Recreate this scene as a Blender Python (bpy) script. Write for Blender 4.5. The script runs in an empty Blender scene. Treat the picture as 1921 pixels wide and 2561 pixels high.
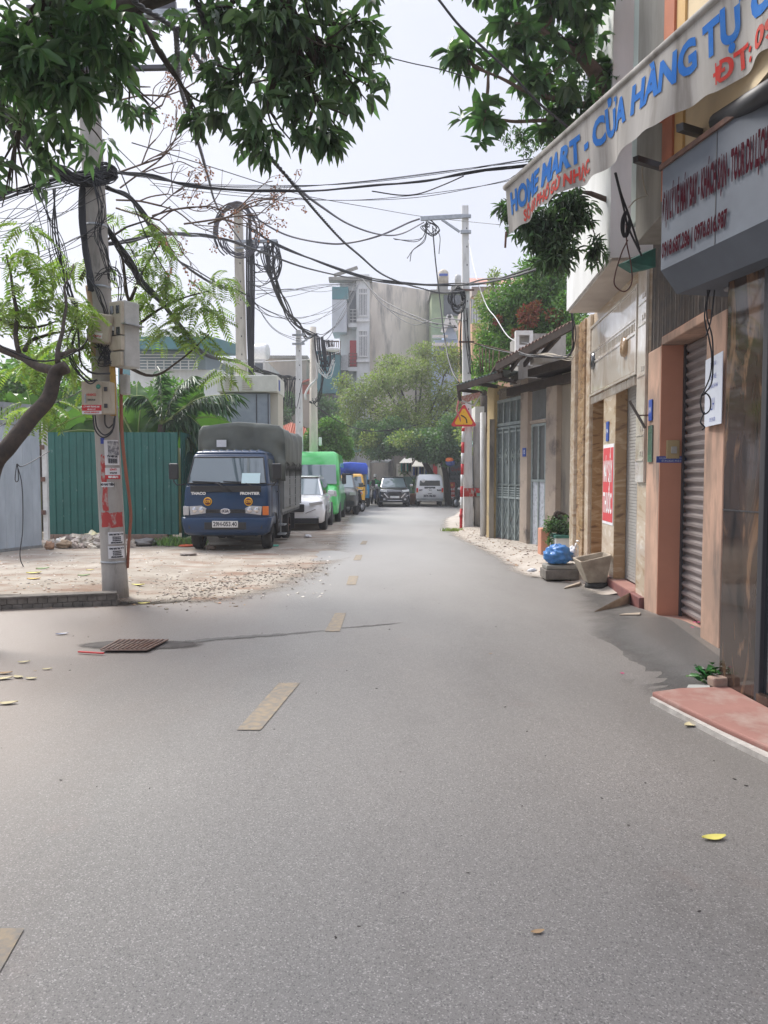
import bpy, bmesh, math, random
import numpy as np
from mathutils import Vector, Matrix, Euler, noise
R = math.radians
random.seed(7); rng = np.random.default_rng(7)
C = bpy.context.scene.collection
SC = bpy.context.scene

# ------------------------------------------------------------------ camera
PITCH = math.atan(95.5/1850.0); CAMZ = 1.6
cd = bpy.data.cameras.new('camera'); cam = bpy.data.objects.new('camera', cd); C.objects.link(cam)
cam.location = (0, 0, CAMZ); cam.rotation_euler = (R(90)-PITCH, 0, 0)
cd.sensor_fit = 'HORIZONTAL'; cd.sensor_width = 36.0; cd.lens = 36.0*1850/1921
cd.clip_start = 0.05; cd.clip_end = 3000
SC.camera = cam

# ------------------------------------------------------------------ sky and sun
SUN_EL, SUN_AZ = R(48), R(-42)          # azimuth measured from +Y towards +X
w = bpy.data.worlds.new('World'); SC.world = w; w.use_nodes = True
nt = w.node_tree; nt.nodes.clear()
sky = nt.nodes.new('ShaderNodeTexSky'); sky.sky_type = 'NISHITA'; sky.sun_disc = False
sky.sun_elevation = SUN_EL; sky.sun_rotation = SUN_AZ; sky.air_density = 1.0; sky.dust_density = 7.0; sky.ozone_density = 1.5
mixn = nt.nodes.new('ShaderNodeMix'); mixn.data_type = 'RGBA'; mixn.inputs[0].default_value = 0.86
mixn.inputs[7].default_value = (6.85, 7.2, 8.45, 1)
bg = nt.nodes.new('ShaderNodeBackground'); bg.inputs[1].default_value = 0.080
wo = nt.nodes.new('ShaderNodeOutputWorld')
# overcast sky: the cloud layer is brighter overhead than near the horizon
tcw = nt.nodes.new('ShaderNodeTexCoord'); sx_ = nt.nodes.new('ShaderNodeSeparateXYZ'); nt.links.new(tcw.outputs['Generated'], sx_.inputs[0])
mrw = nt.nodes.new('ShaderNodeMapRange'); mrw.interpolation_type = 'SMOOTHSTEP'
for i_, v_ in ((1, .50), (2, .95), (3, 1.0), (4, 2.6)): mrw.inputs[i_].default_value = v_
nt.links.new(sx_.outputs[2], mrw.inputs[0])
mlw = nt.nodes.new('ShaderNodeVectorMath'); mlw.operation = 'SCALE'; nt.links.new(mrw.outputs[0], mlw.inputs['Scale'])
nt.links.new(sky.outputs[0], mixn.inputs[6]); nt.links.new(mixn.outputs[2], mlw.inputs[0]); nt.links.new(mlw.outputs[0], bg.inputs[0]); nt.links.new(bg.outputs[0], wo.inputs[0])
ld = bpy.data.lights.new('sun', 'SUN'); ld.energy = 3.7; ld.angle = R(24); ld.color = (1.0, 0.96, 0.9)
sun = bpy.data.objects.new('sun', ld); C.objects.link(sun)
sd = Vector((math.sin(SUN_AZ)*math.cos(SUN_EL), math.cos(SUN_AZ)*math.cos(SUN_EL), math.sin(SUN_EL)))
sun.rotation_euler = sd.to_track_quat('Z', 'Y').to_euler(); sun.location = (0, 0, 40)
SC.view_settings.view_transform = 'Standard'; SC.view_settings.look = 'None'
SC.view_settings.exposure = 0.55; SC.view_settings.gamma = 1.0
SC.cycles.max_bounces = 6; SC.cycles.transparent_max_bounces = 8

# ------------------------------------------------------------------ helpers: picking points
CT, ST = math.cos(PITCH), math.sin(PITCH)
def ray(px, py):
    cx = (px-960.5)/1850.0; cy = (1280.5-py)/1850.0
    y = CT+cy*ST; z = cy*CT-ST
    return cx/y, z/y
def P(px, py, d):
    a, b = ray(px, py); return Vector((a*d, d, CAMZ+b*d))
def gz(y):
    t = min(1, max(0, (y-13.5)/14.0)); return -0.2*t*t*(3-2*t)
def G(px, py):
    a, b = ray(px, py); d = -CAMZ/b
    for _ in range(12): d = (gz(d)-CAMZ)/b
    return Vector((a*d, d, gz(d)))
def mppx(d): return d/1850.0
class Wall:
    """vertical plane through two plan points; s runs from A to B, d is outwards (towards the viewer)"""
    def __init__(s, A, B):
        s.A = Vector((A[0], A[1])); s.u = (Vector((B[0], B[1]))-s.A); s.L = s.u.length; s.u.normalize()
        s.n = Vector((s.u.y, -s.u.x))
        if s.n.dot(-s.A) < 0: s.n = -s.n
    def sz(s, px, py, d=0):
        a, b = ray(px, py); o = s.A+s.n*d
        t = s.n.dot(o)/(s.n.x*a+s.n.y)
        q = Vector((a*t, t)); return (q-o).dot(s.u), CAMZ+b*t
    def S(s, px, d=0): return s.sz(px, 1185, d)[0]
    def pt(s, a, d, z):
        q = s.A+s.u*a+s.n*d; return Vector((q.x, q.y, z))

# ------------------------------------------------------------------ helpers: meshes
class MB:
    def __init__(s): s.v = []; s.f = []; s.m = []; s.cur = 0; s.sm = []; s.smooth = False
    def add(s, vs, fs):
        b = len(s.v); s.v += [tuple(v) for v in vs]; s.f += [tuple(i+b for i in f) for f in fs]
        s.m += [s.cur]*len(fs); s.sm += [s.smooth]*len(fs); return s
    def hexa(s, p):     # 8 corners: bottom 4 then top 4
        return s.add(p, [(0,3,2,1),(4,5,6,7),(0,1,5,4),(1,2,6,5),(2,3,7,6),(3,0,4,7)])
    def box(s, x0, x1, y0, y1, z0, z1):
        return s.hexa([(x0,y0,z0),(x1,y0,z0),(x1,y1,z0),(x0,y1,z0),(x0,y0,z1),(x1,y0,z1),(x1,y1,z1),(x0,y1,z1)])
    def rbox(s, c, size, rot=(0,0,0)):
        M = Euler(rot).to_matrix(); c = Vector(c); h = [k/2 for k in size]
        return s.hexa([c+M@Vector((sx*h[0], sy*h[1], sz*h[2])) for sz in (-1,1) for sx, sy in ((-1,-1),(1,-1),(1,1),(-1,1))])
    def fbox(s, F, s0, s1, d0, d1, z0, z1):
        return s.hexa([F.pt(s0,d1,z0),F.pt(s1,d1,z0),F.pt(s1,d0,z0),F.pt(s0,d0,z0),F.pt(s0,d1,z1),F.pt(s1,d1,z1),F.pt(s1,d0,z1),F.pt(s0,d0,z1)])
    def bar(s, a, b, w, h=None, up=(0,0,1)):
        a = Vector(a); b = Vector(b); h = h or w; t = (b-a).normalized(); u = Vector(up)
        if abs(t.dot(u)) > 0.95: u = Vector((1,0,0))
        x = t.cross(u).normalized()*w/2; y = x.cross(t).normalized()*h/2
        return s.hexa([a-x-y, a+x-y, b+x-y, b-x-y, a-x+y, a+x+y, b+x+y, b-x+y])
    def tube(s, pts, r, n=6, cap=True):
        pts = [Vector(p) for p in pts]; m = len(pts)
        rs = list(r) if hasattr(r, '__len__') else [r]*m
        vs = []; prev = None
        for i, p in enumerate(pts):
            t = (pts[min(i+1, m-1)]-pts[max(i-1, 0)])
            t = t.normalized() if t.length > 1e-9 else Vector((0,0,1))
            if prev is None:
                u = Vector((0,0,1)) if abs(t.z) < 0.9 else Vector((1,0,0)); x = t.cross(u).normalized()
            else:
                x = prev-t*prev.dot(t)
                x = x.normalized() if x.length > 1e-6 else t.orthogonal().normalized()
            prev = x; y = t.cross(x)
            vs += [p+(x*math.cos(2*math.pi*k/n)+y*math.sin(2*math.pi*k/n))*rs[i] for k in range(n)]
        fs = [(i*n+k, i*n+(k+1) % n, (i+1)*n+(k+1) % n, (i+1)*n+k) for i in range(m-1) for k in range(n)]
        if cap: fs += [tuple(range(n))[::-1], tuple((m-1)*n+k for k in range(n))]
        o = s.smooth; s.smooth = True; s.add(vs, fs); s.smooth = o; return s
    def cyl(s, a, b, r0, r1=None, n=16): return s.tube([a, b], [r0, r0 if r1 is None else r1], n)
    def prism(s, poly, vec):
        vec = Vector(vec); n = len(poly); p = [Vector(q) for q in poly]
        return s.add(p+[q+vec for q in p], [tuple(range(n)), tuple(range(2*n-1, n-1, -1))]+[(i, i+n, (i+1) % n+n, (i+1) % n) for i in range(n)])
    def grid(s, fn, nu, nv, smooth=True):
        vs = [fn(i/nu, j/nv) for j in range(nv+1) for i in range(nu+1)]
        fs = [(j*(nu+1)+i, j*(nu+1)+i+1, (j+1)*(nu+1)+i+1, (j+1)*(nu+1)+i) for j in range(nv) for i in range(nu)]
        o = s.smooth; s.smooth = smooth; s.add(vs, fs); s.smooth = o; return s
    def ball(s, c, r, n=10, m=7, jit=0.0):
        c = Vector(c); r = Vector(r) if hasattr(r, '__len__') else Vector((r, r, r)); vs = []
        for j in range(m+1):
            a = math.pi*j/m
            for i in range(n):
                b = 2*math.pi*i/n; k = 1+jit*noise.noise(Vector((math.cos(b)*3, math.sin(b)*3, a*3))+c*5)
                vs.append((c.x+r.x*k*math.sin(a)*math.cos(b), c.y+r.y*k*math.sin(a)*math.sin(b), c.z+r.z*k*math.cos(a)))
        fs = [(j*n+i, (j+1)*n+i, (j+1)*n+(i+1) % n, j*n+(i+1) % n) for j in range(m) for i in range(n)]
        o = s.smooth; s.smooth = True; s.add(vs, fs); s.smooth = o; return s
    def build(s, name, mats, parent=None, bevel=0, solid=0, sub=0):
        if not isinstance(mats, (list, tuple)): mats = [mats]
        o = Vector((0,0,0)); q = parent
        while q is not None: o = o+q.location; q = q.parent
        me = bpy.data.meshes.new(name)
        me.from_pydata([(a-o.x, b-o.y, c-o.z) for a, b, c in s.v] if getattr(s, 'world', True) else s.v, [], s.f)
        for m in mats: me.materials.append(m)
        if len(mats) > 1: me.polygons.foreach_set('material_index', s.m)
        me.polygons.foreach_set('use_smooth', s.sm); me.validate(); me.update()
        ob = bpy.data.objects.new(name, me); C.objects.link(ob)
        if parent: ob.parent = parent
        if solid: k = ob.modifiers.new('solid', 'SOLIDIFY'); k.thickness = solid; k.offset = 0
        if sub: k = ob.modifiers.new('sub', 'SUBSURF'); k.levels = k.render_levels = sub
        if bevel: k = ob.modifiers.new('bevel', 'BEVEL'); k.width = bevel; k.segments = 2; k.limit_method = 'ANGLE'; k.angle_limit = R(35)
        return ob
class LM(MB):            # local-coordinate mesh (vehicles and other copied things)
    world = False
def bevbox(parent, name, mats, F, *a, bevel=0.01):
    return MB().fbox(F, *a).build(name, mats, parent, bevel=bevel)
def tag(o, label, cat, group=None, kind=None):
    if label: o['label'] = label
    if cat: o['category'] = cat
    if group: o['group'] = group
    if kind: o['kind'] = kind
    return o
def thing(name, label, cat, loc=(0,0,0), rz=0, group=None, kind=None):
    o = bpy.data.objects.new(name, None); C.objects.link(o); o.location = loc; o.rotation_euler = (0,0,rz)
    o.empty_display_size = 0.1
    return tag(o, label, cat, group, kind)
def struct(o): o['kind'] = 'structure'; return o
def copy_tree(o, parent=None):
    c = o.copy(); C.objects.link(c)
    if parent is not None: c.parent = parent
    for ch in list(o.children): copy_tree(ch, c)
    return c
def catmull(pts, k=6):
    pts = [Vector(p) for p in pts]; q = [pts[0]*2-pts[1]]+pts+[pts[-1]*2-pts[-2]]; out = []
    for i in range(1, len(q)-2):
        a, b, c, d = q[i-1], q[i], q[i+1], q[i+2]
        for j in range(k):
            t = j/k; out.append(0.5*((2*b)+(c-a)*t+(2*a-5*b+4*c-d)*t*t+(3*b-a-3*c+d)*t**3))
    out.append(pts[-1]); return out

# ------------------------------------------------------------------ helpers: materials
def mat(name, col, rough=0.7, col2=None, scale=6.0, detail=6.0, lo=0.35, hi=0.65, metal=0.0, bump=0.0, bscale=40.0,
        stretch=(1,1,1), spec=0.5, col3=None, s3=1.5, lo3=0.55, hi3=0.7, coat=0.0, island=0.0, transl=0.0, st3=(1,1,1), tt=(1.5,1.9,.7)):
    m = bpy.data.materials.new(name); m.use_nodes = True; t = m.node_tree; N = t.nodes; L = t.links
    b = N['Principled BSDF']; b.inputs['Base Color'].default_value = (*col, 1); b.inputs['Roughness'].default_value = rough
    b.inputs['Metallic'].default_value = metal; b.inputs['Specular IOR Level'].default_value = spec
    b.inputs['Coat Weight'].default_value = coat; b.inputs['Coat Roughness'].default_value = 0.06
    tc = N.new('ShaderNodeTexCoord'); out = None
    def nz(sc, det, st):
        mp = N.new('ShaderNodeMapping'); mp.inputs['Scale'].default_value = st; L.new(tc.outputs['Object'], mp.inputs[0])
        n = N.new('ShaderNodeTexNoise'); n.inputs['Scale'].default_value = sc; n.inputs['Detail'].default_value = det; n.inputs['Roughness'].default_value = 0.62
        L.new(mp.outputs[0], n.inputs['Vector']); return n.outputs['Fac']
    def ramp(fac, l, h):
        r = N.new('ShaderNodeMapRange'); r.inputs[1].default_value = l; r.inputs[2].default_value = h; L.new(fac, r.inputs[0]); return r.outputs[0]
    def mix(fac, a, bcol):
        k = N.new('ShaderNodeMix'); k.data_type = 'RGBA'; L.new(fac, k.inputs[0])
        if isinstance(a, tuple): k.inputs[6].default_value = (*a, 1)
        else: L.new(a, k.inputs[6])
        k.inputs[7].default_value = (*bcol, 1); return k.outputs[2]
    cur = col
    if col2 is not None: cur = out = mix(ramp(nz(scale, detail, stretch), lo, hi), cur, col2)
    if col3 is not None: cur = out = mix(ramp(nz(s3, 8, st3), lo3, hi3), cur, col3)
    if island:
        gi = N.new('ShaderNodeNewGeometry'); hs = N.new('ShaderNodeHueSaturation')
        if out is None: hs.inputs['Color'].default_value = (*col, 1)
        else: L.new(out, hs.inputs['Color'])
        mr = N.new('ShaderNodeMapRange'); mr.inputs[3].default_value = 1-island; mr.inputs[4].default_value = 1+island; L.new(gi.outputs['Random Per Island'], mr.inputs[0]); L.new(mr.outputs[0], hs.inputs['Value'])
        ml = N.new('ShaderNodeMath'); ml.operation = 'MULTIPLY'; ml.inputs[1].default_value = 7.31; L.new(gi.outputs['Random Per Island'], ml.inputs[0])
        fr = N.new('ShaderNodeMath'); fr.operation = 'FRACT'; L.new(ml.outputs[0], fr.inputs[0])
        m2 = N.new('ShaderNodeMapRange'); m2.inputs[3].default_value = 0.5-0.03; m2.inputs[4].default_value = 0.5+0.02; L.new(fr.outputs[0], m2.inputs[0]); L.new(m2.outputs[0], hs.inputs['Hue'])
        out = hs.outputs[0]
    if out is not None: L.new(out, b.inputs['Base Color'])
    if bump:
        bp = N.new('ShaderNodeBump'); bp.inputs['Strength'].default_value = bump; bp.inputs['Distance'].default_value = 0.01
        L.new(nz(bscale, 4, (1,1,1)), bp.inputs['Height']); L.new(bp.outputs[0], b.inputs['Normal'])
    if transl:
        tr = N.new('ShaderNodeBsdfTranslucent'); mx = N.new('ShaderNodeMixShader'); mx.inputs[0].default_value = transl
        if out is not None:
            br = N.new('ShaderNodeMix'); br.data_type = 'RGBA'; br.blend_type = 'MULTIPLY'; br.inputs[0].default_value = 1
            br.inputs[7].default_value = (*tt, 1); L.new(out, br.inputs[6]); L.new(br.outputs[2], tr.inputs[0])
        else: tr.inputs[0].default_value = (col[0]*tt[0], col[1]*tt[1], col[2]*tt[2], 1)
        L.new(b.outputs[0], mx.inputs[1]); L.new(tr.outputs[0], mx.inputs[2]); L.new(mx.outputs[0], N['Material Output'].inputs[0])
    return m
def glass(name, col=(0.03,0.04,0.05), rough=0.06):
    return mat(name, col, rough, spec=0.9, coat=0.6)

# ------------------------------------------------------------------ helpers: lettering (flat in local XZ, facing -Y)
def text_data(body, size=1.0, align='CENTER', bold=0.0, sx=1.0, lean=0.0, spacing=1.0, fit=None):
    cu = bpy.data.curves.new('t', 'FONT'); cu.body = body; cu.size = size; cu.align_x = align; cu.align_y = 'CENTER'
    cu.offset = bold; cu.shear = lean; cu.space_character = spacing; cu.resolution_u = 3; cu.extrude = 0
    ob = bpy.data.objects.new('t', cu); C.objects.link(ob)
    dg = bpy.context.evaluated_depsgraph_get(); me = bpy.data.meshes.new_from_object(ob.evaluated_get(dg))
    if fit: xs_ = [v.co.x for v in me.vertices]; sx = fit/(max(xs_)-min(xs_))
    vs = [(v.co.x*sx, v.co.y) for v in me.vertices]; fs = [tuple(p.vertices) for p in me.polygons]
    bpy.data.objects.remove(ob); bpy.data.meshes.remove(me); bpy.data.curves.remove(cu)
    return vs, fs
def text_on(parent, m, F, body, s, z, d, size, flip=1, name='lettering', **k):
    """letters on a Wall plane, reading direction along s*flip"""
    vs, fs = text_data(body, size, **k)
    b = MB(); b.add([F.pt(s+flip*x, d, z+y) for x, y in vs], fs)
    return b.build(name, m, parent)
def text_loc(parent, m, body, x, y, z, size, face=-1, name='lettering', tilt=0.0, **k):
    vs, fs = text_data(body, size, **k); b = LM()
    b.add([(x-face*px, y+tilt*py, z+py) for px, py in vs], fs); return b.build(name, m, parent)
# ------------------------------------------------------------------ materials
def asphalt_mat(name, base, warm, dark, mx=1.0, dirt_far_light=True):
    m = bpy.data.materials.new(name); m.use_nodes = True; t = m.node_tree; N = t.nodes; L = t.links; b = N['Principled BSDF']
    tc = N.new('ShaderNodeTexCoord')
    def nz(sc, det, rgh=0.6, st=(1,1,1)):
        mp = N.new('ShaderNodeMapping'); mp.inputs['Scale'].default_value = st; L.new(tc.outputs['Object'], mp.inputs[0])
        n = N.new('ShaderNodeTexNoise'); n.inputs['Scale'].default_value = sc; n.inputs['Detail'].default_value = det; n.inputs['Roughness'].default_value = rgh
        L.new(mp.outputs[0], n.inputs['Vector']); return n.outputs['Fac']
    def mr(f, a, c, d=0.0, e=1.0):
        r = N.new('ShaderNodeMapRange'); r.inputs[1].default_value = a; r.inputs[2].default_value = c; r.inputs[3].default_value = d; r.inputs[4].default_value = e
        L.new(f, r.inputs[0]); return r.outputs[0]
    def mix(f, a, c):
        k = N.new('ShaderNodeMix'); k.data_type = 'RGBA'; L.new(f, k.inputs[0])
        for i, q in ((6, a), (7, c)):
            if isinstance(q, tuple): k.inputs[i].default_value = (*q, 1)
            else: L.new(q, k.inputs[i])
        return k.outputs[2]
    c = mix(mr(nz(0.55, 5, 0.5, (1, .45, 1)), .38, .62), base, warm)
    c = mix(mr(nz(1.7, 6, 0.7, (1, .35, 1)), .52, .70, 0, .75), c, dark)
    c = mix(mr(nz(.33, 4, .6, (1.6, .5, 1)), .50, .66, 0, .5), c, dark)
    vo = N.new('ShaderNodeTexVoronoi'); vo.inputs['Scale'].default_value = 200; L.new(tc.outputs['Object'], vo.inputs['Vector'])
    sp = N.new('ShaderNodeSeparateColor'); L.new(vo.outputs['Color'], sp.inputs[0])
    c = mix(mr(sp.outputs[0], .80, .97, 0, .75*mx), c, tuple(min(1, k*2.3) for k in base))
    c = mix(mr(sp.outputs[1], .78, .96, 0, .8*mx), c, tuple(k*.32 for k in base))
    c = mix(mr(nz(260, 3, .8), .42, .62, 0, .55*mx), c, tuple(k*.55 for k in base))
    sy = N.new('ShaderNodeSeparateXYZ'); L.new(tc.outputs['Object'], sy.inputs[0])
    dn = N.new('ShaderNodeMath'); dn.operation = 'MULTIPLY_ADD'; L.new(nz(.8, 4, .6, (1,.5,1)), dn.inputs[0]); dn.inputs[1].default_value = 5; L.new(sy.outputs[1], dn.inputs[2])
    if dirt_far_light: c = mix(mr(dn.outputs[0], 8.5, 19, 0, .8), c, (.37,.36,.345))  # paler with distance: dusty surface, plus far daylight put into the colour
    if dirt_far_light:     # brown dirt tracked in along the two sides, with ragged edges
        for sg, a0, a1, q in ((-1, 1.2, 3.0, .6), (1, 1.3, 3.0, .55)):
            dx = N.new('ShaderNodeMath'); dx.operation = 'MULTIPLY_ADD'; L.new(sy.outputs[0], dx.inputs[0]); dx.inputs[1].default_value = sg; dx.inputs[2].default_value = -1.1
            dy = N.new('ShaderNodeMath'); dy.operation = 'MULTIPLY_ADD'; L.new(nz(.9, 8, .68, (1,.45,1)), dy.inputs[0]); dy.inputs[1].default_value = 2.4; L.new(dx.outputs[0], dy.inputs[2])
            c = mix(mr(dy.outputs[0], a0, a1, 0, q), c, (.185,.128,.096) if sg < 0 else (.10,.088,.079))
    c = mix(mr(nz(1.1, 7, .7), .60, .74, 0, .35), c, (base[0]*1.12, base[1]*.86, base[2]*.78))
    L.new(c, b.inputs['Base Color']); b.inputs['Roughness'].default_value = .47; b.inputs['Specular IOR Level'].default_value = .75
    bp = N.new('ShaderNodeBump'); bp.inputs['Strength'].default_value = .5; bp.inputs['Distance'].default_value = .004
    L.new(nz(120, 4, .8), bp.inputs['Height']); L.new(bp.outputs[0], b.inputs['Normal'])
    return m
M = {}
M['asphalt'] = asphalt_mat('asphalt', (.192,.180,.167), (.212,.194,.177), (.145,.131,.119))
M['asphalt_new'] = asphalt_mat('asphalt_new', (.092,.09,.087), (.108,.103,.097), (.07,.068,.065), dirt_far_light=False)
M['ground'] = mat('ground_dirt', (.36,.31,.26), .95, (.24,.2,.16), 1.2, bump=.5)
M['sand'] = mat('sandy_lot', (.39,.345,.29), .95, (.28,.24,.195), 1.8, 8, .38, .62, bump=.6, bscale=60, stretch=(1,.5,1), col3=(.23,.15,.105), s3=1.6, lo3=.49, hi3=.66, st3=(.6,1.3,1))
M['pave'] = mat('broken_concrete', (.47,.43,.38), .9, (.36,.31,.26), 2.2, 8, bump=.5, bscale=35, col3=(.2,.17,.14), s3=5, lo3=.62, hi3=.72)
M['yellow_paint'] = mat('worn_yellow_paint', (.335,.258,.165), .7, (.215,.19,.16), 20, 9, .34, .60)
M['dark_stain'] = mat('wet_stain', (.05,.043,.038), .8, (.11,.095,.085), 6)
M['concrete'] = mat('pole_concrete', (.42,.40,.37), .85, (.30,.28,.26), 5, 8, bump=.35, bscale=30, stretch=(1,1,.3), col3=(.2,.19,.17), s3=9, lo3=.6, hi3=.75, st3=(1,1,.25))
M['concrete_light'] = mat('white_pole_paint', (.66,.66,.65), .75, (.48,.47,.45), 8, 8, .45, .7, stretch=(1,1,.2), bump=.2)
M['concrete_beige'] = mat('beige_pole_concrete', (.60,.56,.48), .85, (.48,.44,.38), 7, stretch=(1,1,.3))
M['cable'] = mat('cable_black', (.022,.022,.026), .55)
M['cable2'] = mat('cable_grey', (.075,.07,.085), .5)
M['steel'] = mat('galvanised_steel', (.42,.44,.46), .45, (.3,.32,.34), 12, metal=.7)
M['rust'] = mat('rusty_metal', (.19,.10,.07), .85, (.10,.06,.05), 9, bump=.3)
M['box_cream'] = mat('cream_box_plastic', (.50,.45,.36), .6, (.36,.31,.24), 7, 8, stretch=(1,1,.4), bump=.1)
M['box_grey'] = mat('grey_box_plastic', (.47,.47,.45), .55, (.36,.36,.34), 6)
M['window_dark'] = glass('dark_glass', (.03,.035,.04), .1)
M['yellow_pvc'] = mat('yellow_conduit', (.50,.30,.05), .55, (.36,.22,.06), 8)
M['tan_pvc'] = mat('tan_conduit', (.46,.31,.19), .6, (.35,.23,.14), 9)
M['red_paint'] = mat('red_paint', (.50,.035,.035), .6, (.33,.03,.03), 14)
M['red_paint_worn'] = mat('worn_red_paint', (.42,.05,.045), .75, (.40,.36,.33), 9, 9, .52, .6, stretch=(1,1,.5))
M['white_paint'] = mat('white_paint', (.72,.72,.71), .55, (.6,.59,.57), 8)
M['paper'] = mat('white_paper', (.74,.74,.76), .8, (.62,.62,.63), 9)
M['ink'] = mat('black_ink', (.03,.03,.04), .7)
M['blue_ink'] = mat('blue_ink', (.03,.06,.33), .6)
M['red_ink'] = mat('red_ink', (.55,.03,.035), .6)
M['white_ink'] = mat('white_ink', (.8,.8,.8), .6)
M['teal'] = mat('green_sheet_metal', (.028,.145,.122), .5, (.022,.115,.098), 3, 6, col3=(.22,.33,.30), s3=17, lo3=.65, hi3=.70, st3=(1,1,.35))
M['sheet'] = mat('grey_sheet_metal', (.50,.56,.62), .5, (.36,.41,.46), 2.6, 9, metal=.15, stretch=(1.2,1.2,.3), col3=(.52,.55,.58), s3=5, lo3=.58, hi3=.75, st3=(1,1,.2))
M['brick'] = mat('rough_brick', (.33,.22,.17), .9, (.22,.17,.14), 9, bump=.6)
M['kerb'] = mat('mossy_kerb_mortar', (.22,.195,.17), .95, (.11,.10,.085), 6, 8, bump=.9, bscale=25)
M['rubble'] = mat('rubble', (.5,.46,.41), .9, (.33,.28,.24), 20, island=.4)
M['bark'] = mat('bark', (.075,.055,.042), .95, (.038,.03,.025), 14, bump=.8, bscale=30)
M['bark2'] = mat('twig_bark', (.16,.11,.085), .9, (.1,.07,.055), 12)
M['leaf_dark'] = mat('dark_leaf', (.09,.145,.08), .45, island=.6, transl=.32, tt=(1.1,1.45,.7), spec=.5)
M['leaf_mid'] = mat('mid_leaf', (.075,.145,.06), .42, island=.5, transl=.33, tt=(1.2,1.5,.7))
M['leaf_light'] = mat('light_leaf', (.18,.25,.065), .5, island=.4, transl=.32)
M['leaf_olive'] = mat('olive_leaf', (.21,.255,.085), .55, island=.42, transl=.3)
M['leaf_deep'] = mat('deep_leaf', (.085,.15,.07), .55, island=.45, transl=.3)
M['leaf_fresh'] = mat('fresh_leaf', (.115,.22,.055), .5, island=.45, transl=.3)
M['leaf_dead'] = mat('dead_leaf', (.26,.10,.05), .8, island=.35, transl=.2)
M['banana'] = mat('banana_leaf', (.075,.165,.04), .4, (.05,.125,.035), 5, stretch=(1,1,1), transl=.3, island=.3)
M['palm'] = mat('palm_leaf', (.045,.10,.04), .45, island=.35, transl=.25)
M['banana_dead'] = mat('dry_banana_leaf', (.36,.24,.13), .9, (.22,.14,.08), 8)
M['litter_leaf'] = mat('fallen_leaf', (.5,.40,.12), .8, island=.35)
# buildings
M['white_wall'] = mat('white_render', (.70,.71,.71), .8, (.58,.59,.58), 2.5, 9, stretch=(1,1,.25), col3=(.42,.43,.42), s3=2.4, lo3=.6, hi3=.8, st3=(1,1,.12))
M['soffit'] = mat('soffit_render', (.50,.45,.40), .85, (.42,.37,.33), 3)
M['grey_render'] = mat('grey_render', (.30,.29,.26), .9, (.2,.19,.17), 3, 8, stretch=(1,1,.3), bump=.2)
M['orange'] = mat('salmon_render', (.56,.265,.175), .85, (.50,.235,.155), 2.2, 8, col3=(.28,.15,.10), s3=4, lo3=.66, hi3=.8, bump=.1)
M['salmon_pale'] = mat('stained_salmon_render', (.50,.315,.23), .88, (.33,.22,.165), 2.2, 9, .40, .60, stretch=(1.2,1.2,.5), col3=(.15,.115,.095), s3=2.6, lo3=.50, hi3=.72, st3=(1.6,1.6,.35), bump=.12)
M['yellow_wall'] = mat('ochre_wall', (.62,.41,.17), .85, (.53,.34,.15), 3)
M['orange_strip'] = mat('orange_strip', (.46,.16,.08), .8, (.38,.13,.07), 3)
M['shutter'] = mat('shutter_metal', (.29,.255,.25), .45, (.20,.175,.17), 3, 7, metal=.25, stretch=(.5,.5,3))
M['shutter_far'] = mat('pale_shutter', (.42,.41,.39), .5, (.34,.33,.31), 3, metal=.2)
M['door_frame'] = mat('dark_steel_frame', (.045,.045,.05), .5)
M['grey_cladding'] = mat('sign_cladding', (.125,.145,.175), .7, (.095,.11,.135), 1.8, 8, col3=(.09,.10,.115), s3=7, lo3=.66, hi3=.78, metal=.1)
M['clad_under'] = mat('cladding_underside', (.2,.2,.21), .5, (.19,.19,.2), 2)
M['sign_red'] = mat('sign_letters', (.045,.003,.009), .95, spec=.05)
M['awning'] = mat('dirty_white_canvas', (.47,.455,.435), .85, (.32,.305,.285), 2.6, 9, stretch=(1.5,1.5,.18), col3=(.17,.15,.135), s3=4.5, lo3=.52, hi3=.74, st3=(1.5,1.5,.12), transl=.25, tt=(1,1,1))
M['awning_blue'] = mat('awning_blue_print', (.022,.13,.42), .9, (.05,.16,.38), 7, lo=.45, hi=.8, spec=.1)
M['awning_red'] = mat('awning_red_print', (.46,.035,.03), .9, (.4,.09,.07), 7, spec=.1)
M['terracotta'] = mat('terracotta_slab', (.33,.165,.135), .8, (.26,.125,.10), 2.2, 9, col3=(.36,.26,.22), s3=3, lo3=.50, hi3=.7, bump=.3)
M['mortar'] = mat('mortar_edge', (.50,.47,.43), .9, (.36,.33,.3), 9, bump=.6)
M['pink_tile'] = mat('pink_tile', (.46,.28,.22), .6, (.38,.22,.18), 3)
M['maroon'] = mat('maroon_step', (.23,.09,.08), .6, (.17,.07,.065), 5)
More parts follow.
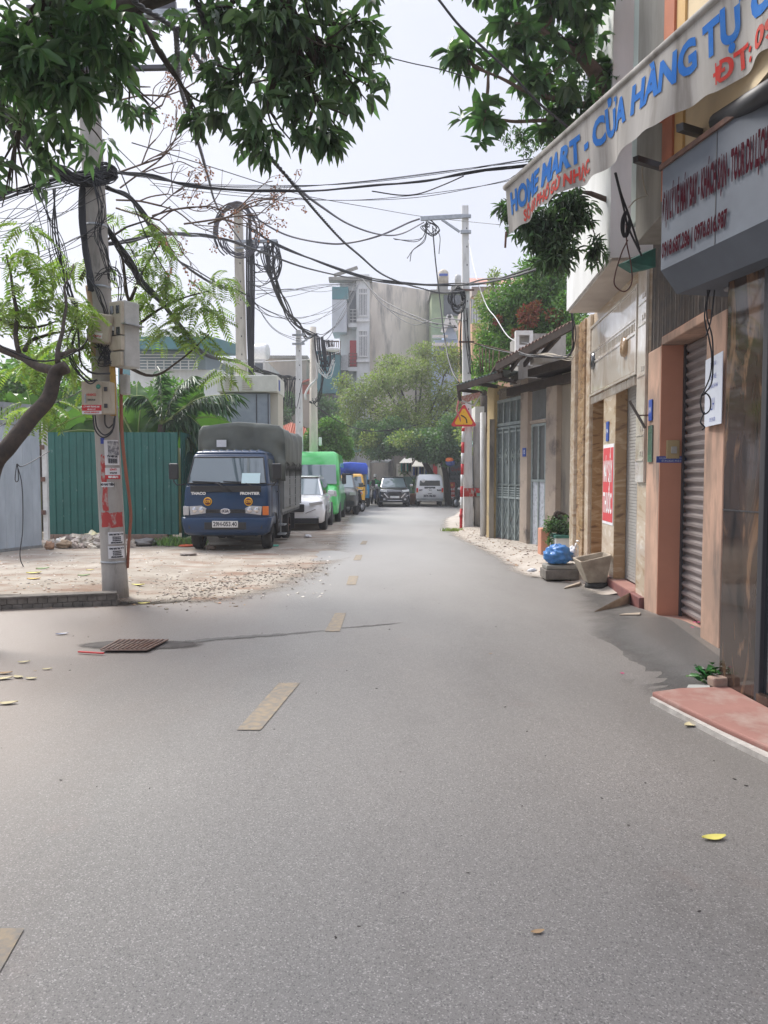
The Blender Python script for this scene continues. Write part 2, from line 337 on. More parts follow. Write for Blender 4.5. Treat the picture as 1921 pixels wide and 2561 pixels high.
def marble(name, base, vein, dark, sc=2.0, rough=.25, coat=.3, st=(1,1,.6), dist=2.6):
    m = bpy.data.materials.new(name); m.use_nodes = True; t = m.node_tree; N = t.nodes; L = t.links; b = N['Principled BSDF']
    tc = N.new('ShaderNodeTexCoord'); mp = N.new('ShaderNodeMapping'); mp.inputs['Scale'].default_value = st; mp.inputs['Rotation'].default_value = (.5,.3,.8); L.new(tc.outputs['Object'], mp.inputs[0])
    wv = N.new('ShaderNodeTexNoise'); wv.inputs['Scale'].default_value = sc; wv.inputs['Detail'].default_value = 9; wv.inputs['Distortion'].default_value = dist; L.new(mp.outputs[0], wv.inputs['Vector'])
    cr = N.new('ShaderNodeValToRGB'); e = cr.color_ramp.elements; e[0].position = .3; e[0].color = (*dark, 1); e[1].position = .62; e[1].color = (*vein, 1)
    k = e.new(.44); k.color = (*base, 1); k = e.new(.54); k.color = (*base, 1); k = e.new(.72); k.color = (*base, 1)
    L.new(wv.outputs['Fac'], cr.inputs[0]); L.new(cr.outputs[0], b.inputs['Base Color']); b.inputs['Roughness'].default_value = rough; b.inputs['Coat Weight'].default_value = coat
    return m
M['marble'] = marble('brown_marble', (.36,.23,.12), (.48,.35,.22), (.17,.095,.055), 1.9, st=(.8,.8,2.6))
M['marble_pale'] = marble('cream_marble', (.54,.44,.33), (.66,.58,.47), (.40,.28,.18), 1.7, st=(.8,.8,2.2))
M['marble_white'] = marble('glossy_white_tile', (.60,.55,.48), (.70,.67,.62), (.46,.38,.31), 1.4, .12, .8)
def edge_fade(m, w, k):
    t = m.node_tree; N = t.nodes; L = t.links; out = N['Material Output']; src = out.inputs[0].links[0].from_socket
    at_ = N.new('ShaderNodeAttribute'); at_.attribute_name = 'edge'; tc = N.new('ShaderNodeTexCoord'); n = N.new('ShaderNodeTexNoise'); n.inputs['Scale'].default_value = 2.6; n.inputs['Detail'].default_value = 11; n.inputs['Roughness'].default_value = .75; L.new(tc.outputs['Object'], n.inputs['Vector'])
    a = N.new('ShaderNodeMath'); a.operation = 'MULTIPLY_ADD'; L.new(n.outputs['Fac'], a.inputs[0]); a.inputs[1].default_value = k; L.new(at_.outputs['Fac'], a.inputs[2])
    r = N.new('ShaderNodeMapRange'); r.interpolation_type = 'SMOOTHSTEP'; r.inputs[1].default_value = k*.5+.02; r.inputs[2].default_value = k*.5+w; L.new(a.outputs[0], r.inputs[0])
    tr = N.new('ShaderNodeBsdfTransparent'); mx = N.new('ShaderNodeMixShader'); L.new(r.outputs[0], mx.inputs[0]); L.new(tr.outputs[0], mx.inputs[1]); L.new(src, mx.inputs[2]); L.new(mx.outputs[0], out.inputs[0])
edge_fade(M['dark_stain'], .16, .22); edge_fade(M['sand'], .75, 1.1); edge_fade(M['pave'], .35, .5); edge_fade(M['asphalt_new'], .65, .5)
M['granite'] = marble('dark_polished_granite', (.05,.033,.026), (.17,.10,.06), (.014,.011,.01), 2.2, .07, .55, (2.4,2.4,.5), 1.6)
M['old_wall'] = mat('weathered_render', (.72,.65,.56), .92, (.55,.49,.42), .45, 9, .4, .62, stretch=(1,1,.4), col3=(.20,.19,.18), s3=1.1, lo3=.48, hi3=.66, st3=(1.0,1.0,.2))
M['beige_wall'] = mat('beige_wall', (.46,.39,.32), .9, (.36,.31,.26), 1.2, 8, stretch=(1,1,.4))
M['pale_wall'] = mat('pale_wall', (.66,.65,.61), .85, (.55,.54,.5), 1.2, stretch=(1,1,.4))
M['yellowish'] = mat('cream_pillar', (.60,.47,.25), .85, (.5,.38,.2), 3, 8, col3=(.2,.18,.15), s3=1.6, lo3=.56, hi3=.72)
M['shack_wall'] = mat('grey_beige_render', (.33,.29,.23), .9, (.24,.21,.17), 2, 8, stretch=(1,1,.25), col3=(.11,.10,.09), s3=1.6, lo3=.54, hi3=.7, st3=(1,1,.3))
M['shack_light'] = mat('beige_pillar', (.45,.37,.30), .9, (.36,.3,.25), 2, 8, col3=(.15,.13,.12), s3=1.6, lo3=.58, hi3=.72)
M['gate_metal'] = mat('gate_grey_green', (.17,.20,.20), .55, (.12,.14,.14), 5, col3=(.2,.09,.07), s3=2.2, lo3=.6, hi3=.75)
M['gate_trim'] = mat('gate_trim_pale', (.33,.38,.37), .55, (.24,.28,.28), 9)
M['gate_red'] = mat('gate_rusty_foot', (.24,.10,.08), .7, (.15,.08,.07), 7)
M['door_white'] = mat('peeling_white_door', (.52,.55,.60), .6, (.33,.35,.38), 14, 8, .5, .62)
M['corr_dark'] = mat('corrugated_dark', (.10,.095,.09), .7, (.16,.13,.11), 7)
M['corr_rust'] = mat('corrugated_rusty', (.20,.105,.08), .8, (.12,.07,.055), 6, bump=.3)
M['corr_green'] = mat('corrugated_green', (.10,.14,.12), .6, (.08,.11,.10), 4)
M['timber'] = mat('dark_timber', (.07,.05,.04), .9, (.045,.035,.03), 9)
M['plank'] = mat('weathered_plank', (.42,.35,.27), .9, (.3,.25,.2), 9)
M['roof_red'] = mat('red_sheet_roof', (.48,.16,.12), .6, (.40,.13,.10), 2)
M['roof_tile'] = mat('clay_roof_tile', (.52,.16,.09), .7, (.38,.11,.06), 9)
M['teal_wall'] = mat('teal_panel', (.07,.22,.24), .6, (.08,.18,.2), 2)
M['blue_house'] = mat('blue_house', (.42,.53,.68), .8, (.34,.44,.58), 2)
M['orange_wall'] = mat('orange_house', (.62,.37,.22), .85, (.55,.33,.2), 2)
M['green_wall'] = mat('moss_green_wall', (.33,.40,.24), .85, (.26,.32,.2), 2)
M['green_stripe'] = mat('teal_stripe', (.03,.30,.26), .7); M['blue_stripe'] = mat('blue_stripe', (.06,.12,.42), .7)
# vehicles
M['truck_blue'] = mat('truck_blue', (.003,.026,.078), .34, (.004,.031,.088), 3, coat=.3, spec=.4)
M['tarp'] = mat('grey_green_tarp', (.13,.14,.12), .6, (.10,.11,.095), 2.5, bump=.15, bscale=12)
M['tarp_side'] = M['tarp']
M['truck_grey'] = mat('grey_body_panel', (.21,.22,.22), .5, (.17,.175,.17), 3)
M['tyre'] = mat('tyre', (.022,.022,.023), .85, (.04,.037,.034), 9)
M['rim'] = mat('rim', (.42,.42,.43), .35, metal=.8)
M['plastic'] = mat('black_plastic', (.02,.02,.022), .5)
M['vglass'] = glass('vehicle_glass', (.16,.20,.22), .05)
M['vglass_pale'] = glass('windscreen', (.10,.135,.15), .03)
M['vglass_dark'] = glass('side_glass', (.035,.045,.05), .05)
M['lamp'] = glass('headlight_lens', (.42,.42,.43), .08)
M['amber'] = mat('amber_lens', (.62,.16,.03), .2)
M['redlens'] = mat('red_lens', (.50,.03,.03), .2)
M['white_car'] = mat('white_car_paint', (.76,.76,.77), .25, coat=.8)
M['green_van'] = mat('green_van_paint', (.06,.50,.11), .3, coat=.7)
M['dark_car'] = mat('dark_grey_car_paint', (.055,.052,.047), .28, coat=.9)
M['black_car'] = mat('black_car_paint', (.025,.025,.03), .22, coat=1.0)
M['yellow_truck'] = mat('yellow_truck_paint', (.72,.38,.02), .35, coat=.5)
M['cab_blue'] = mat('sky_blue_cab', (.04,.24,.44), .35, coat=.5)
M['blue_tarp'] = mat('blue_tarpaulin', (.025,.085,.52), .5, (.03,.10,.6), 5, bump=.3)
M['chrome'] = mat('chrome', (.6,.6,.62), .15, metal=1)
M['bag_blue'] = mat('blue_plastic_bag', (.05,.20,.56), .3, (.09,.27,.6), 9, bump=.8, bscale=18, transl=.15)
M['trough'] = mat('lichened_concrete', (.40,.345,.27), .9, (.25,.21,.165), 6, 9, bump=.6, bscale=30)
M['sign_yellow'] = mat('sign_yellow', (.80,.42,.02), .45); M['sign_black'] = mat('sign_black', (.015,.015,.015), .5)
M['skin'] = mat('skin', (.42,.25,.17), .6); M['cloth_green'] = mat('green_jacket', (.04,.34,.12), .75); M['cloth_dark'] = mat('dark_trousers', (.03,.035,.05), .85)
M['plate_blue'] = mat('enamel_blue', (.03,.08,.36), .35)
M['green_net'] = mat('green_shade_cloth', (.04,.16,.13), .8, (.03,.1,.08), 6)
M['net_pale'] = mat('pale_green_canopy', (.22,.42,.36), .75, (.18,.34,.3), 3)
# ------------------------------------------------------------------ ground, road, lot, pavement
def lerp_tab(tab, y):
    if y <= tab[0][0]: return tab[0][1]
    for (a, p), (b, q) in zip(tab, tab[1:]):
        if y <= b: return p+(q-p)*(y-a)/(b-a)
    return tab[-1][1]
def strip(xl, xr, y0, y1, dy, nx, zf, jl=0.0, jr=0.0, fade=None, front=None):
    """surface between two edge curves; zf(x, y) gives the height"""
    b = MB(); n = int((y1-y0)/dy)
    def fn(u, v):
        y = y0+(y1-y0)*v; a = xl(y); c = xr(y)
        a += jl*(noise.noise(Vector((1.3, y*1.9, 0)))+.5*noise.noise(Vector((7.3, y*6.1, 0)))); c += jr*(noise.noise(Vector((3.1, y*1.7, 5)))+.5*noise.noise(Vector((9.3, y*6.1, 0))))
        x = a+(c-a)*u; return (x, y, zf(x, y))
    b.grid(fn, nx, n)
    if fade:
        es = []
        for i, v in enumerate(b.v):
            j = i//(nx+1); a, c = b.v[j*(nx+1)], b.v[j*(nx+1)+nx]; e = (v[0]-a[0]) if fade == 'l' else (c[0]-v[0])
            if front and v[0] > front[1]: e = min(e, (v[1]-front[0])*1.6+max(0, .0))
            if fade == 'l' and front is None: e = min(e, (v[1]-y0)*1.5+.0, (y1-v[1])*.6)
            es.append(e)
        ob = b.build
        def bld(name, m):
            o = MB.build(b, name, m); at_ = o.data.attributes.new('edge', 'FLOAT', 'POINT'); at_.data.foreach_set('value', es); return o
        b.build = bld
    return b
def pxtab(pts): return sorted(((q.y, q.x) for q in (G(*p) for p in pts)))
g = MB().grid(lambda u, v: ((u-.5)*500, -30+430*v**2, gz(-30+430*v**2)-.05), 40, 80).build('ground', M['ground']); struct(g)

RL = [(-8,-9.5),(8.6,-9.5),(8.75,-4.0)]+[q for q in pxtab([(300,1517),(440,1508),(560,1488),(650,1462),(730,1428),(790,1395),(800,1372),(815,1345),(832,1322),(842,1304),(858,1290),(885,1276)]) if q[0] > 8.8]+[(50,-4.5),(90,-22)]
RR = [(-8,7),(5.2,3.3),(7.8,3.05),(9.2,3.0)]+[q for q in pxtab([(1480,1462),(1330,1437),(1300,1412),(1240,1380),(1185,1356),(1148,1336),(1126,1318),(1124,1300),(1150,1283),(1180,1268)]) if q[0] > 9.3]+[(55,4.5),(90,-10)]
def zroad(x, y):
    z = gz(y)+.012*noise.noise(Vector((x*.5, y*.25, 2)))
    if y < 9.6 and x > 1.2:                                   # the surfacing ramps up towards the doorsteps
        k = min(1, max(0, (x-1.45)/1.0))*min(1, max(0, (9.2-y)/1.5))*min(1, max(0, (y-4.6)/1.2)); z += .09*k*k
    return z
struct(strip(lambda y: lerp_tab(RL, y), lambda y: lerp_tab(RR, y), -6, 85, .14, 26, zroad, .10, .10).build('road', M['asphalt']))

# newer dark surfacing in front of the doorsteps
NL = [(a, b-.12) for a, b in pxtab([(1640,1752),(1570,1700),(1475,1620),(1470,1560),(1440,1505),(1440,1475)])]
struct(strip(lambda y: lerp_tab(NL, y), lambda y: lerp_tab([(5.0,2.0),(5.15,2.6),(5.6,2.72),(7.5,2.95),(9,3.0),(10.6,3.2)], y), 5.0, 10.4, .05, 12, lambda x, y: zroad(x, y)+.004, .015, .0, 'l').build('patch_surfacing', M['asphalt_new']))

def zlot(x, y):
    k = min(1, max(0, (-3.05-x)/.9))*min(1, max(0, (14-y)/5+.15)); k = k*k*(3-2*k)
    return gz(y)+.006+.125*k+.02*noise.noise(Vector((x*1.1, y*1.1, 1)))*min(1, max(0, (-2.2-x)))
lotR = [(8.9,-3.0)]+[(a, b+.75) for a, b in RL[3:-2]]+[(36,-1.1)]
struct(strip(lambda y: -16, lambda y: lerp_tab(lotR, y), 8.98, 34, .12, 60, zlot, 0, .08, 'r', (8.98, -3.75)).build('sandy_lot', M['sand']))

# right-hand broken pavement
PL = [(a, b-.35) for a, b in RR if a > 9.5]
def zpave(x, y):
    e = min(1, max(0, (x-lerp_tab(RR, y))/.35)); return gz(y)+.006+.10*e+.03*noise.noise(Vector((x*1.6, y*1.1, 4)))*e
struct(strip(lambda y: lerp_tab(PL, y), lambda y: 4.4+max(0, (y-20)*.2), 9.7, 50, .12, 16, zpave, .06, 0, 'l', (0, 99)).build('pavement', M['pave']))

# kerb of mortared bricks by the pole
kb = MB(); A = G(-60, 1528); B_ = G(292, 1512); kw = Wall((A.x, A.y), (B_.x, B_.y)); n = 14; L_ = kw.L
for r in range(2):
    for i in range(n+1):
        s0 = (i+(r % 2)*.5-.5)*L_/n; s1 = s0+L_/n-.004; j = random.uniform(-.004, .004)
        kb.fbox(kw, max(0, s0), min(L_, s1), -.16+j, -.0+j, -.02+r*.075, .052+r*.075)
kb.fbox(kw, -.02, L_+.01, -.15, -.02, -.03, .118); kb.fbox(kw, 0, L_, -.17, .012, .124, .15)
struct(kb.build('kerb', M['kerb'], bevel=.008))

# centre line dashes
for i, q in enumerate([[(-70,2440),(-5,2440),(61,2323),(-20,2323)],[(592,1829),(652,1829),(750,1711),(698,1711)],[(812,1580),(850,1580),(866,1533),(838,1533)],[(866,1463),(890,1463),(897,1441),(873,1441)],[(883,1402),(902,1402),(907,1389),(890,1389)],[(900,1362),(915,1362),(920,1353),(907,1353)]]):
    b = MB(); w4 = [G(*p) for p in q]
    def fn(u, v, w4=w4):
        p = w4[0].lerp(w4[1], u).lerp(w4[3].lerp(w4[2], u), v); return (p.x, p.y, zroad(p.x, p.y)+.005)
    o = b.grid(fn, 4, 12).build('road_marking', M['yellow_paint']); struct(o)
# damp seam across the road running from the drain
def seam(pts, wd, m, nm):
    b = MB(); c = catmull([G(*p) for p in pts], 14); k = len(c)
    vs = []; es = []
    for i, p in enumerate(c):
        t = (c[min(i+1, k-1)]-c[max(i-1, 0)]).normalized(); nn = Vector((-t.y, t.x, 0)); e = math.sin(math.pi*min(1, (i+.3)/k))**.5
        for s_ in (-1, 0, 1):
            q = p+nn*s_*wd*e*2.2*(1+.9*noise.noise(Vector((i*.37, s_*5, 1)))); vs.append((q.x, q.y, zroad(q.x, q.y)+.0045)); es.append(.0 if s_ else .30*e)
    b.add(vs, [(3*i+j, 3*i+1+j, 3*i+4+j, 3*i+3+j) for i in range(k-1) for j in (0, 1)]); o = b.build(nm, m); o.data.attributes.new('edge', 'FLOAT', 'POINT').data.foreach_set('value', es); return struct(o)
M['seam'] = asphalt_mat('damp_asphalt', (.10,.09,.08), (.13,.115,.10), (.07,.06,.055), dirt_far_light=False); edge_fade(M['seam'], .3, .3)
seam([(350,1620),(450,1610),(560,1598),(700,1588),(830,1575)], .045, M['seam'], 'damp_seam')
seam([(815,1574),(930,1565),(1010,1558)], .02, M['seam'], 'damp_seam')

# storm drain in the left of the road
D0 = G(330, 1618); dr = thing('storm_drain', 'rusty slatted storm drain grate sunk in the dark stained asphalt', 'drain', D0)
bb = MB(); es = []
for j in range(9):
    for i in range(48):
        a = 2*math.pi*i/48; k = j/8; bb.v.append((D0.x+.06+.64*k*math.cos(a), D0.y+.05+.22*k*math.sin(a), zroad(D0.x, D0.y)+.009-.005*k)); es.append((1-k)*.5)
bb.f = [(j*48+i, j*48+(i+1) % 48, (j+1)*48+(i+1) % 48, (j+1)*48+i) for j in range(8) for i in range(48)]; bb.m = [0]*len(bb.f); bb.sm = [False]*len(bb.f)
o = bb.build('stained_rim', M['dark_stain'], dr); o.data.attributes.new('edge', 'FLOAT', 'POINT').data.foreach_set('value', es)
b = MB(); c4 = [G(252,1634), G(368,1634), G(420,1608), G(300,1608)]
b.add([(p.x, p.y, .022) for p in c4], [(0,1,2,3)]); b.build('pit', mat('drain_pit', (.012,.01,.01), .95), dr)
b = MB()
for i in range(11):
    k = i/10; a = c4[0].lerp(c4[1], k); c_ = c4[3].lerp(c4[2], k); b.bar((a.x, a.y, .034), (c_.x, c_.y, .034), .011, .012)
for a, c_ in ((c4[0], c4[1]), (c4[3], c4[2]), (c4[0].lerp(c4[3], .5), c4[1].lerp(c4[2], .5))): b.bar((a.x, a.y, .030), (c_.x, c_.y, .030), .01, .008)
b.build('grate', mat('grate_steel', (.33,.25,.21), .7, (.2,.1,.07), 9), dr)
a = G(196, 1636); c_ = G(260, 1640)
tag(MB().bar((a.x, a.y, .022), (c_.x, c_.y, .022), .02, .012).build('plastic_strip', M['red_ink'], bevel=.002), 'red plastic strip lying on the asphalt in front of the drain', 'strip')

# fallen leaves, paper and pebbles
def flat_leaf(px, py, L_, ang, m, label, name='fallen_leaf', group='fallen leaves on the road', cat='leaf', wd=.22):
    g0 = G(px, py); b = LM(); n = 8
    for i in range(n):
        t = i/(n-1); h = wd*L_*math.sin(math.pi*min(.98, t*.9+.06)); z = .002+.2*L_*(t-.4)**2
        b.v += [(L_*(t-.5), -h, z+.05*L_), (L_*(t-.5), 0, z), (L_*(t-.5), h, z+.06*L_)]
    b.f = [(3*i+k, 3*i+3+k, 3*i+4+k, 3*i+1+k) for i in range(n-1) for k in (0, 1)]; b.m = [0]*len(b.f); b.sm = [True]*len(b.f)
    o = b.build(name, m); o.location = (g0.x, g0.y, max(zroad(g0.x, g0.y), zlot(g0.x, g0.y) if g0.y > 9 and g0.x < -2.6 else -1)+.003); o.rotation_euler = (0, 0, ang)
    return tag(o, label, cat, group)
LY = mat('leaf_yellow_fallen', (.62,.55,.13), .7); LB = mat('leaf_brown_fallen', (.33,.22,.12), .8); LG = mat('leaf_green_fallen', (.10,.25,.04), .6); LP = mat('leaf_pale_fallen', (.52,.45,.27), .8)
flat_leaf(1786, 2099, .11, .1, LY, 'bright yellow curled leaf lying alone on the near right asphalt')
flat_leaf(1733, 1813, .15, .5, LP, 'dull yellow leaf lying on the edge of the terracotta slab')
flat_leaf(85, 1454, .22, .1, LY, 'yellow leaf at the far left behind the kerb')
flat_leaf(85, 1471, .20, -.1, mat('leaf_orange_fallen', (.62,.40,.06), .7), 'orange yellow leaf just behind the kerb top')
flat_leaf(210, 1462, .17, .2, LG, 'green leaf on the sand just left of the concrete pole')
flat_leaf(107, 1437, .2, .3, LG, 'yellow green leaf on the dirt left of the pole')
flat_leaf(345, 1472, .2, -.2, LY, 'curved yellow leaf on the sand right of the pole foot')
flat_leaf(360, 1511, .14, .1, LY, 'small yellow leaf at the edge of sand and asphalt')
flat_leaf(225, 1444, .12, .1, LY, 'small yellow leaf beside the pole on the left')
flat_leaf(60, 1658, .10, .2, LP, 'pale leaf below the dark patch at the left edge')
flat_leaf(118, 1676, .08, .1, LP, 'pale leaf right of the leaf litter at the left edge')
flat_leaf(88, 1680, .03, 0, LB, 'tiny brown leaf at the left')
flat_leaf(46, 1696, .11, -.5, LP, 'curled pale leaf in the leaf litter at the left edge')
flat_leaf(78, 1700, .10, -.2, LP, 'pale green leaf right of the curled pale one')
flat_leaf(8, 1700, .14, .2, LP, 'pale leaf cut by the left edge')
flat_leaf(12, 1686, .12, .1, LB, 'brown leaf heap at left edge')
flat_leaf(20, 1762, .13, .15, LP, 'long thin pale leaf with stalk at left edge')
flat_leaf(155, 1588, .12, .2, mat('blue_wrapper', (.16,.18,.27), .4), 'crumpled dark blue wrapper on the asphalt left of the drain', 'wrapper', None, 'wrapper')
flat_leaf(1345, 2330, .05, .2, LB, 'dark brown leaf scrap on the near asphalt right of centre')
for (x, y) in ((1227,1636),): flat_leaf(x, y, .035, .3, LB, 'tiny dark leaf on the asphalt in the middle distance')
# pink petals on the doorstep
pet = mat('magenta_petal', (.62,.02,.19), .6)
for i, (x, y, lb) in enumerate(((1736,1593,'largest magenta petal on the pink doorstep'), (1746,1593,'magenta petal touching the largest one on the doorstep'), (1731,1607,'magenta petal nearest the road on the doorstep'), (1556,1689,'single magenta petal on the dark asphalt'))):
    o = flat_leaf(x, y, .035, i, pet, lb, 'petal', 'fallen petals', 'petal', .4); o.location.z += .05 if i < 3 else 0
# debris: one object of gravel on the sandy edge, one of litter
def scatter(name, m, n, fn, r0, r1, label, cat, flat=.5):
    b = MB(); 
    for i in range(n):
        p = fn(); r = random.uniform(r0, r1)*random.random()**.6+r0*.4; a = random.uniform(0, 6.3)
        b.rbox((p[0], p[1], p[2]+r*flat*.4), (r*2, r*random.uniform(.8, 1.8), r*flat), (random.uniform(-.3, .3), random.uniform(-.3, .3), a))
    return tag(b.build(name, m), label, cat, None, 'stuff')
def on_px(x0, x1, y0, y1):
    p = G(random.uniform(x0, x1), random.uniform(y0, y1)); return (p.x, p.y, max(zroad(p.x, p.y), zlot(p.x, p.y) if p.y > 9 and p.x < lerp_tab(lotR, p.y) else -9))
def gravel():
    t = random.random(); x = 400+t*390+random.gauss(0, 35); y = 1500-t*88+random.gauss(0, 14)+(x < 450)*random.uniform(-40, 10)
    p = G(x, max(1380, y)); return (p.x, p.y, max(zroad(p.x, p.y), zlot(p.x, p.y) if p.x < lerp_tab(lotR, p.y) else -9))
scatter('gravel', mat('dark_gravel', (.2,.17,.14), .9, island=.6), 900, gravel, .006, .02, 'loose gravel scattered where the sand meets the asphalt', 'gravel')
scatter('litter', mat('brown_litter', (.30,.19,.11), .9, island=.7), 520, lambda: on_px(-30, 620, 1385, 1520), .005, .024, 'dry twigs and leaf litter strewn over the sandy lot', 'litter', .2)
scatter('pale_chips', mat('pale_chips', (.62,.58,.52), .9, island=.3), 420, lambda: on_px(0, 830, 1355, 1500), .006, .028, 'pale rubble chips strewn over the sandy lot', 'rubble', .4)
def rp():
    y = random.uniform(10.2, 22); e = lerp_tab(RR, y); x = e+abs(random.gauss(0, .5))-.12; return (x, y, max(zroad(x, y), zpave(x, y)))
scatter('pavement_litter', mat('pavement_litter', (.22,.15,.10), .9, island=.7), 700, rp, .006, .028, 'leaf litter and grit along the right pavement edge', 'litter', .3)
def rd():
    x = random.uniform(-3.2, 2.2); y = random.uniform(1.6, 12); return (x, y, zroad(x, y))
scatter('road_grit', mat('road_grit', (.07,.06,.055), .9, island=.5), 150, rd, .003, .010, 'dark grit and bits scattered on the asphalt', 'grit', .3)

# ------------------------------------------------------------------ right-hand slab and doorsteps
def slab_poly(name, pts, z0, z1, m, bevel=.006):
    w_ = [G(*p) for p in pts]
    def lift(p, z): a, b = p.x/p.y, 0; return Vector((p.x, p.y, z))
    return MB().prism([lift(p, z0) for p in w_], (0, 0, z1-z0)).build(name, m, bevel=bevel)
sl = thing('terracotta_slab', 'worn terracotta coloured doorstep slab in front of the dark granite shopfront', 'slab', G(1800, 1800))
pts = [G(*p) for p in [(1630,1752),(1700,1742),(1822,1738),(1925,1795),(2100,1900),(2100,2040),(1921,1895),(1800,1838),(1705,1790)]]
MB().prism([Vector((p.x, p.y, -.02)) for p in pts], (0,0,.085)).build('slab_top', M['terracotta'], sl, bevel=.012)
e = [G(*p) for p in [(1626,1757),(1705,1799),(1800,1850),(1921,1911),(2100,2066),(2100,2045),(1921,1897),(1800,1840),(1705,1792),(1632,1754)]]
b = MB(); kk = len(e)
e2 = []
for i, p in enumerate(e): e2.append(Vector((p.x, p.y, -.02)))
b.prism(e2, (0,0,.055)); b.build('mortar_edge', M['mortar'], sl)
# ------------------------------------------------------------------ right side: marble house (far), salmon house, granite shop
YW = R(4.0); UF = Vector((math.sin(YW), math.cos(YW)))
def fac(px, py):                     # a point of the common facade line from a ground pixel
    return G(px, py)
a0 = G(1616, 1545)
# --- marble house: facade plane parallel to the street
HM = Wall((3.06, 8.5), (3.06+UF.x*4.4, 8.5+UF.y*4.4)); 
mh = thing('marble_house', 'marble clad house with roller shutter, dark doorway and white overhanging upper floor', 'house', (3.06, 8.5, 0))
s0, s1 = HM.S(1617), HM.S(1445); sj = HM.S(1537); sd1 = HM.S(1595); sp0 = HM.S(1508); sd0 = HM.S(1480)
zl1 = HM.sz(1537, 930)[1]; zl2 = HM.sz(1480, 960)[1]
ZS = 4.1
def wallm(nm, m, *a, par=mh, bev=.01): return MB().fbox(HM, *a).build(nm, m, par, bevel=bev)
w_ = MB(); w_.fbox(HM, s0, sd1, -3, 0, .14, ZS); w_.fbox(HM, sj, sp0, -3, 0, .14, ZS); w_.fbox(HM, sd0, s1, -3, 0, .14, ZS)
w_.fbox(HM, sd1, sj, -3, 0, zl1, ZS); w_.fbox(HM, sp0, sd0, -3, 0, zl2, ZS); w_.build('wall', M['marble_pale'], mh)
# reveals in brown marble, a little inside the openings
w_ = MB()
w_.fbox(HM, sj-.02, sj-.001, -.155, -.002, .15, zl1-.001); w_.fbox(HM, sd1+.001, sd1+.02, -.155, -.002, .15, zl1-.001)
w_.fbox(HM, sd0-.02, sd0-.001, -.6, -.002, .15, zl2-.001); w_.fbox(HM, sp0+.001, sp0+.02, -.6, -.002, .15, zl2-.001); w_.build('door_reveal', M['marble'], mh)
# corner pilaster strips
w_ = MB(); w_.fbox(HM, HM.S(1480)+.02, HM.S(1470), .001, .05, .15, ZS); w_.build('pilaster', M['marble_pale'], mh, bevel=.008)
w_ = MB(); w_.fbox(HM, HM.S(1470), HM.S(1454), .0, .08, .15, ZS-.002); w_.build('pilaster', M['marble'], mh, bevel=.008)
w_ = MB(); w_.fbox(HM, HM.S(1454), s1+.03, .0, .13, .15, ZS-.002); w_.build('pilaster', M['marble_pale'], mh, bevel=.008)
# shutter
b = MB(); zz = .16
while zz < zl1-.02: b.fbox(HM, sd1+.02, sj-.001, -.18, -.162, zz, zz+.034); b.fbox(HM, sd1+.02, sj-.001, -.175, -.17, zz+.034, zz+.042); zz += .042
b.build('roller_shutter', M['shutter_far'], mh)
MB().fbox(HM, sp0+.02, sd0-.02, -.62, -.58, .16, zl2).build('door', M['marble'], mh)
# framed relief panels of glossy white tile over the doors
s_a, s_b = HM.S(1593), HM.S(1478)
pz0, pz1 = 2.86, 3.86
pn = MB().fbox(HM, s_a, s_b, .002, .03, pz0, pz1).build('relief_panel', M['marble_white'], mh, bevel=.008)
b = MB()
for z in (pz0-.05, pz1, pz0+.44, pz0+.62): b.fbox(HM, s_a-.02, s_b+.05, .0, .05 if z in (pz1, pz0-.05) else .045, z, z+.035)
b.fbox(HM, s_a-.03, s_a+.02, .0, .048, pz0-.052, pz1+.037); b.fbox(HM, s_b, s_b+.05, .0, .048, pz0-.052, pz1+.037)
k = s_a+.06
while k < s_b-.05:
    for z in (pz0+.49, pz0-.17): b.fbox(HM, k, k+.012, .002, .04, z, z+.09); b.fbox(HM, k+.05, k+.062, .002, .04, z, z+.09); b.fbox(HM, k, k+.062, .002, .04, z+.09, z+.10)
    k += .13
b.build('panel_moulding', M['marble_white'], pn, bevel=.004)
# tall tiled strip at the near end
b = MB(); b.fbox(HM, s0+.01, sd1-.01, .002, .035, 1.5, ZS-.01)
for z in (1.75, 2.05, 2.75, 3.35, 3.6): b.fbox(HM, s0+.03, sd1-.04, .03, .045, z, z+.02); b.fbox(HM, s0+.05, s0+.09, .03, .045, z+.06, z+.12); b.fbox(HM, s0+.13, s0+.17, .03, .045, z+.06, z+.12)
b.build('tile_strip', M['marble_white'], mh, bevel=.004)
# round wall medallions
for px, py, lab in ((1570, 868, 0), (1490, 903, 1)):
    s_, z_ = HM.sz(px, py); c0 = HM.pt(s_, .0, z_); c1 = HM.pt(s_, .07, z_); MB().cyl(c0, c1, .14, .12, 20).build('medallion', M['marble'] if lab == 0 else M['window_dark'], mh)
# step
w_ = MB(); w_.fbox(HM, s0, s1, -3, .06, -.05, .139); w_.build('doorstep', M['maroon'], mh, bevel=.01)
MB().fbox(HM, sd1+.03, sj-.03, -.15, .055, .1392, .146).build('step_tread', M['terracotta'], mh)
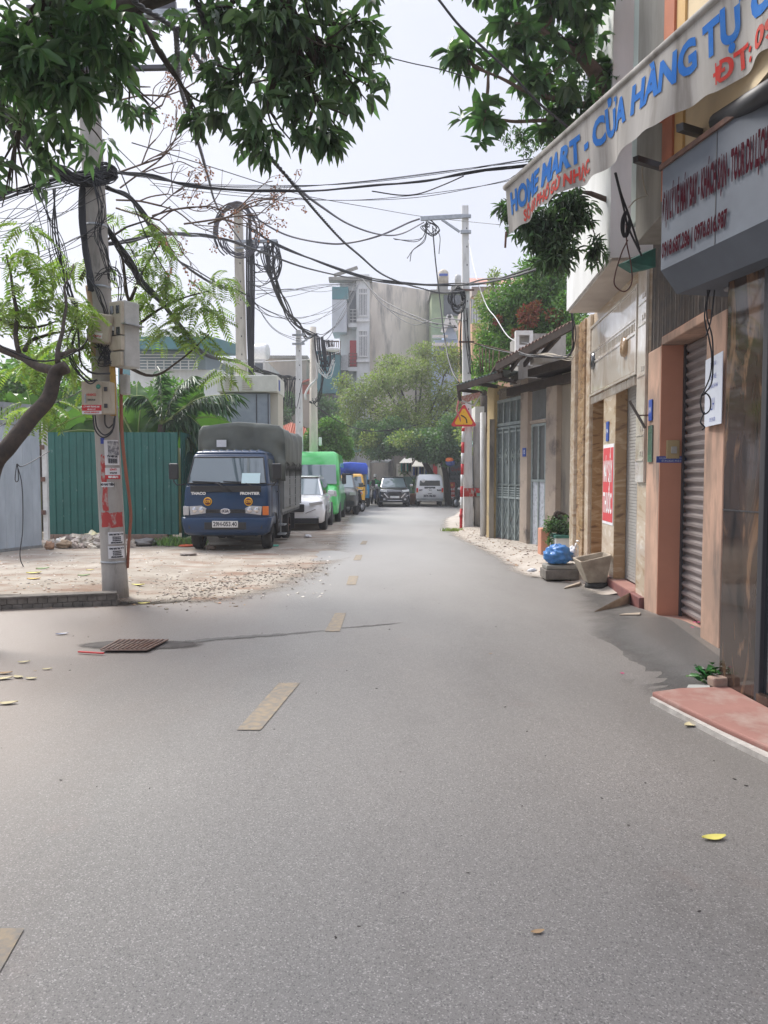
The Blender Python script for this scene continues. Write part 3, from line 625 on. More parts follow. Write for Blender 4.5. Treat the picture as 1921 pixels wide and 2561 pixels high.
# overhanging upper floor
dO = .46; sO0, sO1 = s0+.0, HM.S(1412, dO)
w_ = MB(); w_.fbox(HM, sO0, sO1, -3, dO, ZS, 9.6); uf = w_.build('upper_floor', M['white_wall'], mh)
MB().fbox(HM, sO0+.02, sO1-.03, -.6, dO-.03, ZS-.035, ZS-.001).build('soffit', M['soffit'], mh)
MB().fbox(HM, HM.S(1640,dO+.05), HM.S(1578,dO+.05), dO-.3, dO+.05, ZS-.25, 9.6).build('pillar', M['grey_render'], mh, bevel=.01)
MB().fbox(HM, HM.S(1578,dO+.05)+.002, HM.S(1563,dO+.05), dO-.2, dO+.035, ZS-.0, 9.6).build('corner_strip', mat('pale_green_trim', (.42,.48,.46), .6), mh, bevel=.005)
b = MB(); 
for i in range(3):
    z = 5.4+i*.0; 
b.fbox(HM, sO0+1.3, sO0+2.2, dO+.001, dO+.012, 5.6, 7.0); b.build('window', M['window_dark'], mh)
# number plate and red notice on the pier between the doors
s_, z_ = HM.sz(1521, 1079); np_ = MB().fbox(HM, s_-.075, s_+.075, .002, .014, z_-.14, z_+.14).build('number_plate', M['plate_blue'], bevel=.003)
tag(np_, 'small blue number plate above the red notice on the marble pier', 'number plate'); np_b = np_
text_on(np_, M['white_ink'], HM, '19A', s_, z_, .017, .085, flip=-1)
sA, zA = HM.sz(1537, 1120); sB, zB = HM.sz(1508, 1290)
nb = thing('red_notice', 'red poster with white lettering on the marble pier between the doors', 'poster', HM.pt(0, 0, 0))
nb.location = HM.pt((sA+sB)/2, .0, zB)
MB().fbox(HM, sA, sB, .002, .008, .88, 2.02).build('backing', M['paper'], nb)
MB().fbox(HM, sA+.02, sB-.02, .006, .011, .92, 1.97).build('red_field', mat('poster_red', (.58,.06,.07), .6), nb)
for t_, z_, h_ in (('MÁY SẤY', 1.62, .42), ('THUỐC', 1.17, .40)):
    text_on(nb, M['white_ink'], HM, t_, (sA+sB)/2, z_, .014, h_, flip=-1, fit=abs(sB-sA)*.8, bold=.01)
# small white tap on the pilaster
t0 = HM.pt(HM.S(1450, .13), .13, 0); tp = thing('water_tap', 'white plastic pipe with tap on the foot of the marble pilaster', 'tap', t0)
MB().tube([t0+Vector((-.02,-.03,.02)), t0+Vector((-.02,-.03,.42)), t0+Vector((-.06,-.08,.47)), t0+Vector((-.10,-.2,.47)), t0+Vector((-.10,-.22,.42))], .016, 8).build('pipe', M['white_paint'], tp)
MB().rbox(t0+Vector((-.06,-.16,.52)), (.03,.12,.02)).build('tap_handle', M['white_paint'], tp, bevel=.004)

# --- salmon house
HS = Wall((2.885, 6.1), (2.885+UF.x*2.4, 6.1+UF.y*2.4)); sh = thing('salmon_house', 'salmon rendered house with grey roller shutter and ochre upper wall', 'house', (2.885, 6.1, 0))
a1, a2 = HS.S(1760), HS.S(1808); b0, b1 = HS.S(1648), HS.S(1616); zl = HS.sz(1700, 816)[1]; zt = HS.sz(1617, 838)[1]
zt = 3.0
b = MB(); b.fbox(HS, b0, b1+.0, -2.5, 0, -.05, zt); b.build('pilaster', M['salmon_pale'], sh, bevel=.012)
b = MB(); b.fbox(HS, b0-.012, b0-.001, -.27, -.003, .03, zl-.001); b.build('door_reveal', M['orange'], sh)
b = MB(); b.fbox(HS, a2, a1, -2.5, .001, -.05, zt-.002); b.build('pilaster', M['salmon_pale'], sh, bevel=.012)
b = MB(); b.fbox(HS, a1, b0, -2.5, 0, zl, zt-.001); b.build('lintel', M['salmon_pale'], sh, bevel=.012)
MB().fbox(HS, a1+.001, b0-.014, -.6, -.003, zl-.012, zl-.001).build('lintel_soffit', M['orange'], sh)
b = MB(); zz = .06
while zz < zl-.02:
    q = [HS.pt(a1, -.285, zz), HS.pt(b0-.013, -.285, zz), HS.pt(b0-.013, -.25, zz+.035), HS.pt(a1, -.25, zz+.035), HS.pt(b0-.013, -.25, zz+.062), HS.pt(a1, -.25, zz+.062), HS.pt(b0-.013, -.285, zz+.078), HS.pt(a1, -.285, zz+.078), HS.pt(b0-.013, -.285, zz+.095), HS.pt(a1, -.285, zz+.095)]
    b.add(q, [(0,1,2,3), (3,2,4,5), (5,4,6,7), (7,6,8,9)]); zz += .095
b.build('roller_shutter', M['shutter'], sh)
MB().fbox(HS, b0-.06, b0-.0125, -.262, -.235, .03, zl-.014).build('shutter_guide', M['door_frame'], sh)
MB().fbox(HS, a1, b0, -2.5, .12, -.05, .03).build('doorstep', M['pink_tile'], sh, bevel=.008)
# dark corrugated screen above the lintel
b = MB(); k = a2
def cz(u, v): 
    s_ = a2+(b1-a2)*u; return HS.pt(s_, -.05+.02*math.sin(s_*2*math.pi/.085), zt+v*1.3)
b.grid(cz, 180, 1, False); b.build('corrugated_screen', M['corr_dark'], sh)
# upper floors
F2 = [('upper_wall', M['yellow_wall'], HS.S(1921,-.28), HS.S(1664,-.28), -.28), ('orange_strip', M['orange_strip'], HS.S(1664,-.28), HS.S(1640,-.28), -.22)]
MB().fbox(HS, HS.S(1905,.52)-.6, HS.S(1664,.52), -2.5, .52, 3.95, 9.6).build('upper_wall', mat('pale_ochre_wall', (.62,.50,.32), .85, (.52,.42,.28), 2), sh)
MB().fbox(HS, HS.S(1690,.54), HS.S(1664,.54), -2.4, .54, 3.94, 9.6).build('yellow_strip', M['yellow_wall'], sh)
b = MB(); b.fbox(HS, HS.S(1664,.56), HS.S(1640,.56), -2.4, .56, 3.9, 9.6)
for z in (4.55, 5.0, 5.9, 6.8): b.fbox(HS, HS.S(1664,.56)-.005, HS.S(1640,.56), .5, .585, z, z+.04)
b.build('orange_quoin', M['orange_strip'], sh)
# recessed upper part behind sign: pale band, window
wn = MB().fbox(HS, HS.S(1775,.53), HS.S(1695,.53), .521, .54, 5.4, 7.9).build('window', M['window_dark'], sh)
b = MB(); x0, x1 = HS.S(1775,.53), HS.S(1695,.53)
for s_ in (x0, (x0+x1)/2-.02, x1-.06): b.fbox(HS, s_, s_+.06, .54, .57, 5.4, 7.9)
for z in (5.35, 6.6, 7.85): b.fbox(HS, x0, x1, .542, .575, z, z+.07)
b.build('window_frame', M['white_paint'], wn)
# plates and boxes on the salmon pilaster
def fthing(name, label, cat, F, px, py, w_, h_, m, d=.002, t=.014, bev=.003):
    s_, z_ = F.sz(px, py, d); return tag(MB().fbox(F, s_-w_/2, s_+w_/2, d, d+t, z_-h_/2, z_+h_/2).build(name, m, bevel=bev), label, cat), s_, z_
o, s_, z_ = fthing('number_plate', 'blue number plate 191 high on the salmon pilaster', 'number plate', HS, 1629, 1026, .13, .24, M['plate_blue'])
text_on(o, M['white_ink'], HS, '191', s_, z_, .018, .085, flip=-1, sx=.8)
o, s_, z_ = fthing('green_placard', 'small dark green glossy placard in a thin frame on the salmon pilaster', 'placard', HS, 1628, 1110, .17, .42, mat('green_mirror', (.10,.16,.13), .08, coat=1))
# doorbell and blue sticker on the reveal (faces the camera)
HR = Wall((HS.pt(b0-.012, -.003, 0).x, HS.pt(b0-.012, -.003, 0).y), (HS.pt(b0-.012, -.27, 0).x, HS.pt(b0-.012, -.27, 0).y))
s_, z_ = HR.sz(1682, 1124); db = thing('doorbell_box', 'beige doorbell box with a switch on the salmon door reveal', 'doorbell', HR.pt(s_, 0, z_))
MB().fbox(HR, s_-.07, s_+.07, .001, .03, z_-.10, z_+.10).build('cover', mat('bell_beige', (.42,.33,.18), .5), db, bevel=.008)
MB().fbox(HR, s_-.025, s_+.035, .03, .05, z_-.045, z_+.03).build('switch', M['box_grey'], db, bevel=.006)
s_, z_ = HR.sz(1679, 1149); st = MB().fbox(HR, s_-.16, s_+.16, .001, .005, z_-.035, z_+.035).build('sticker', M['plate_blue'])
tag(st, 'long blue sticker with white lettering under the doorbell box', 'sticker')
text_on(st, M['white_ink'], HR, 'SỬA CHỮA VÀ LẮP ĐẶT CỬA CUỐN', s_, z_+.013, .007, .026, flip=1, sx=.62); text_on(st, M['white_ink'], HR, 'ĐT: 0912.345.678 - 091.82.33', s_, z_-.017, .007, .028, flip=1, sx=.62)
# flag bracket of angle steel by the number plate
p0, z0 = HS.sz(1621, 1060); fb = thing('flag_bracket', 'rusty slanting steel flag bracket beside the number plate', 'bracket', HS.pt(p0, 0, z0))
MB().bar(HS.pt(p0, .03, z0-.05), HS.pt(p0+.06, .20, z0+.27), .05, .03).build('socket', mat('bracket_steel', (.12,.105,.09), .6), fb, bevel=.004)
MB().bar(HS.pt(p0, .0, z0+.1), HS.pt(p0+.03, .12, z0+.1), .015).build('stay', M['rust'], fb)
# notice board hanging on the near pilaster
s_a, z_a = HS.sz(1809, 890); s_b, z_b = HS.sz(1770, 1025)
nt_ = thing('paper_notice', 'white paper notice with blue print pinned beside the granite wall', 'notice', HS.pt((s_a+s_b)/2, 0, z_b))
HB = Wall((HS.pt(a1-.06, .02, 0).x, HS.pt(a1-.06, .02, 0).y), (HS.pt(a2-.05, .06, 0).x, HS.pt(a2-.05, .06, 0).y))
s_a, z_a = HB.sz(1768, 900); s_b, z_b = HB.sz(1808, 1010)
zA, zB = 2.52, 1.92
MB().fbox(HB, s_a, s_b, .004, .01, 2.02, 2.62).build('paper', mat('notice_blue_white', (.60,.64,.72), .7), nt_)
sm_ = (s_a+s_b)/2
for t_, z_, h_ in (('THÔNG BÁO', 2.55, .05), ('CHO THUÊ', 2.44, .06), ('CỬA HÀNG VÀ NHÀ', 2.36, .05), ('LH', 2.2, .15), ('0912 345 678', 2.07, .05)):
    text_on(nt_, M['blue_ink'], HB, t_, sm_, z_, .013, h_, flip=1, sx=.62)

# --- granite shopfront, turned towards the viewer
HG = Wall((2.5, 5.2), (2.5-.195*1.0, 6.2)); gs = thing('granite_shop', 'shopfront of dark polished granite with a steel framed edge', 'shop', HG.pt(0, 0, 0))
g0, g1 = HG.S(1903), HG.S(1811)
MB().fbox(HG, g0, g1, -.5, 0, -.03, 3.2).build('granite_wall', M['granite'], gs)
b = MB()
b.fbox(HG, g0+.0, g1, 0, .004, 1.335, 1.345); b.build('tile_joint', M['door_frame'], gs)
MB().fbox(HG, g0-.05, g0, -.3, .012, -.03, 3.2).build('door_frame', M['door_frame'], gs, bevel=.005)
MB().fbox(HG, g0-1.6, g0-.05, -.3, -.02, -.03, 3.2).build('glass_door', M['window_dark'], gs)
MB().fbox(HG, g0-.4, g0-.06, -.01, .04, -.03, .12).build('plinth', M['granite'], gs)
MB().fbox(HG, g0-6, g0-1.6, -.5, 0, -.03, 3.2).build('side_wall', M['granite'], gs)
# fish shaped stickers on the polished wall
for px, py, r_ in ((1893, 955, .10), (1854, 1012, .05), (1893, 1008, .06)):
    pass
# sign box
HX = Wall((2.338, 4.5), (2.1, 5.7)); sx0, sx1 = -1.9, HX.L
sg = thing('sign_box', 'grey metal sign box with peeling dark red lettering over the granite shopfront', 'sign', HX.pt(sx1, 0, 3.12))
pr = [(0, 3.89), (0, 3.14), (-.14, 2.97), (-.75, 2.97), (-.75, 3.89)]
b = MB(); A_ = [HX.pt(sx1, d, z) for d, z in pr]; b.prism(A_, HX.pt(sx0, 0, 0)-HX.pt(sx1, 0, 0)); b.build('box', M['grey_cladding'], sg)
MB().fbox(HX, sx0, sx1+.02, -.76, .02, 3.89, 3.925).build('top_trim', M['rust'], sg)
MB().fbox(HX, HX.S(1775)-.004, HX.S(1775)+.004, 0, .003, 3.14, 3.89).build('panel_joint', M['door_frame'], sg)
MB().cyl(HX.pt(HX.S(1815,-.4), -.45, 2.969), HX.pt(HX.S(1815,-.4), -.45, 2.955), .085, .08, 24).build('downlight', M['clad_under'], sg)
s_, z_ = HX.sz(1767, 432)
text_on(sg, M['sign_red'], HX, 'ĐẠI LÝ VÉ MÁY BAY - KHÁCH SẠN - TOUR DU LỊCH', HX.S(1648), 3.58, .012, .27, flip=-1, fit=HX.S(1648)-HX.S(1904), bold=.013, align='LEFT')
text_on(sg, M['sign_red'], HX, '0918.687.286 | 0976.816.987', HX.S(1648), 3.27, .012, .15, flip=-1, fit=HX.S(1648)-HX.S(1808), bold=.006, align='LEFT')
for h_ in ((.012),):
    text_on(sg, M['sign_red'], HX, 'HÀ NỘI', HX.S(1914), 3.5, .012, .42, flip=-1, sx=.5, bold=.012, align='LEFT')

# awning of the shop: rolled tube, arms and printed valance
AW0, AW1 = Vector((2.9, 1.9)), Vector((1.262, 7.95)); HA = Wall(AW0, AW1); ZA = 4.6
aw = thing('awning', 'dirty white awning valance with blue and red lettering over the street', 'awning', HA.pt(HA.L, 0, ZA))
def ztop(s_): return ZA-.00*s_
def vh(s_): return .60-.13*(s_/HA.L)+.012*math.sin(s_*3.1)+.008*math.sin(s_*11)+.006*math.sin(s_*23)
def vd(s_, t): return -.02-.05*t*math.sin(s_*4.3+1)-.03*t*math.sin(s_*13.0+2)*(.4+.6*math.sin(s_*1.7)**2)
def vp(s_, z, d=0):           # z measured down from the tube
    t = z/vh(s_); return HA.pt(s_, vd(s_, t)+d, ztop(s_)-z)
MB().grid(lambda u, v: vp(u*HA.L, v*vh(u*HA.L)), 240, 10).build('valance', M['awning'], aw)
MB().tube([HA.pt(0,-.03,ZA+.02), HA.pt(HA.L+.03,-.03,ZA+.02)], .032, 12).build('front_bar', M['awning'], aw)
MB().grid(lambda u, v: HA.pt(u*HA.L*.98, -.03-v*.8, ZA+.05+v*.45), 20, 4).build('canopy', M['awning'], aw)
MB().tube([P(1795,305,5.2), P(1990,185,4.2)], .062, 14).build('roller', M['cable'], aw)
b = MB(); q0 = P(1480, 402, 6.6); 
for (x, y, d, x2, y2, d2) in ((1700,318,5.3,1790,345,5.75), (1590,398,6.3,1668,422,6.6)):
    MB().bar(P(x, y, d), P(x2, y2, d2), .05, .05).build('arm', M['door_frame'], aw)
b = MB().bar(HA.pt(HA.L-.02, -.02, ZA-vh(HA.L)+.02), HA.pt(HA.L-.0, -.02, ZA-vh(HA.L)-.14), .02).build('hem_rod', M['rust'], aw)
def awtext(body, s_start, z, size, m, **k):
    vs, fs = text_data(body, size, align='LEFT', **k)
    bm = bmesh.new(); V = [bm.verts.new((x, y, 0)) for x, y in vs]
    for f in fs:
        try: bm.faces.new([V[i] for i in f])
        except ValueError: pass
    bmesh.ops.triangulate(bm, faces=bm.faces[:])
    for _ in range(3):
        ee = [e for e in bm.edges if e.calc_length() > .06]
        if not ee: break
        bmesh.ops.subdivide_edges(bm, edges=ee, cuts=1, use_grid_fill=False); bmesh.ops.triangulate(bm, faces=bm.faces[:])
    bm.verts.index_update(); b = MB()
    b.add([vp(s_start-v.co.x, z-v.co.y, .006) for v in bm.verts], [tuple(v.index for v in f.verts) for f in bm.faces]); bm.free()
    return b.build('lettering', m, aw)
sq = HA.S(1265)
awtext('HOME MART - CỬA HÀNG TỰ', HA.S(1264), .21, .29, M['awning_blue'], fit=HA.S(1264)-HA.S(1815), bold=.013)
awtext('CHỌN', HA.S(1842), .21, .30, M['awning_blue'], sx=.9, bold=.019)
awtext('SỐ 433 PHỐ GÙ NHẠC', HA.S(1292), .41, .15, M['awning_red'], fit=HA.S(1292)-HA.S(1455), bold=.006)
awtext('ĐT: 0918 687 286', HA.S(1752), .45, .17, M['awning_red'], fit=1.55, bold=.006)

# small things by the doorsteps
def ramp(pts, z0, z1, name, label, m, cat='ramp'):
    w4 = [G(*p) for p in pts]; b = MB(); v = [Vector((p.x, p.y, zroad(p.x, p.y)+.002)) for p in w4]
    t = [v[0]+Vector((0,0,z0)), v[1]+Vector((0,0,z1)), v[2]+Vector((0,0,z1)), v[3]+Vector((0,0,z0))]
    return tag(b.hexa(v+t).build(name, m, bevel=.006), label, cat)
ramp([(1487,1538),(1570,1512),(1592,1500),(1515,1530)], .015, .13, 'door_ramp', 'wedge shaped concrete ramp leaning on the maroon doorstep', M['trough'])
ramp([(1548,1556),(1600,1558),(1603,1548),(1560,1551)], .015, .02, 'loose_tile', 'thin broken tile lying in front of the maroon step', M['plank'], 'tile')
ramp([(1411,1474),(1450,1466),(1452,1460),(1415,1470)], .015, .04, 'loose_board', 'short pale board lying under the concrete trough', M['plank'], 'board')
# brick and plant at the foot of the granite
g_ = G(1795, 1735); br = tag(MB().rbox((g_.x, g_.y, .09), (.125,.09,.075), (0,.0,.2)).build('loose_brick', mat('pale_brick', (.36,.25,.19), .9, (.28,.2,.16), 20, bump=.5), bevel=.014), 'pale worn brick holding a plastic sheet beside the green plant', 'brick')
a, c_, e_, f_ = G(1717,1741), G(1775,1741), G(1775,1733), G(1722,1733); 
tag(MB().prism([Vector((p.x, p.y, .05)) for p in (a, c_, e_, f_)], (0,0,.012)).build('plastic_sheet', M['box_grey']), 'flattened grey plastic sheet lying beside the brick', 'sheet')
# ------------------------------------------------------------------ near left pole with its boxes
PB = G(290, 1499); PT = Vector((PB.x-.33, PB.y, 9.6))
pole = thing('utility_pole', 'tapering round concrete utility pole pasted with posters at the left kerb', 'pole', PB)
def pax(z): t = z/9.6; return PB.lerp(PT, t)
def prad(z): return .158-.05*z/9.6
MB().tube([Vector((*pax(z).xy, z)) for z in (-.1, .3, 1, 2, 3, 4.5, 6, 8, 9.6)], [prad(max(0, z))+(.01 if z < .2 else 0) for z in (-.1, .3, 1, 2, 3, 4.5, 6, 8, 9.6)], 28).build('shaft', M['concrete'], pole)
for z in (.47, 2.42, 3.02, 3.9, 4.65): MB().cyl(Vector((*pax(z).xy, z)), Vector((*pax(z).xy, z+.03)), prad(z)+.006, None, 24).build('strap', M['steel'], pole)
def patch(x0, y0, x1, y1, eps=.004, nu=10, nv=6, jag=0.0):
    """rectangle of pixels wrapped round the pole"""
    z1 = P(0, y0, PB.y-.14).z; z0 = P(0, y1, PB.y-.14).z; zc = (z0+z1)/2; ax = pax(zc); r = prad(zc)+eps
    def ang(px): k = (P(px, (y0+y1)/2, PB.y-.14).x-ax.x)/r; return math.asin(max(-.97, min(.97, k)))
    a0, a1 = ang(x0), ang(x1)
    def fn(u, v):
        z = z0+(z1-z0)*v; a = a0+(a1-a0)*u; c = pax(z); rr = prad(z)+eps
        j = jag*noise.noise(Vector((u*6, v*5, x0*.1)))
        return (c.x+rr*math.sin(a+j), c.y-rr*math.cos(a+j), z+j*.3)
    return MB().grid(fn, nu, nv), (a0, a1, z0, z1)
def ptext(parent, m, body, q, v, size, sx=.8, bold=.003):
    a0, a1, z0, z1 = q; vs, fs = text_data(body, size, sx=sx, bold=bold); zc = z0+(z1-z0)*v; am = (a0+a1)/2; out = []
    for x, y in vs:
        z = zc+y; c = pax(z); rr = prad(z)+.0085; a = am+x/rr; out.append((c.x+rr*math.sin(a), c.y-rr*math.cos(a), z))
    b = MB(); b.add(out, fs); return b.build('lettering', m, parent)
b, q = patch(254, 1282, 314, 1320, .003, 12, 6, .06); b.build('red_band', M['red_paint_worn'], pole)
b, q = patch(255, 1140, 268, 1280, .003, 4, 20, .12); b.build('red_band', M['red_paint_worn'], pole)
def poster(x0, y0, x1, y1, label, cat='poster'):
    b, q = patch(x0, y0, x1, y1, .0055); o = b.build('poster', M['paper']); tag(o, label, cat, 'posters pasted on the near pole'); return o, q
o, q = poster(262, 1100, 304, 1163, 'white missing bird notice with dark photo, highest poster on the near pole')
b, q2 = patch(270, 1103, 294, 1138, .0075); b.build('picture', mat('photo_grey', (.12,.12,.14), .7, (.5,.5,.5), 30, 3), o)
ptext(o, M['ink'], 'TÌM VẸT LẠC', q, .34, .028)
for v in (.24, .19, .14, .09): ptext(o, M['ink'], 'mất một con vẹt màu xanh', q, v, .013)
o, q = poster(264, 1170, 300, 1188, 'small installation service poster above the red phone strip on the near pole')
ptext(o, M['red_ink'], 'LẮP ĐẶT', q, .75, .026); ptext(o, M['ink'], 'internet wifi', q, .3, .022)
b, q = patch(264, 1188, 300, 1198, .006); o = b.build('poster', M['red_ink']); tag(o, 'red paper strip with a white phone number on the near pole', 'poster', 'posters pasted on the near pole')
ptext(o, M['white_ink'], '0356.088.611', q, .5, .034, .68)
o, q = poster(254, 1206, 283, 1218, 'torn scrap of a loan notice half way down the near pole'); ptext(o, M['ink'], 'HO VAY TIỀN', q, .5, .035)
for y0, y1, lb in ((1331, 1361, 'upper loan poster near the foot of the near pole'), (1366, 1397, 'lower loan poster nearest the ground on the near pole')):
    o, q = poster(272, y0, 313, y1, lb); ptext(o, M['ink'], 'CHO VAY TRẢ GÓP', q, .80, .026)
    for v in (.58, .44, .30): ptext(o, M['ink'], 'THỦ TỤC NHANH GỌN', q, v, .012)
    ptext(o, M['ink'], 'LIÊN HỆ: 0888 259 239', q, .12, .019)
b, q = patch(252, 1095, 262, 1110, .004); o = b.build('sticker', M['blue_ink']); tag(o, 'blue scrap of sticker at the top left of the posters', 'sticker')

def boxthing(name, label, px, py, d, w_, h_, dep, m, rot=(0,0,0), bev=.015, cat='utility box'):
    c = P(px, py, d); t = thing(name, label, cat, c); MB().rbox(c, (w_, dep, h_), rot).build('casing', m, t, bevel=bev); return t, c
def on(c, rot, off): return c+Euler(rot).to_matrix()@Vector(off)
r_ = (0, R(8), 0)
t, c = boxthing('junction_box', 'tilted cream junction box with a phone sticker on the near pole', 252, 822, PB.y-.27, .29, .355, .13, M['box_cream'], r_, .03)
MB().rbox(on(c, r_, (0,-.066,0)), (.255,.012,.32), r_).build('lid', M['box_cream'], t, bevel=.012)
MB().rbox(on(c, r_, (.155,0,.02)), (.03,.05,.05), r_).build('latch', M['box_grey'], t, bevel=.005)
MB().rbox(on(c, r_, (.0,-.074,-.095)), (.115,.003,.065), r_).build('sticker', M['paper'], t)
vs, fs = text_data('0938.719.119', .026, sx=.7, bold=.002); b = MB(); b.add([on(c, r_, (x, -.078, -.105+y)) for x, y in vs], fs); b.build('lettering', M['red_ink'], t)
# meter box: tall grey casing seen from its left, four little windows and a lower flap
c = P(316, 838, PB.y-.16); t = thing('meter_box', 'tall grey electricity meter box with four little windows on the near pole', 'utility box', c)
MB().rbox(c+Vector((-.01,.02,.0)), (.22,.24,.80), (0,0,R(-28))).build('casing', M['box_grey'], t, bevel=.015)
rz = R(-28)
def mb_(x, y, z, sx, sy, sz, m, nm): return MB().rbox(c+Vector((-.01,.02,0))+Euler((0,0,rz)).to_matrix()@Vector((x, y, z)), (sx, sy, sz), (0,0,rz)).build(nm, m, t, bevel=.006)
mb_(0,-.14,.18,.20,.06,.40, M['box_cream'], 'meter_cover'); mb_(0,-.14,-.12,.20,.07,.17, M['box_cream'], 'meter_cover'); mb_(.0,-.15,-.31,.18,.05,.17, M['box_cream'], 'flap')
for z in (.28, .02):
    for x in (-.05, .05): mb_(x,-.172,z,.06,.012,.10, M['window_dark'], 'window')
MB().rbox(c+Vector((0,0,.11)), (.3,.30,.014), (0,0,rz)).build('strap', M['steel'], t)
t, c = boxthing('telecom_box', 'square cream telecom box with a red and white sticker on the near pole', 247, 996, PB.y-.30, .345, .39, .17, M['box_cream'])
MB().rbox(c+Vector((-.045,-.09,0)), (.25,.012,.385)).build('door', M['box_cream'], t, bevel=.004)
for z in (.1, -.1): MB().rbox(c+Vector((.12,-.095,z)), (.035,.02,.05)).build('hinge', M['door_frame'], t)
MB().rbox(c+Vector((-.125,-.1,-.015)), (.02,.014,.11)).build('handle', M['steel'], t, bevel=.005)
MB().rbox(c+Vector((-.05,-.099,-.125)), (.235,.003,.07)).build('sticker', M['red_ink'], t); MB().rbox(c+Vector((-.05,-.099,-.18)), (.235,.003,.04)).build('sticker', M['paper'], t)
MB().cyl(c+Vector((.035,-.099,.13)), c+Vector((.035,-.102,.13)), .028, None, 16).build('emblem', mat('emblem_green', (.04,.22,.16), .5), t)
for s_, z, h_, mm in (('LẮP WIFI TRONG 24H', -.112, .026, 'white_ink'), ('MIỄN PHÍ LẮP ĐẶT', -.143, .016, 'white_ink'), ('HOTLINE: 0888.825.127', -.18, .024, 'red_ink'), ('HNI0432', .03, .04, 'red_ink'), ('1800.8168', -.03, .03, 'ink')):
    vs, fs = text_data(s_, h_, sx=.75, bold=.001); b = MB(); b.add([c+Vector((-.05+x, -.104, z+y)) for x, y in vs], fs); b.build('lettering', M[mm], t)
boxthing('small_grey_box', 'small grey box with stickers low on the right of the near pole', 313, 962, PB.y-.05, .10, .25, .12, M['box_grey'])
def tubes(name, label, cat, pts, r, m, n=8, group=None, k=6):
    return tag(MB().tube(catmull([P(*p) for p in pts], k), r, n).build(name, m), label, cat, group)
D = PB.y
tubes('conduit', 'tan conduit strapped up the left side of the near pole', 'pipe', [(222,715,D-.1),(230,770,D-.1),(233,840,D-.12),(238,890,D-.1)], .042, M['tan_pvc'], 12)
tubes('conduit', 'bright yellow conduit beside the telecom box on the near pole', 'pipe', [(281,912,D-.19),(283,975,D-.19),(284,1040,D-.19)], .035, M['yellow_pvc'], 12)
tubes('pipe', 'rust red pipe curving down the right side of the near pole', 'pipe', [(303,900,D-.05),(303,1010,D-.05),(306,1100,D-.06),(316,1190,D-.05),(325,1260,D),(327,1300,D),(322,1360,D),(319,1420,D+.02)], [.022]*20+[.02]*23, mat('red_brown_pipe', (.28,.10,.06), .6), 8)
b = MB()
for pts in ([(232,1035,D-.2),(238,1075,D-.24),(258,1094,D-.27),(280,1080,D-.27),(286,1045,D-.22)],[(237,1035,D-.2),(243,1070,D-.24),(262,1088,D-.27),(283,1072,D-.27),(288,1040,D-.22)],[(262,1035,D-.24),(263,1060,D-.26),(272,1070,D-.26),(284,1060,D-.24)]):
    b.tube(catmull([P(*p) for p in pts], 8), .009, 6)
tag(b.build('cable_loop', M['cable']), 'two black cable loops hanging under the telecom box', 'cable')
# crossarms
ca = thing('crossarm', 'grey steel crossarm with slanting braces near the top of the near pole', 'crossarm', P(262, 45, D))
MB().bar(P(70,42,D-.2), P(470,34,D-.2), .10, .07).build('arm', M['steel'], ca, bevel=.004)
MB().bar(P(350,90,D-.22), P(410,40,D-.22), .07, .02).build('brace', M['steel'], ca); MB().bar(P(70,30,D-.15), P(440,14,D-.15), .08, .12).build('beam', M['cable2'], ca)
ca = thing('crossarm', 'lower dark steel crossarm on the near pole among the leaves', 'crossarm', P(262, 170, D))
MB().bar(P(120,175,D-.2), P(470,168,D-.2), .06, .05).build('arm', M['cable2'], ca, bevel=.004)

# ------------------------------------------------------------------ fences and gate on the left
gt = thing('sheet_gate', 'tall grey sheet metal gate with open steel rails along its top', 'gate', G(50, 1385))
WG = Wall((-9.3, 11.9), (-7.35, 16.0)); 
u0, u1 = WG.S(-60), WG.S(101)
zb = .05; zt_ = 2.6
k = 0; n = 7; b = MB()
for i in range(n):
    s0_ = u0+(u1-u0)*i/n; s1_ = u0+(u1-u0)*(i+1)/n-.006; b.fbox(WG, s0_, s1_, -.02, .0, zb, zt_)
b.build('sheet_panel', M['sheet'], gt)
b = MB()
for z in (zt_+.02, zt_+.36): b.fbox(WG, u0, u1, -.05, .03, z, z+.10)
for i in range(12): s_ = u0+(u1-u0)*i/11; b.fbox(WG, s_-.03, s_+.03, -.04, .01, zt_+.05, zt_+.4)
MB().fbox(WG, u0, u1, -.05, .015, zb-.04, zb+.02).build('rail', M['steel'], gt)
b.build('rail', M['steel'], gt)
gp = G(118, 1368); ft = thing('gate_post', 'white steel post with rusty red hinges between gate and green fence', 'post', gp)
MB().box(gp.x-.05, gp.x+.05, gp.y-.05, gp.y+.05, gp.z-.05, 2.75).build('post', M['white_paint'], ft, bevel=.005)
for z in (2.15, 1.45, .72): MB().box(gp.x-.24, gp.x+.02, gp.y-.09, gp.y-.05, z, z+.06).build('hinge', M['steel'], ft); MB().box(gp.x-.06, gp.x+.03, gp.y-.12, gp.y-.09, z-.02, z+.08).build('rust_patch', M['rust'], ft)
FA, FB = Vector((P(122,1185,17.5).x, 17.5)), Vector((P(452,1185,17.5).x, 17.5)); FW = Wall(FA, FB)
fc = thing('green_fence', 'green corrugated sheet metal fence on a low brick base', 'fence', Vector((FA.x, 17.5, 0)))
zf0 = P(0,1337,17.5).z; zf1 = P(0,1081,17.5).z
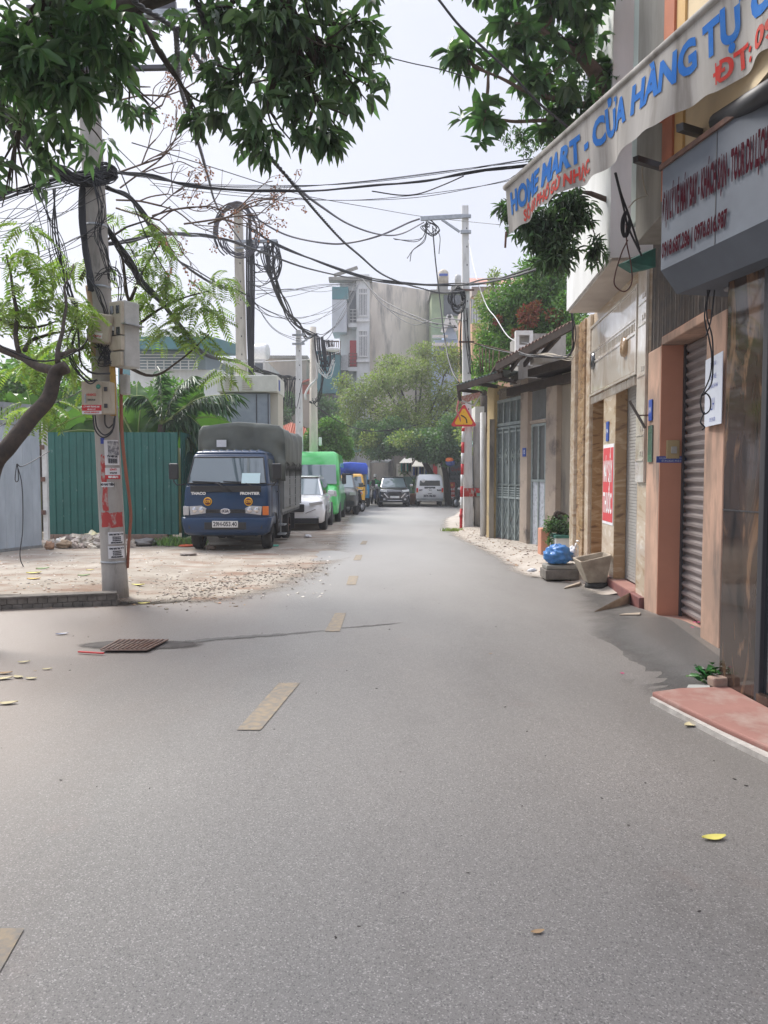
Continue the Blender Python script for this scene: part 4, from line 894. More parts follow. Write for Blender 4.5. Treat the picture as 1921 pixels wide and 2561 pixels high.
def corr(F, s0, s1, z0, z1, pitch, amp, d=0, slope=0):
    b = MB(); n = int((s1-s0)/pitch); xs = []
    for i in range(n+1):
        s_ = s0+i*pitch
        for ds, dd in ((0, 0), (pitch*.62, 0), (pitch*.70, amp), (pitch*.90, amp)):
            if s_+ds <= s1: xs.append((s_+ds, dd+d))
    vs = [F.pt(s_, dd, z0) for s_, dd in xs]+[F.pt(s_, dd, z1+slope*(s_-s0)) for s_, dd in xs]; m = len(xs)
    return b.add(vs, [(i, i+1, m+i+1, m+i) for i in range(m-1)])
corr(FW, 0, FW.L, zf0, zf1, .17, .028).build('corrugated_sheet', M['teal'], fc)
F2W = Wall((FB.x, 17.5), (FB.x+.05, 27)); corr(F2W, 0, F2W.L, zf0-.1, zf1, .17, .028).build('corrugated_sheet', M['teal'], fc)
b = MB(); n = 24
for r in range(3):
    for i in range(n):
        s0_ = i*(FW.L-.35)/n+(r % 2)*.07; b.fbox(FW, s0_, s0_+(FW.L-.35)/n-.012, -.1, .06+random.uniform(-.008,.008), gz(17.5)-.05+r*.09, gz(17.5)+.03+r*.09)
b.fbox(FW, 0, FW.L-.33, -.1, .045, gz(17.5)-.1, zf0+.01); b.build('brick_base', M['brick'], fc, bevel=.006)
# rubbish by the fence
def heap(name, label, px, py, rx, h, m, n, cat='rubbish', kind=None, size=.06):
    g_ = G(px, py); b = MB()
    for i in range(n):
        a = random.uniform(0, 6.28); r = random.random()**.6; x = g_.x+rx*r*math.cos(a); y = g_.y+rx*.35*r*math.sin(a); z = zlot(x, y)+h*(1-r)*random.random()
        s_ = size*random.uniform(.4, 1.5); b.rbox((x, y, z+s_*.2), (s_*1.6, s_, s_*.5), (random.uniform(-.8,.8), random.uniform(-.8,.8), random.uniform(0,3)))
    return tag(b.build(name, m), label, cat, None, kind)
heap('rubbish_heap', 'spread heap of pale broken rubble and packaging against the brick base', 215, 1368, 1.15, .22, mat('mixed_rubbish', (.52,.48,.42), .85, (.3,.24,.19), 15, island=.6), 420, kind='stuff', size=.11)
def crumple(name, label, px, py, r, m, cat='bag', sq=.7, lift=0):
    g_ = G(px, py); b = MB(); z0 = zlot(g_.x, g_.y) if g_.x < -1.5 else gz(g_.y)+.08
    def fn(u, v):
        a = u*2*math.pi; e = v*math.pi; p = Vector((math.sin(e)*math.cos(a), math.sin(e)*math.sin(a), math.cos(e)))
        k = 1+.45*noise.noise(p*2.2+Vector((px, 0, 0)))+.22*noise.noise(p*6+Vector((py, 0, 0)))
        return (g_.x+p.x*r*k, g_.y+p.y*r*k*.8, z0+lift+max(0, r*sq*(.85+p.z*k)))
    return tag(b.grid(fn, 26, 16).build(name, m), label, cat)
crumple('plastic_sack', 'yellow white crumpled sack on the rubble heap left of the pole', 236, 1366, .24, mat('yellow_sack', (.62,.55,.22), .5, (.66,.62,.5), 8))
crumple('plastic_sack', 'white crumpled sack on the rubble right of the pole', 366, 1352, .22, mat('white_sack', (.66,.66,.68), .5))
crumple('clay_pot', 'round brown pot standing in front of the rubble heap', 124, 1375, .10, mat('pot', (.34,.2,.12), .7), 'pot', .9)
crumple('grey_rags', 'dark grey heap of rags under the white sack', 362, 1366, .26, mat('rag_grey', (.2,.19,.18), .9), 'rags', .35)
crumple('cardboard', 'crushed brown cardboard box in the rubble heap', 162, 1372, .15, mat('cardboard', (.33,.24,.16), .9), 'cardboard', .6)
crumple('white_bucket', 'white crushed bucket in the rubble heap', 148, 1366, .12, M['white_paint'], 'bucket', .8)
crumple('orange_rag', 'orange red rag lying on the ground by the truck left wheel', 470, 1368, .20, mat('orange_rag', (.62,.12,.05), .8), 'rag', .12)
crumple('green_rag', 'pale green rag lying right of the truck front wheel', 686, 1367, .10, mat('green_rag', (.12,.5,.38), .7), 'rag', .2)
crumple('stone', 'brown stone on the ground in front of the truck', 528, 1376, .09, mat('stone_brown', (.2,.15,.12), .9), 'stone', .6)
crumple('paper_scrap', 'white crumpled paper on the ground behind the truck wheel', 770, 1345, .10, M['paper'], 'paper', .4)
crumple('plank_stone', 'grey slab of rubble lying on the sand in front of the truck', 470, 1390, .16, mat('slab_grey', (.3,.26,.23), .9), 'stone', .2)
# grass tuft at the fence corner
def tuft(px, py, n, rx, h, label, m=None, kind='stuff', name='grass'):
    g_ = G(px, py); b = MB()
    for i in range(n):
        x = g_.x+random.gauss(0, rx); y = g_.y+random.gauss(0, rx*.4); a = random.uniform(0, 6.28); l = h*random.uniform(.5, 1.2); w_ = .008
        z = gz(y)+.02; tx, ty = math.cos(a)*l*.5, math.sin(a)*l*.5
        b.add([(x-w_, y, z), (x+w_, y, z), (x+tx*.5+w_*.7, y+ty*.5, z+l*.6), (x+tx*.5-w_*.7, y+ty*.5, z+l*.6), (x+tx, y+ty, z+l*.85)], [(0,1,2,3), (3,2,4)])
    return tag(b.build(name, m or M['leaf_fresh']), label, 'grass', None, kind)
tuft(445, 1366, 500, .25, .22, 'green grass growing at the foot of the fence corner beside the truck'); tuft(405, 1352, 160, .16, .25, 'grass tuft by the brick base of the green fence')
tuft(1130, 1330, 160, .16, .12, 'dry grass tuft at the road edge by the striped post', M['leaf_olive']); tuft(1215, 1320, 300, .3, .2, 'weeds growing behind the striped post', M['leaf_deep'])
# dark hanging cable on the gate
b = MB()
for pts in ([(125,1128,13.2),(60,1165,12.2),(42,1160,12.0)],[(42,1160,12.0),(55,1215,12),(57,1320,12),(50,1390,12),(62,1425,12.2)],[(42,1160,12),(38,1200,12),(46,1200,12),(44,1162,12)],[(-40,1090,10),(40,1045,12),(190,985,12),(250,930,9.5)]): b.tube(catmull([P(*p) for p in pts], 8), .008, 5)
tag(b.build('cable', M['cable']), 'thin black cable hanging down in front of the grey sheet gate', 'cable')
# ------------------------------------------------------------------ other poles
def sqpole(name, label, px, d, top, w0, w1, m, lean=0, z0=None, holes=True, cat='pole'):
    base = P(px, 1185, d); z0 = gz(d)-.05 if z0 is None else z0; zt = P(0, top, d).z
    t = thing(name, label, cat, (base.x, d, gz(d)))
    MB().hexa([(base.x+a*w0/2, d+c_*w0/2, z0) for a, c_ in ((-1,-1),(1,-1),(1,1),(-1,1))]+[(base.x+lean+a*w1/2, d+c_*w1/2, zt) for a, c_ in ((-1,-1),(1,-1),(1,1),(-1,1))]).build('shaft', m, t, bevel=.025)
    if holes:
        b = MB(); z = 3.6
        while z < zt-.3:
            k = (z-z0)/(zt-z0); x = base.x+lean*k+w0*.12; w_ = w0+(w1-w0)*k; b.rbox((x, d-w_/2-.001, z), (.03, .006, .05)); z += .55
        b.build('bolt_hole', M['door_frame'], t)
    return t, base, zt
t2, p2, zt2 = sqpole('utility_pole', 'square concrete pole rising from the transformer kiosk behind the truck', 612, 23, 512, .36, .24, M['concrete_beige'], lean=-.12)
b = MB(); b.bar(P(590,605,22.8), P(694,603,22.8), .12, .08); b.bar(P(640,640,22.8), P(672,606,22.8), .07, .05); b.bar(P(590,620,22.8), P(680,618,22.8), .05, .05); b.build('crossarm', M['steel'], t2)
b = MB(); 
for dx, y0 in ((0, 560), (5, 600), (10, 590), (14, 600), (19, 610)): b.tube(catmull([P(618+dx*.8,y0,22.7), P(617+dx,680,22.7), P(619+dx*.8,820,22.75+dx*.004), P(624+dx*.5,945,22.8)], 6), .028, 8)
tag(b.build('cable_riser', M['cable']), 'thick black cables running down the kiosk pole behind the truck', 'cable')
ks = thing('transformer_kiosk', 'cream and grey transformer kiosk standing behind the truck', 'kiosk', (-4.3, 23, gz(23)))
x0, x1 = P(537,0,22.3).x, P(690,0,22.3).x; zA, zB = P(0,941,22.3).z, P(0,983,22.3).z
MB().box(x0, x1, 22.0, 23.6, zB, zA).build('cap', mat('kiosk_cream', (.64,.64,.56), .6, (.54,.54,.47), 4), ks, bevel=.03)
b = MB()
for i in range(7): b.box(x0+.25, x0+.5, 21.985, 22.0, zB+.06+i*.055, zB+.08+i*.055); b.box(x0+.75, x0+1.05, 21.985, 22.0, zB+.06+i*.055, zB+.08+i*.055)
b.build('louvre', M['box_cream'], ks)
MB().box(x0+.15, x1-.25, 22.15, 23.5, .9, zB-.02).build('cabinet', mat('kiosk_grey', (.30,.34,.38), .5, (.25,.29,.33), 4), ks, bevel=.02)
b = MB(); 
for x in (P(555,0,22.1).x, P(632,0,22.1).x, P(662,0,22.1).x): b.box(x-.012, x+.012, 22.13, 22.15, .9, zB-.05)
b.build('panel_joint', M['door_frame'], ks)
for x in (x0+.02, x1-.3): MB().box(x, x+.28, 22.3, 23.4, gz(23)-.05, zB-.001).build('pillar', mat('kiosk_pillar', (.5,.47,.38), .8), ks, bevel=.01)
MB().box(x1-.02, x1+.004, 22.3, 22.6, zB+.08, zA-.1).build('nameplate', M['plate_blue'], ks)
t3, p3, zt3 = sqpole('utility_pole', 'whitewashed square concrete pole behind the green van', 749, 29, 826, .33, .20, M['concrete_light'])
b = MB(); 
for y in (838, 860): b.bar(P(731,y,28.8), P(762,y,28.8), .07, .07)
b.bar(P(752,860,28.8), P(778,840,28.8), .06, .06); b.build('crossarm', M['steel'], t3)
p4 = P(785, 1185, 31); t4 = thing('utility_pole', 'round beige concrete pole with a street lamp behind the green van', 'pole', (p4.x, 31, gz(31)))
MB().tube([(p4.x, 31, -.3), (p4.x, 31, P(0,818,31).z)], [.21, .13], 16).build('shaft', M['concrete_beige'], t4)
sl_ = thing('street_lamp', 'white street lamp on a curved arm fixed to the beige pole', 'street lamp', P(765, 1000, 30.7))
MB().tube(catmull([P(*q) for q in ((765,1000,30.7),(764,985,30.7),(775,965,30.7),(792,945,30.7),(793,905,30.7),(797,888,30.7),(812,880,30.6))], 6), .045, 8).build('arm', M['concrete_light'], sl_)
MB().ball(P(833,874,30.5), (.30,.12,.11), 14, 8).build('lamp_head', M['white_paint'], sl_)
MB().rbox(P(801,1104,30.7), (.13,.1,.34)).build('lamp_box', M['white_paint'], sl_, bevel=.03)
# right pole group: tall square pole on round foot, striped warning post
g5 = G(1192, 1325); 
t5, p5, zt5 = sqpole('utility_pole', 'tall white square pole with red band beside the warning sign', 1172, g5.y, 515, .30, .20, M['concrete_light'], lean=-.16)
z5 = lambda y: P(0, y, g5.y-.16).z
MB().box(p5.x-.158, p5.x+.158, g5.y-.158, g5.y+.158, z5(1242), z5(1221)).build('red_band', M['red_paint_worn'], t5)
b = MB()
for y in (541, 580): b.bar(P(1152,y,g5.y-.15), P(1178,y,g5.y-.15), .09, .09)
b.bar(P(1052,547,g5.y-.15), P(1158,541,g5.y-.15), .08, .12); b.bar(P(1105,549,g5.y-.15), P(1150,580,g5.y-.15), .06, .06); b.build('crossarm', M['steel'], t5)
b = MB()
for y in (725, 855): b.bar(P(1148,y,g5.y-.15), P(1186,y,g5.y-.15), .05, .05)
b.build('bracket', M['rust'], t5)
b = MB(); rr_ = random.Random(3)
for i in range(9):
    cx, cy = 1143+rr_.uniform(-4,6), 748+rr_.uniform(-6,10); rx, ry = rr_.uniform(9,22), rr_.uniform(14,30)
    b.tube([P(cx+rx*math.cos(a*.52), cy+ry*math.sin(a*.52), g5.y-.25+i*.01) for a in range(13)], .018, 5)
tag(b.build('cable_coil', M['cable']), 'coil of black cable hanging on the right pole', 'cable')
b = MB()
for x0_, x1_ in ((1155,1152),(1160,1176),(1166,1184),(1170,1178),(1156,1155)):
    b.tube(catmull([P(x0_,770,g5.y-.2), P((x0_+x1_)/2-3,850,g5.y-.2), P(x1_,935,g5.y-.2)], 6), .013, 5)
tag(b.build('pole_cables', M['cable']), 'thin black cables running down the right pole', 'cable')
t6 = thing('concrete_post', 'round grey concrete post with red band standing against the square pole', 'pole', (g5.x+.12, g5.y+.02, gz(g5.y)))
c6 = P(1198, 1185, g5.y-.05); MB().tube([(c6.x+.02, g5.y, gz(g5.y)-.05), (c6.x-.05, g5.y+.1, 3.2)], [.17, .14], 20).build('shaft', M['concrete'], t6)
MB().tube([(c6.x+.008, g5.y+.022, z5(1242)), (c6.x+.008, g5.y+.022, z5(1221))], .172, 20).build('red_band', M['red_paint_worn'], t6)
MB().rbox((c6.x-.02, g5.y-.165, z5(1237)), (.13,.006,.1)).build('sticker', M['net_pale'], t6)
b = MB(); 
for z in (z5(1250), z5(1345)): pass
gs_ = G(1153, 1326); ws = thing('warning_sign', 'triangular yellow left bend warning sign on a red and white striped post', 'sign', gs_)
zt = P(0, 1082, gs_.y).z; ys = [1326,1278,1242,1197,1165,1120,1088,1070]; zz = []
bands = [(1326,1272,'red_ink'),(1272,1243,'white_paint'),(1243,1216,'red_ink'),(1216,1187,'white_paint'),(1187,1160,'red_ink'),(1160,1133,'white_paint'),(1133,1106,'red_ink'),(1106,1079,'white_paint'),(1079,1070,'red_ink')]
for y0, y1, m in bands:
    za, zb_ = P(0,y0,gs_.y).z, P(0,y1,gs_.y).z; dx0 = .05*(za/2.8); dx1 = .05*(zb_/2.8)
    MB().tube([(gs_.x+dx0, gs_.y, za), (gs_.x+dx1, gs_.y, zb_)], .046, 14).build('post_band', M[m], ws)
MB().tube([(gs_.x, gs_.y, P(0,1294,gs_.y).z), (gs_.x, gs_.y, P(0,1286,gs_.y).z)], .056, 14).build('collar', M['red_paint'], ws)
def tri(b, k, y, th):
    c = P(1160, 1047, gs_.y-.08); pts = []
    for i in range(3):
        a = R(90+120*i); p = Vector((math.cos(a)*.42*k, 0, math.sin(a)*.42*k)); t_ = Vector((-math.sin(a), 0, math.cos(a)))*.035
        for s_ in (-1, 0, 1): pts.append(c+Vector((0, y, 0))+p*(1 if s_ == 0 else .985)+t_*s_)
    return b.prism(pts, (0, th, 0))
tri(MB(), 1.0, 0, .012).build('border', M['red_ink'], ws); tri(MB(), .72, -.004, .003).build('sign_face', M['sign_yellow'], ws)
c = P(1160, 1047, gs_.y-.08)
MB().add(*(lambda L_: ([c+Vector((p[0], -.008, p[1])) for p in L_], [(i, i+1, len(L_)-2-i, len(L_)-1-i) for i in range(len(L_)//2-1)]))([(-.095,.085),(-.03,.055),(.045,.0),(.07,-.06),(.075,-.14),(.11+.005,-.14),(.105,-.05),(.075,.02),(-.01,.09),(-.08,.118)])).build('arrow', M['sign_black'], ws)
b = MB(); b.rbox(c+Vector((0,-.008,.2)), (.016,.004,.016)); b.rbox(c+Vector((0,-.008,-.165)), (.016,.004,.016)); b.build('bolt', M['door_frame'], ws)
tag(MB().tube(catmull([P(1148,1000,gs_.y-.1), P(1143,1025,gs_.y-.2), P(1150,1045,gs_.y-.22), P(1152,1055,gs_.y-.2)], 5), [.03,.035,.02,.03,.03,.025,.02,.03,.03,.02,.03,.025,.02,.02,.012,.01], 6).build('red_ribbon', mat('faded_red_cloth', (.45,.13,.14), .8)), 'faded red ribbon hanging over the warning sign', 'ribbon')
# ------------------------------------------------------------------ vehicles (local coordinates, front towards -Y, x to the viewer's right when facing the camera)
def wheel(par, x, y, r, w_, rimm=None, name='wheel'):
    b = LM(); n = 28; pr = [(.62*r, -.5), (.80*r, -.52), (.93*r, -.48), (r, -.34), (r, .34), (.93*r, .48), (.80*r, .52), (.62*r, .5)]
    vs = [(x+q*w_, y+rr*math.cos(2*math.pi*i/n), r+rr*math.sin(2*math.pi*i/n)) for rr, q in pr for i in range(n)]
    b.smooth = True; b.add(vs, [(j*n+i, j*n+(i+1) % n, (j+1)*n+(i+1) % n, (j+1)*n+i) for j in range(len(pr)-1) for i in range(n)])
    wo_ = b.build(name, M['tyre'], par)
    b = LM(); sg = 1 if x > 0 else -1
    b.cyl((x-sg*w_*.3, y, r), (x+sg*w_*.28, y, r), .62*r, .60*r, 20)
    for i in range(5): a = 2*math.pi*i/5; b.bar((x+sg*w_*.3, y, r), (x+sg*w_*.34, y+.56*r*math.cos(a), r+.56*r*math.sin(a)), .16*r, .02)
    b.cyl((x+sg*w_*.2, y, r), (x+sg*w_*.42, y, r), .16*r, .12*r, 10)
    b.build('rim', rimm or M['rim'], wo_); return wo_
def loft(b, sections, cap=True):
    n = len(sections[0]); v = [p for s_ in sections for p in s_]
    fs = [(j*n+i, j*n+(i+1) % n, (j+1)*n+(i+1) % n, (j+1)*n+i) for j in range(len(sections)-1) for i in range(n)]
    if cap: fs += [tuple(range(n))[::-1], tuple(range((len(sections)-1)*n, len(sections)*n))]
    o = b.smooth; b.smooth = True; b.add(v, fs); b.smooth = o; return b
def ring(y, w0, wm, wt, zb, zt, k=.5):
    zm = zb+(zt-zb)*k
    h = [(w0*.92, zb), (w0, zb+.06), (wm, zm), (wt, zt-.07), (wt*.86, zt-.005), (wt*.4, zt+.012)]
    return [(x, y, z) for x, z in h]+[(-x, y, z) for x, z in h[::-1]]
def quadp(b, p, th=.012):          # thin panel from 4 corner points, pushed outwards by its thickness
    p = [Vector(q) for q in p]; n = (p[1]-p[0]).cross(p[3]-p[0]).normalized()*th
    return b.hexa([p[0], p[1], p[1]+n, p[0]+n, p[3], p[2], p[2]+n, p[3]+n])
# ---- blue truck
def make_truck():
    t = thing('parked_truck', 'dark blue cab over truck with grey canvas tarpaulin parked on the sand', 'truck', (-3.27, 15.25, gz(15.5)))
    W_ = .90
    # cab sections along z: front face leans back above the waist
    def sec(z, yf, w_, yb=1.62, r=.10):
        return [(-w_, yb, z), (w_, yb, z), (w_, yf+r*1.3, z), (w_-r*.35, yf+r*.35, z), (w_-r*1.2, yf+.01, z), (0, yf-.03, z), (-w_+r*1.2, yf+.01, z), (-w_+r*.35, yf+r*.35, z), (-w_, yf+r*1.3, z)]
    b = LM(); loft(b, [sec(.52, .06, W_*.97), sec(.62, .03, W_), sec(.95, .03, W_), sec(1.22, .06, W_*.99), sec(1.36, .11, W_*.97)]); b.build('cab', M['truck_blue'], t, bevel=.012)
    b = LM(); loft(b, [sec(1.36, .115, W_*.965), sec(1.40, .125, W_*.96), sec(2.0, .40, W_*.86, 1.58), sec(2.03, .43, W_*.84, 1.55)]); gl = b.build('cab_upper', M['truck_blue'], t)
    b = LM(); loft(b, [sec(2.02, .42, W_*.85, 1.56), sec(2.08, .47, W_*.80, 1.52), sec(2.11, .60, W_*.70, 1.4)]);
    for i in range(8): x = -.58+i*.165; b.tube([(x, .50, 2.085), (x, .8, 2.115), (x, 1.4, 2.105)], .022, 6)
    b.build('roof', M['truck_blue'], t)
    # windscreen, side windows
    def fz(z, w_): k = (z-1.40)/(.60); return .125+(.40-.125)*k
    b = LM(); nu, nv = 14, 6
    def ws(u, v):
        z = 1.415+.545*v; w_ = (.815-.085*v); x = (u*2-1)*w_; y = .125+.275*(z-1.40)/.60-.012-.035*(1-(u*2-1)**2)+.085*max(0, abs(u*2-1)-.86)*5*.3
        return (x, y-.004, z)
    b.grid(ws, nu, nv); b.build('windscreen', M['vglass_pale'], t)
    b = LM()
    e = [ws(i/nu, 0) for i in range(nu+1)]+[ws(1, j/nv) for j in range(1, nv+1)]+[ws(1-i/nu, 1) for i in range(1, nu+1)]+[ws(0, 1-j/nv) for j in range(1, nv)]; e.append(e[0])
    b.tube([(x, y-.003, z) for x, y, z in e], .014, 5); b.build('windscreen_seal', M['plastic'], t)
    for sx in (-1, 1):
        b = LM(); quadp(b, [(sx*.869,.42,1.42),(sx*.862,1.30,1.42),(sx*.782,1.25,1.93),(sx*.79,.56,1.93)] if sx > 0 else [(sx*.862,1.30,1.42),(sx*.869,.42,1.42),(sx*.79,.56,1.93),(sx*.782,1.25,1.93)], .006); b.build('side_window', M['vglass_dark'], t)
        d_ = LM(); 
        for a, c_ in (((sx*.905,.36,.6),(sx*.905,.36,1.36)), ((sx*.905,1.34,.6),(sx*.905,1.34,1.36)), ((sx*.906,.36,1.36),(sx*.906,1.34,1.36))): d_.bar(a, c_, .012, .012)
        dr_ = d_.build('door', M['plastic'], t); LM().rbox((sx*.915, 1.2, 1.22), (.02,.13,.03)).build('door_handle', M['plastic'], dr_)
        # mirror on a tubular arm
        b = LM(); b.tube([(sx*.84,.12,1.40),(sx*1.0,.0,1.38),(sx*1.06,-.02,1.46),(sx*1.04,0,1.55)], .014, 6); ma = b.build('mirror', M['plastic'], t)
        LM().rbox((sx*1.06, -.0, 1.66), (.20,.07,.33)).build('mirror_housing', M['plastic'], ma, bevel=.03)
        # lamps
        x = sx*.62; b = LM(); b.prism([(sx*.40,.0,.80),(sx*.73,.0,.76),(sx*.75,.0,.94),(sx*.50,.0,.955),(sx*.40,.0,.90)] if sx < 0 else [(sx*.40,.0,.80),(sx*.40,.0,.90),(sx*.50,.0,.955),(sx*.75,.0,.94),(sx*.73,.0,.76)], (0,.05,0)); hl = b.build('headlight', M['lamp'], t, bevel=.006)
        for xx in (.50, .64): LM().cyl((sx*xx,-.006,.865), (sx*xx,.0,.865), .055, .06, 14).build('reflector', M['chrome'], hl)
        LM().rbox((sx*.82,.05,.85), (.12,.09,.185)).build('indicator', M['amber'] if sx > 0 else M['lamp'], t, bevel=.01)
        LM().rbox((sx*.64,-.035,.53), (.24,.012,.10)).build('bumper_recess', M['plastic'], t, bevel=.01)
    b = LM(); b.rbox((0,.028,1.30), (1.46,.02,.13)); b.build('dark_panel', M['plastic'], t, bevel=.006)
    b = LM(); b.rbox((0,.0,.84), (.82,.03,.075)); 
    for i in range(16): b.rbox((-.39+i*.052,-.018,.84), (.008,.01,.06))
    gr = b.build('grille', M['plastic'], t, bevel=.006)
    b = LM(); b.tube([(.10*math.cos(a*.4488), -.025, .84+.052*math.sin(a*.4488)) for a in range(15)], .009, 5); b.rbox((0,-.02,.84), (.17,.008,.085)); em = b.build('emblem', M['chrome'], gr)
    text_loc(em, M['ink'], 'KIA', 0, -.028, .84, .075, sx=1.1, bold=.002)
    # bumper
    def bs(z, yf, w_): return [(-w_,.5,z),(w_,.5,z),(w_,yf+.12,z),(w_-.06,yf+.03,z),(w_-.2,yf,z),(-w_+.2,yf,z),(-w_+.06,yf+.03,z),(-w_,yf+.12,z)]
    b = LM(); loft(b, [bs(.34,.02,.80), bs(.40,-.04,.88), bs(.60,-.05,.93), bs(.70,-.02,.94), bs(.715,.02,.92)]); b.build('bumper', M['truck_blue'], t, bevel=.01)
    LM().rbox((0,-.052,.54), (.86,.016,.15)).build('bumper_opening', M['plastic'], t, bevel=.015)
    pl = LM().rbox((0,-.068,.575), (.53,.014,.135)).build('number_plate', M['white_paint'], t, bevel=.004)
    text_loc(pl, M['ink'], '29H-053.40', 0, -.078, .575, .125, sx=.82, bold=.003)
    for s_, x in (('THACO', -.56), ('FRONTIER', .50)): text_loc(t, M['white_paint'], s_, x, .012, 1.205, .075, sx=1.15, bold=.004)
    for x in (-.37, .47):
        e = LM().cyl((x,.018,1.04), (x,.008,1.04), .088, .088, 24).build('emblem', M['sign_yellow'], t); LM().cyl((x,.010,1.04), (x,.004,1.04), .068, .068, 24).build('emblem_field', mat('emblem_maroon', (.16,.03,.02), .5), e)
        text_loc(e, M['sign_yellow'], 'CTB', x, -.0, 1.04, .065, sx=.9, bold=.003)
    for x0, x1 in ((-.72, -.02), (-.08, .60)):
        b = LM(); b.tube([(x1+.12, .0, 1.26), (x1-.14, .05, 1.40), (x1-.2, .07, 1.42)], .016, 5); b.bar((x0+.02,.10,1.455), (x1-.1,.085,1.43), .035, .02); b.build('wiper', M['plastic'], t)
    LM().rbox((.51,.10,1.52), (.38,.008,.23), (R(-24),0,0)).build('sun_card', mat('pale_card', (.55,.72,.75), .6), t)
    # chassis, load bed, canvas
    b = LM(); b.box(-.42,-.30,.3,5.2,.42,.60); b.box(.30,.42,.3,5.2,.42,.60); b.box(-.6,.6,.2,1.3,.30,.55); b.box(.50,.80,1.9,2.8,.35,.62); b.cyl((-.75,.72,.34),(.75,.72,.34),.05,None,8); b.cyl((-.75,3.3,.34),(.75,3.3,.34),.07,None,8)
    b.build('chassis', M['plastic'], t)
    bd = LM(); bd.box(-.93,.93,1.74,5.25,.72,.80)
    for i in range(12): bd.box(.90,.945,1.8+i*.29,1.86+i*.29,.66,.73)
    bdo = bd.build('load_bed', M['truck_grey'], t, bevel=.008)
    for sx in (-1, 1):
        b = LM(); b.box(min(sx*.93,sx*.95), max(sx*.93,sx*.95), 1.76, 5.24, .81, 1.84)
        for z in (.84, 1.02, 1.06, 1.28, 1.33, 1.48): b.box(min(sx*.95,sx*.97), max(sx*.95,sx*.97), 1.76, 5.24, z, z+.022)
        for y in (1.76, 2.9, 4.05, 5.2): b.box(min(sx*.95,sx*.975), max(sx*.95,sx*.975), y, y+.05, .80, 1.84)
        b.build('side_board', M['truck_grey'], t)
    LM().box(-.93,.93,1.74,1.78,.80,1.9).build('headboard', M['truck_grey'], t)
    def tarp_r(y, kk):
        out = []; n = 12; ey = math.sin(math.pi*min(1, max(0, (y-1.66)/3.66)))
        hw = .965
        pts = [(-hw, 1.80)]+[(-hw, 1.95), (-hw, 2.1), (-hw*1.0, 2.42), (-hw*.965, 2.58), (-hw*.86, 2.68)]+[(-hw*.5, 2.74), (0, 2.76), (hw*.5, 2.74)]+[(hw*.86, 2.68), (hw*.965, 2.58), (hw, 2.42), (hw, 2.1), (hw, 1.95), (hw, 1.80)]
        for i, (x, z) in enumerate(pts):
            q = noise.noise(Vector((x*1.4, y*3.2, z*.9)))*.06+noise.noise(Vector((x*3, y*9, z*.7)))*.05+.03*math.sin(y*7.1+z*.6)
            sag = -.03*math.sin((y-1.7)*math.pi/.88)**2 if z > 2.6 else 0
            out.append((x+(q if x > 0 else -q), y+.0*q, z+sag*.9+(q*.5 if z > 2.5 else 0)))
        return out
    ys = np.linspace(1.66, 5.32, 46); secs = [tarp_r(y, 0) for y in ys]
    b = LM(); n = len(secs[0]); b.smooth = True
    b.add([p for s_ in secs for p in s_], [(j*n+i, j*n+i+1, (j+1)*n+i+1, (j+1)*n+i) for j in range(len(secs)-1) for i in range(n-1)])
    # front curtain with folds, rear curtain
    def front(u, v):
        a = secs[0]; k = u*(n-1); i = min(n-2, int(k)); f = k-i; top = Vector(a[i]).lerp(Vector(a[i+1]), f)
        x = top.x; z = 1.45+(top.z-1.45)*v; fold = .05*math.sin(x*7+z*5+2*math.sin(x*2))+.17*noise.noise(Vector((x*3.0, z*3.2, 3)))
        return (x, top.y+(fold*(1-v)*4*v+.0) , z)
    b.grid(front, 36, 14)
    b.build('tarpaulin', M['tarp'], t, solid=.008)
    b = LM()
    for sx in (1, -1):
        b.tube([(sx*.995, y, 1.86+.03*math.sin((y-1.7)*5.0)) for y in np.linspace(1.7, 5.28, 26)], .011, 5)
        y = 1.75
        while y < 5.2: b.tube([(sx*.99, y, 1.86), (sx*.985, y+.12, 1.56)], .007, 4); b.tube([(sx*.985, y+.12, 1.56), (sx*.99, y+.24, 1.86)], .007, 4); y += .24
    b.build('lashing_rope', mat('rope', (.04,.04,.035), .9), t)
    LM().rbox((-.42, 1.60, 2.30), (.22,.006,.16)).build('canvas_label', M['paper'], t)
    wheel(t, -.73, .72, .335, .20, M['rust']); wheel(t, .75, .72, .335, .20, mat('dusty_rim', (.2,.18,.16), .7)); 
    for x in (-.80, .80): wheel(t, x, 3.30, .33, .19, M['rust']); wheel(t, x*.74, 3.30, .33, .19, M['rust'])
    b = LM()
    for z, y in ((.42, 1.75), (.20, 1.8)): b.box(.80, .98, y, y+.35, z, z+.03)
    b.bar((.86,1.95,.75),(.86,1.95,.2),.03); b.build('step', M['steel'], t)
    for sx in (-1, 1):
        b = LM(); b.grid(lambda u, v, sx=sx: (sx*(.82+.11*v), .72+.44*math.cos(math.pi*u), .335+.44*math.sin(math.pi*u)), 14, 1); b.build('wheel_arch', M['plastic'], t, solid=.02)
        b = LM(); b.box(min(sx*.70,sx*.96), max(sx*.70,sx*.96), 3.82, 3.84, .2, .62); b.build('mud_flap', M['plastic'], t)
    return t
truck = make_truck()

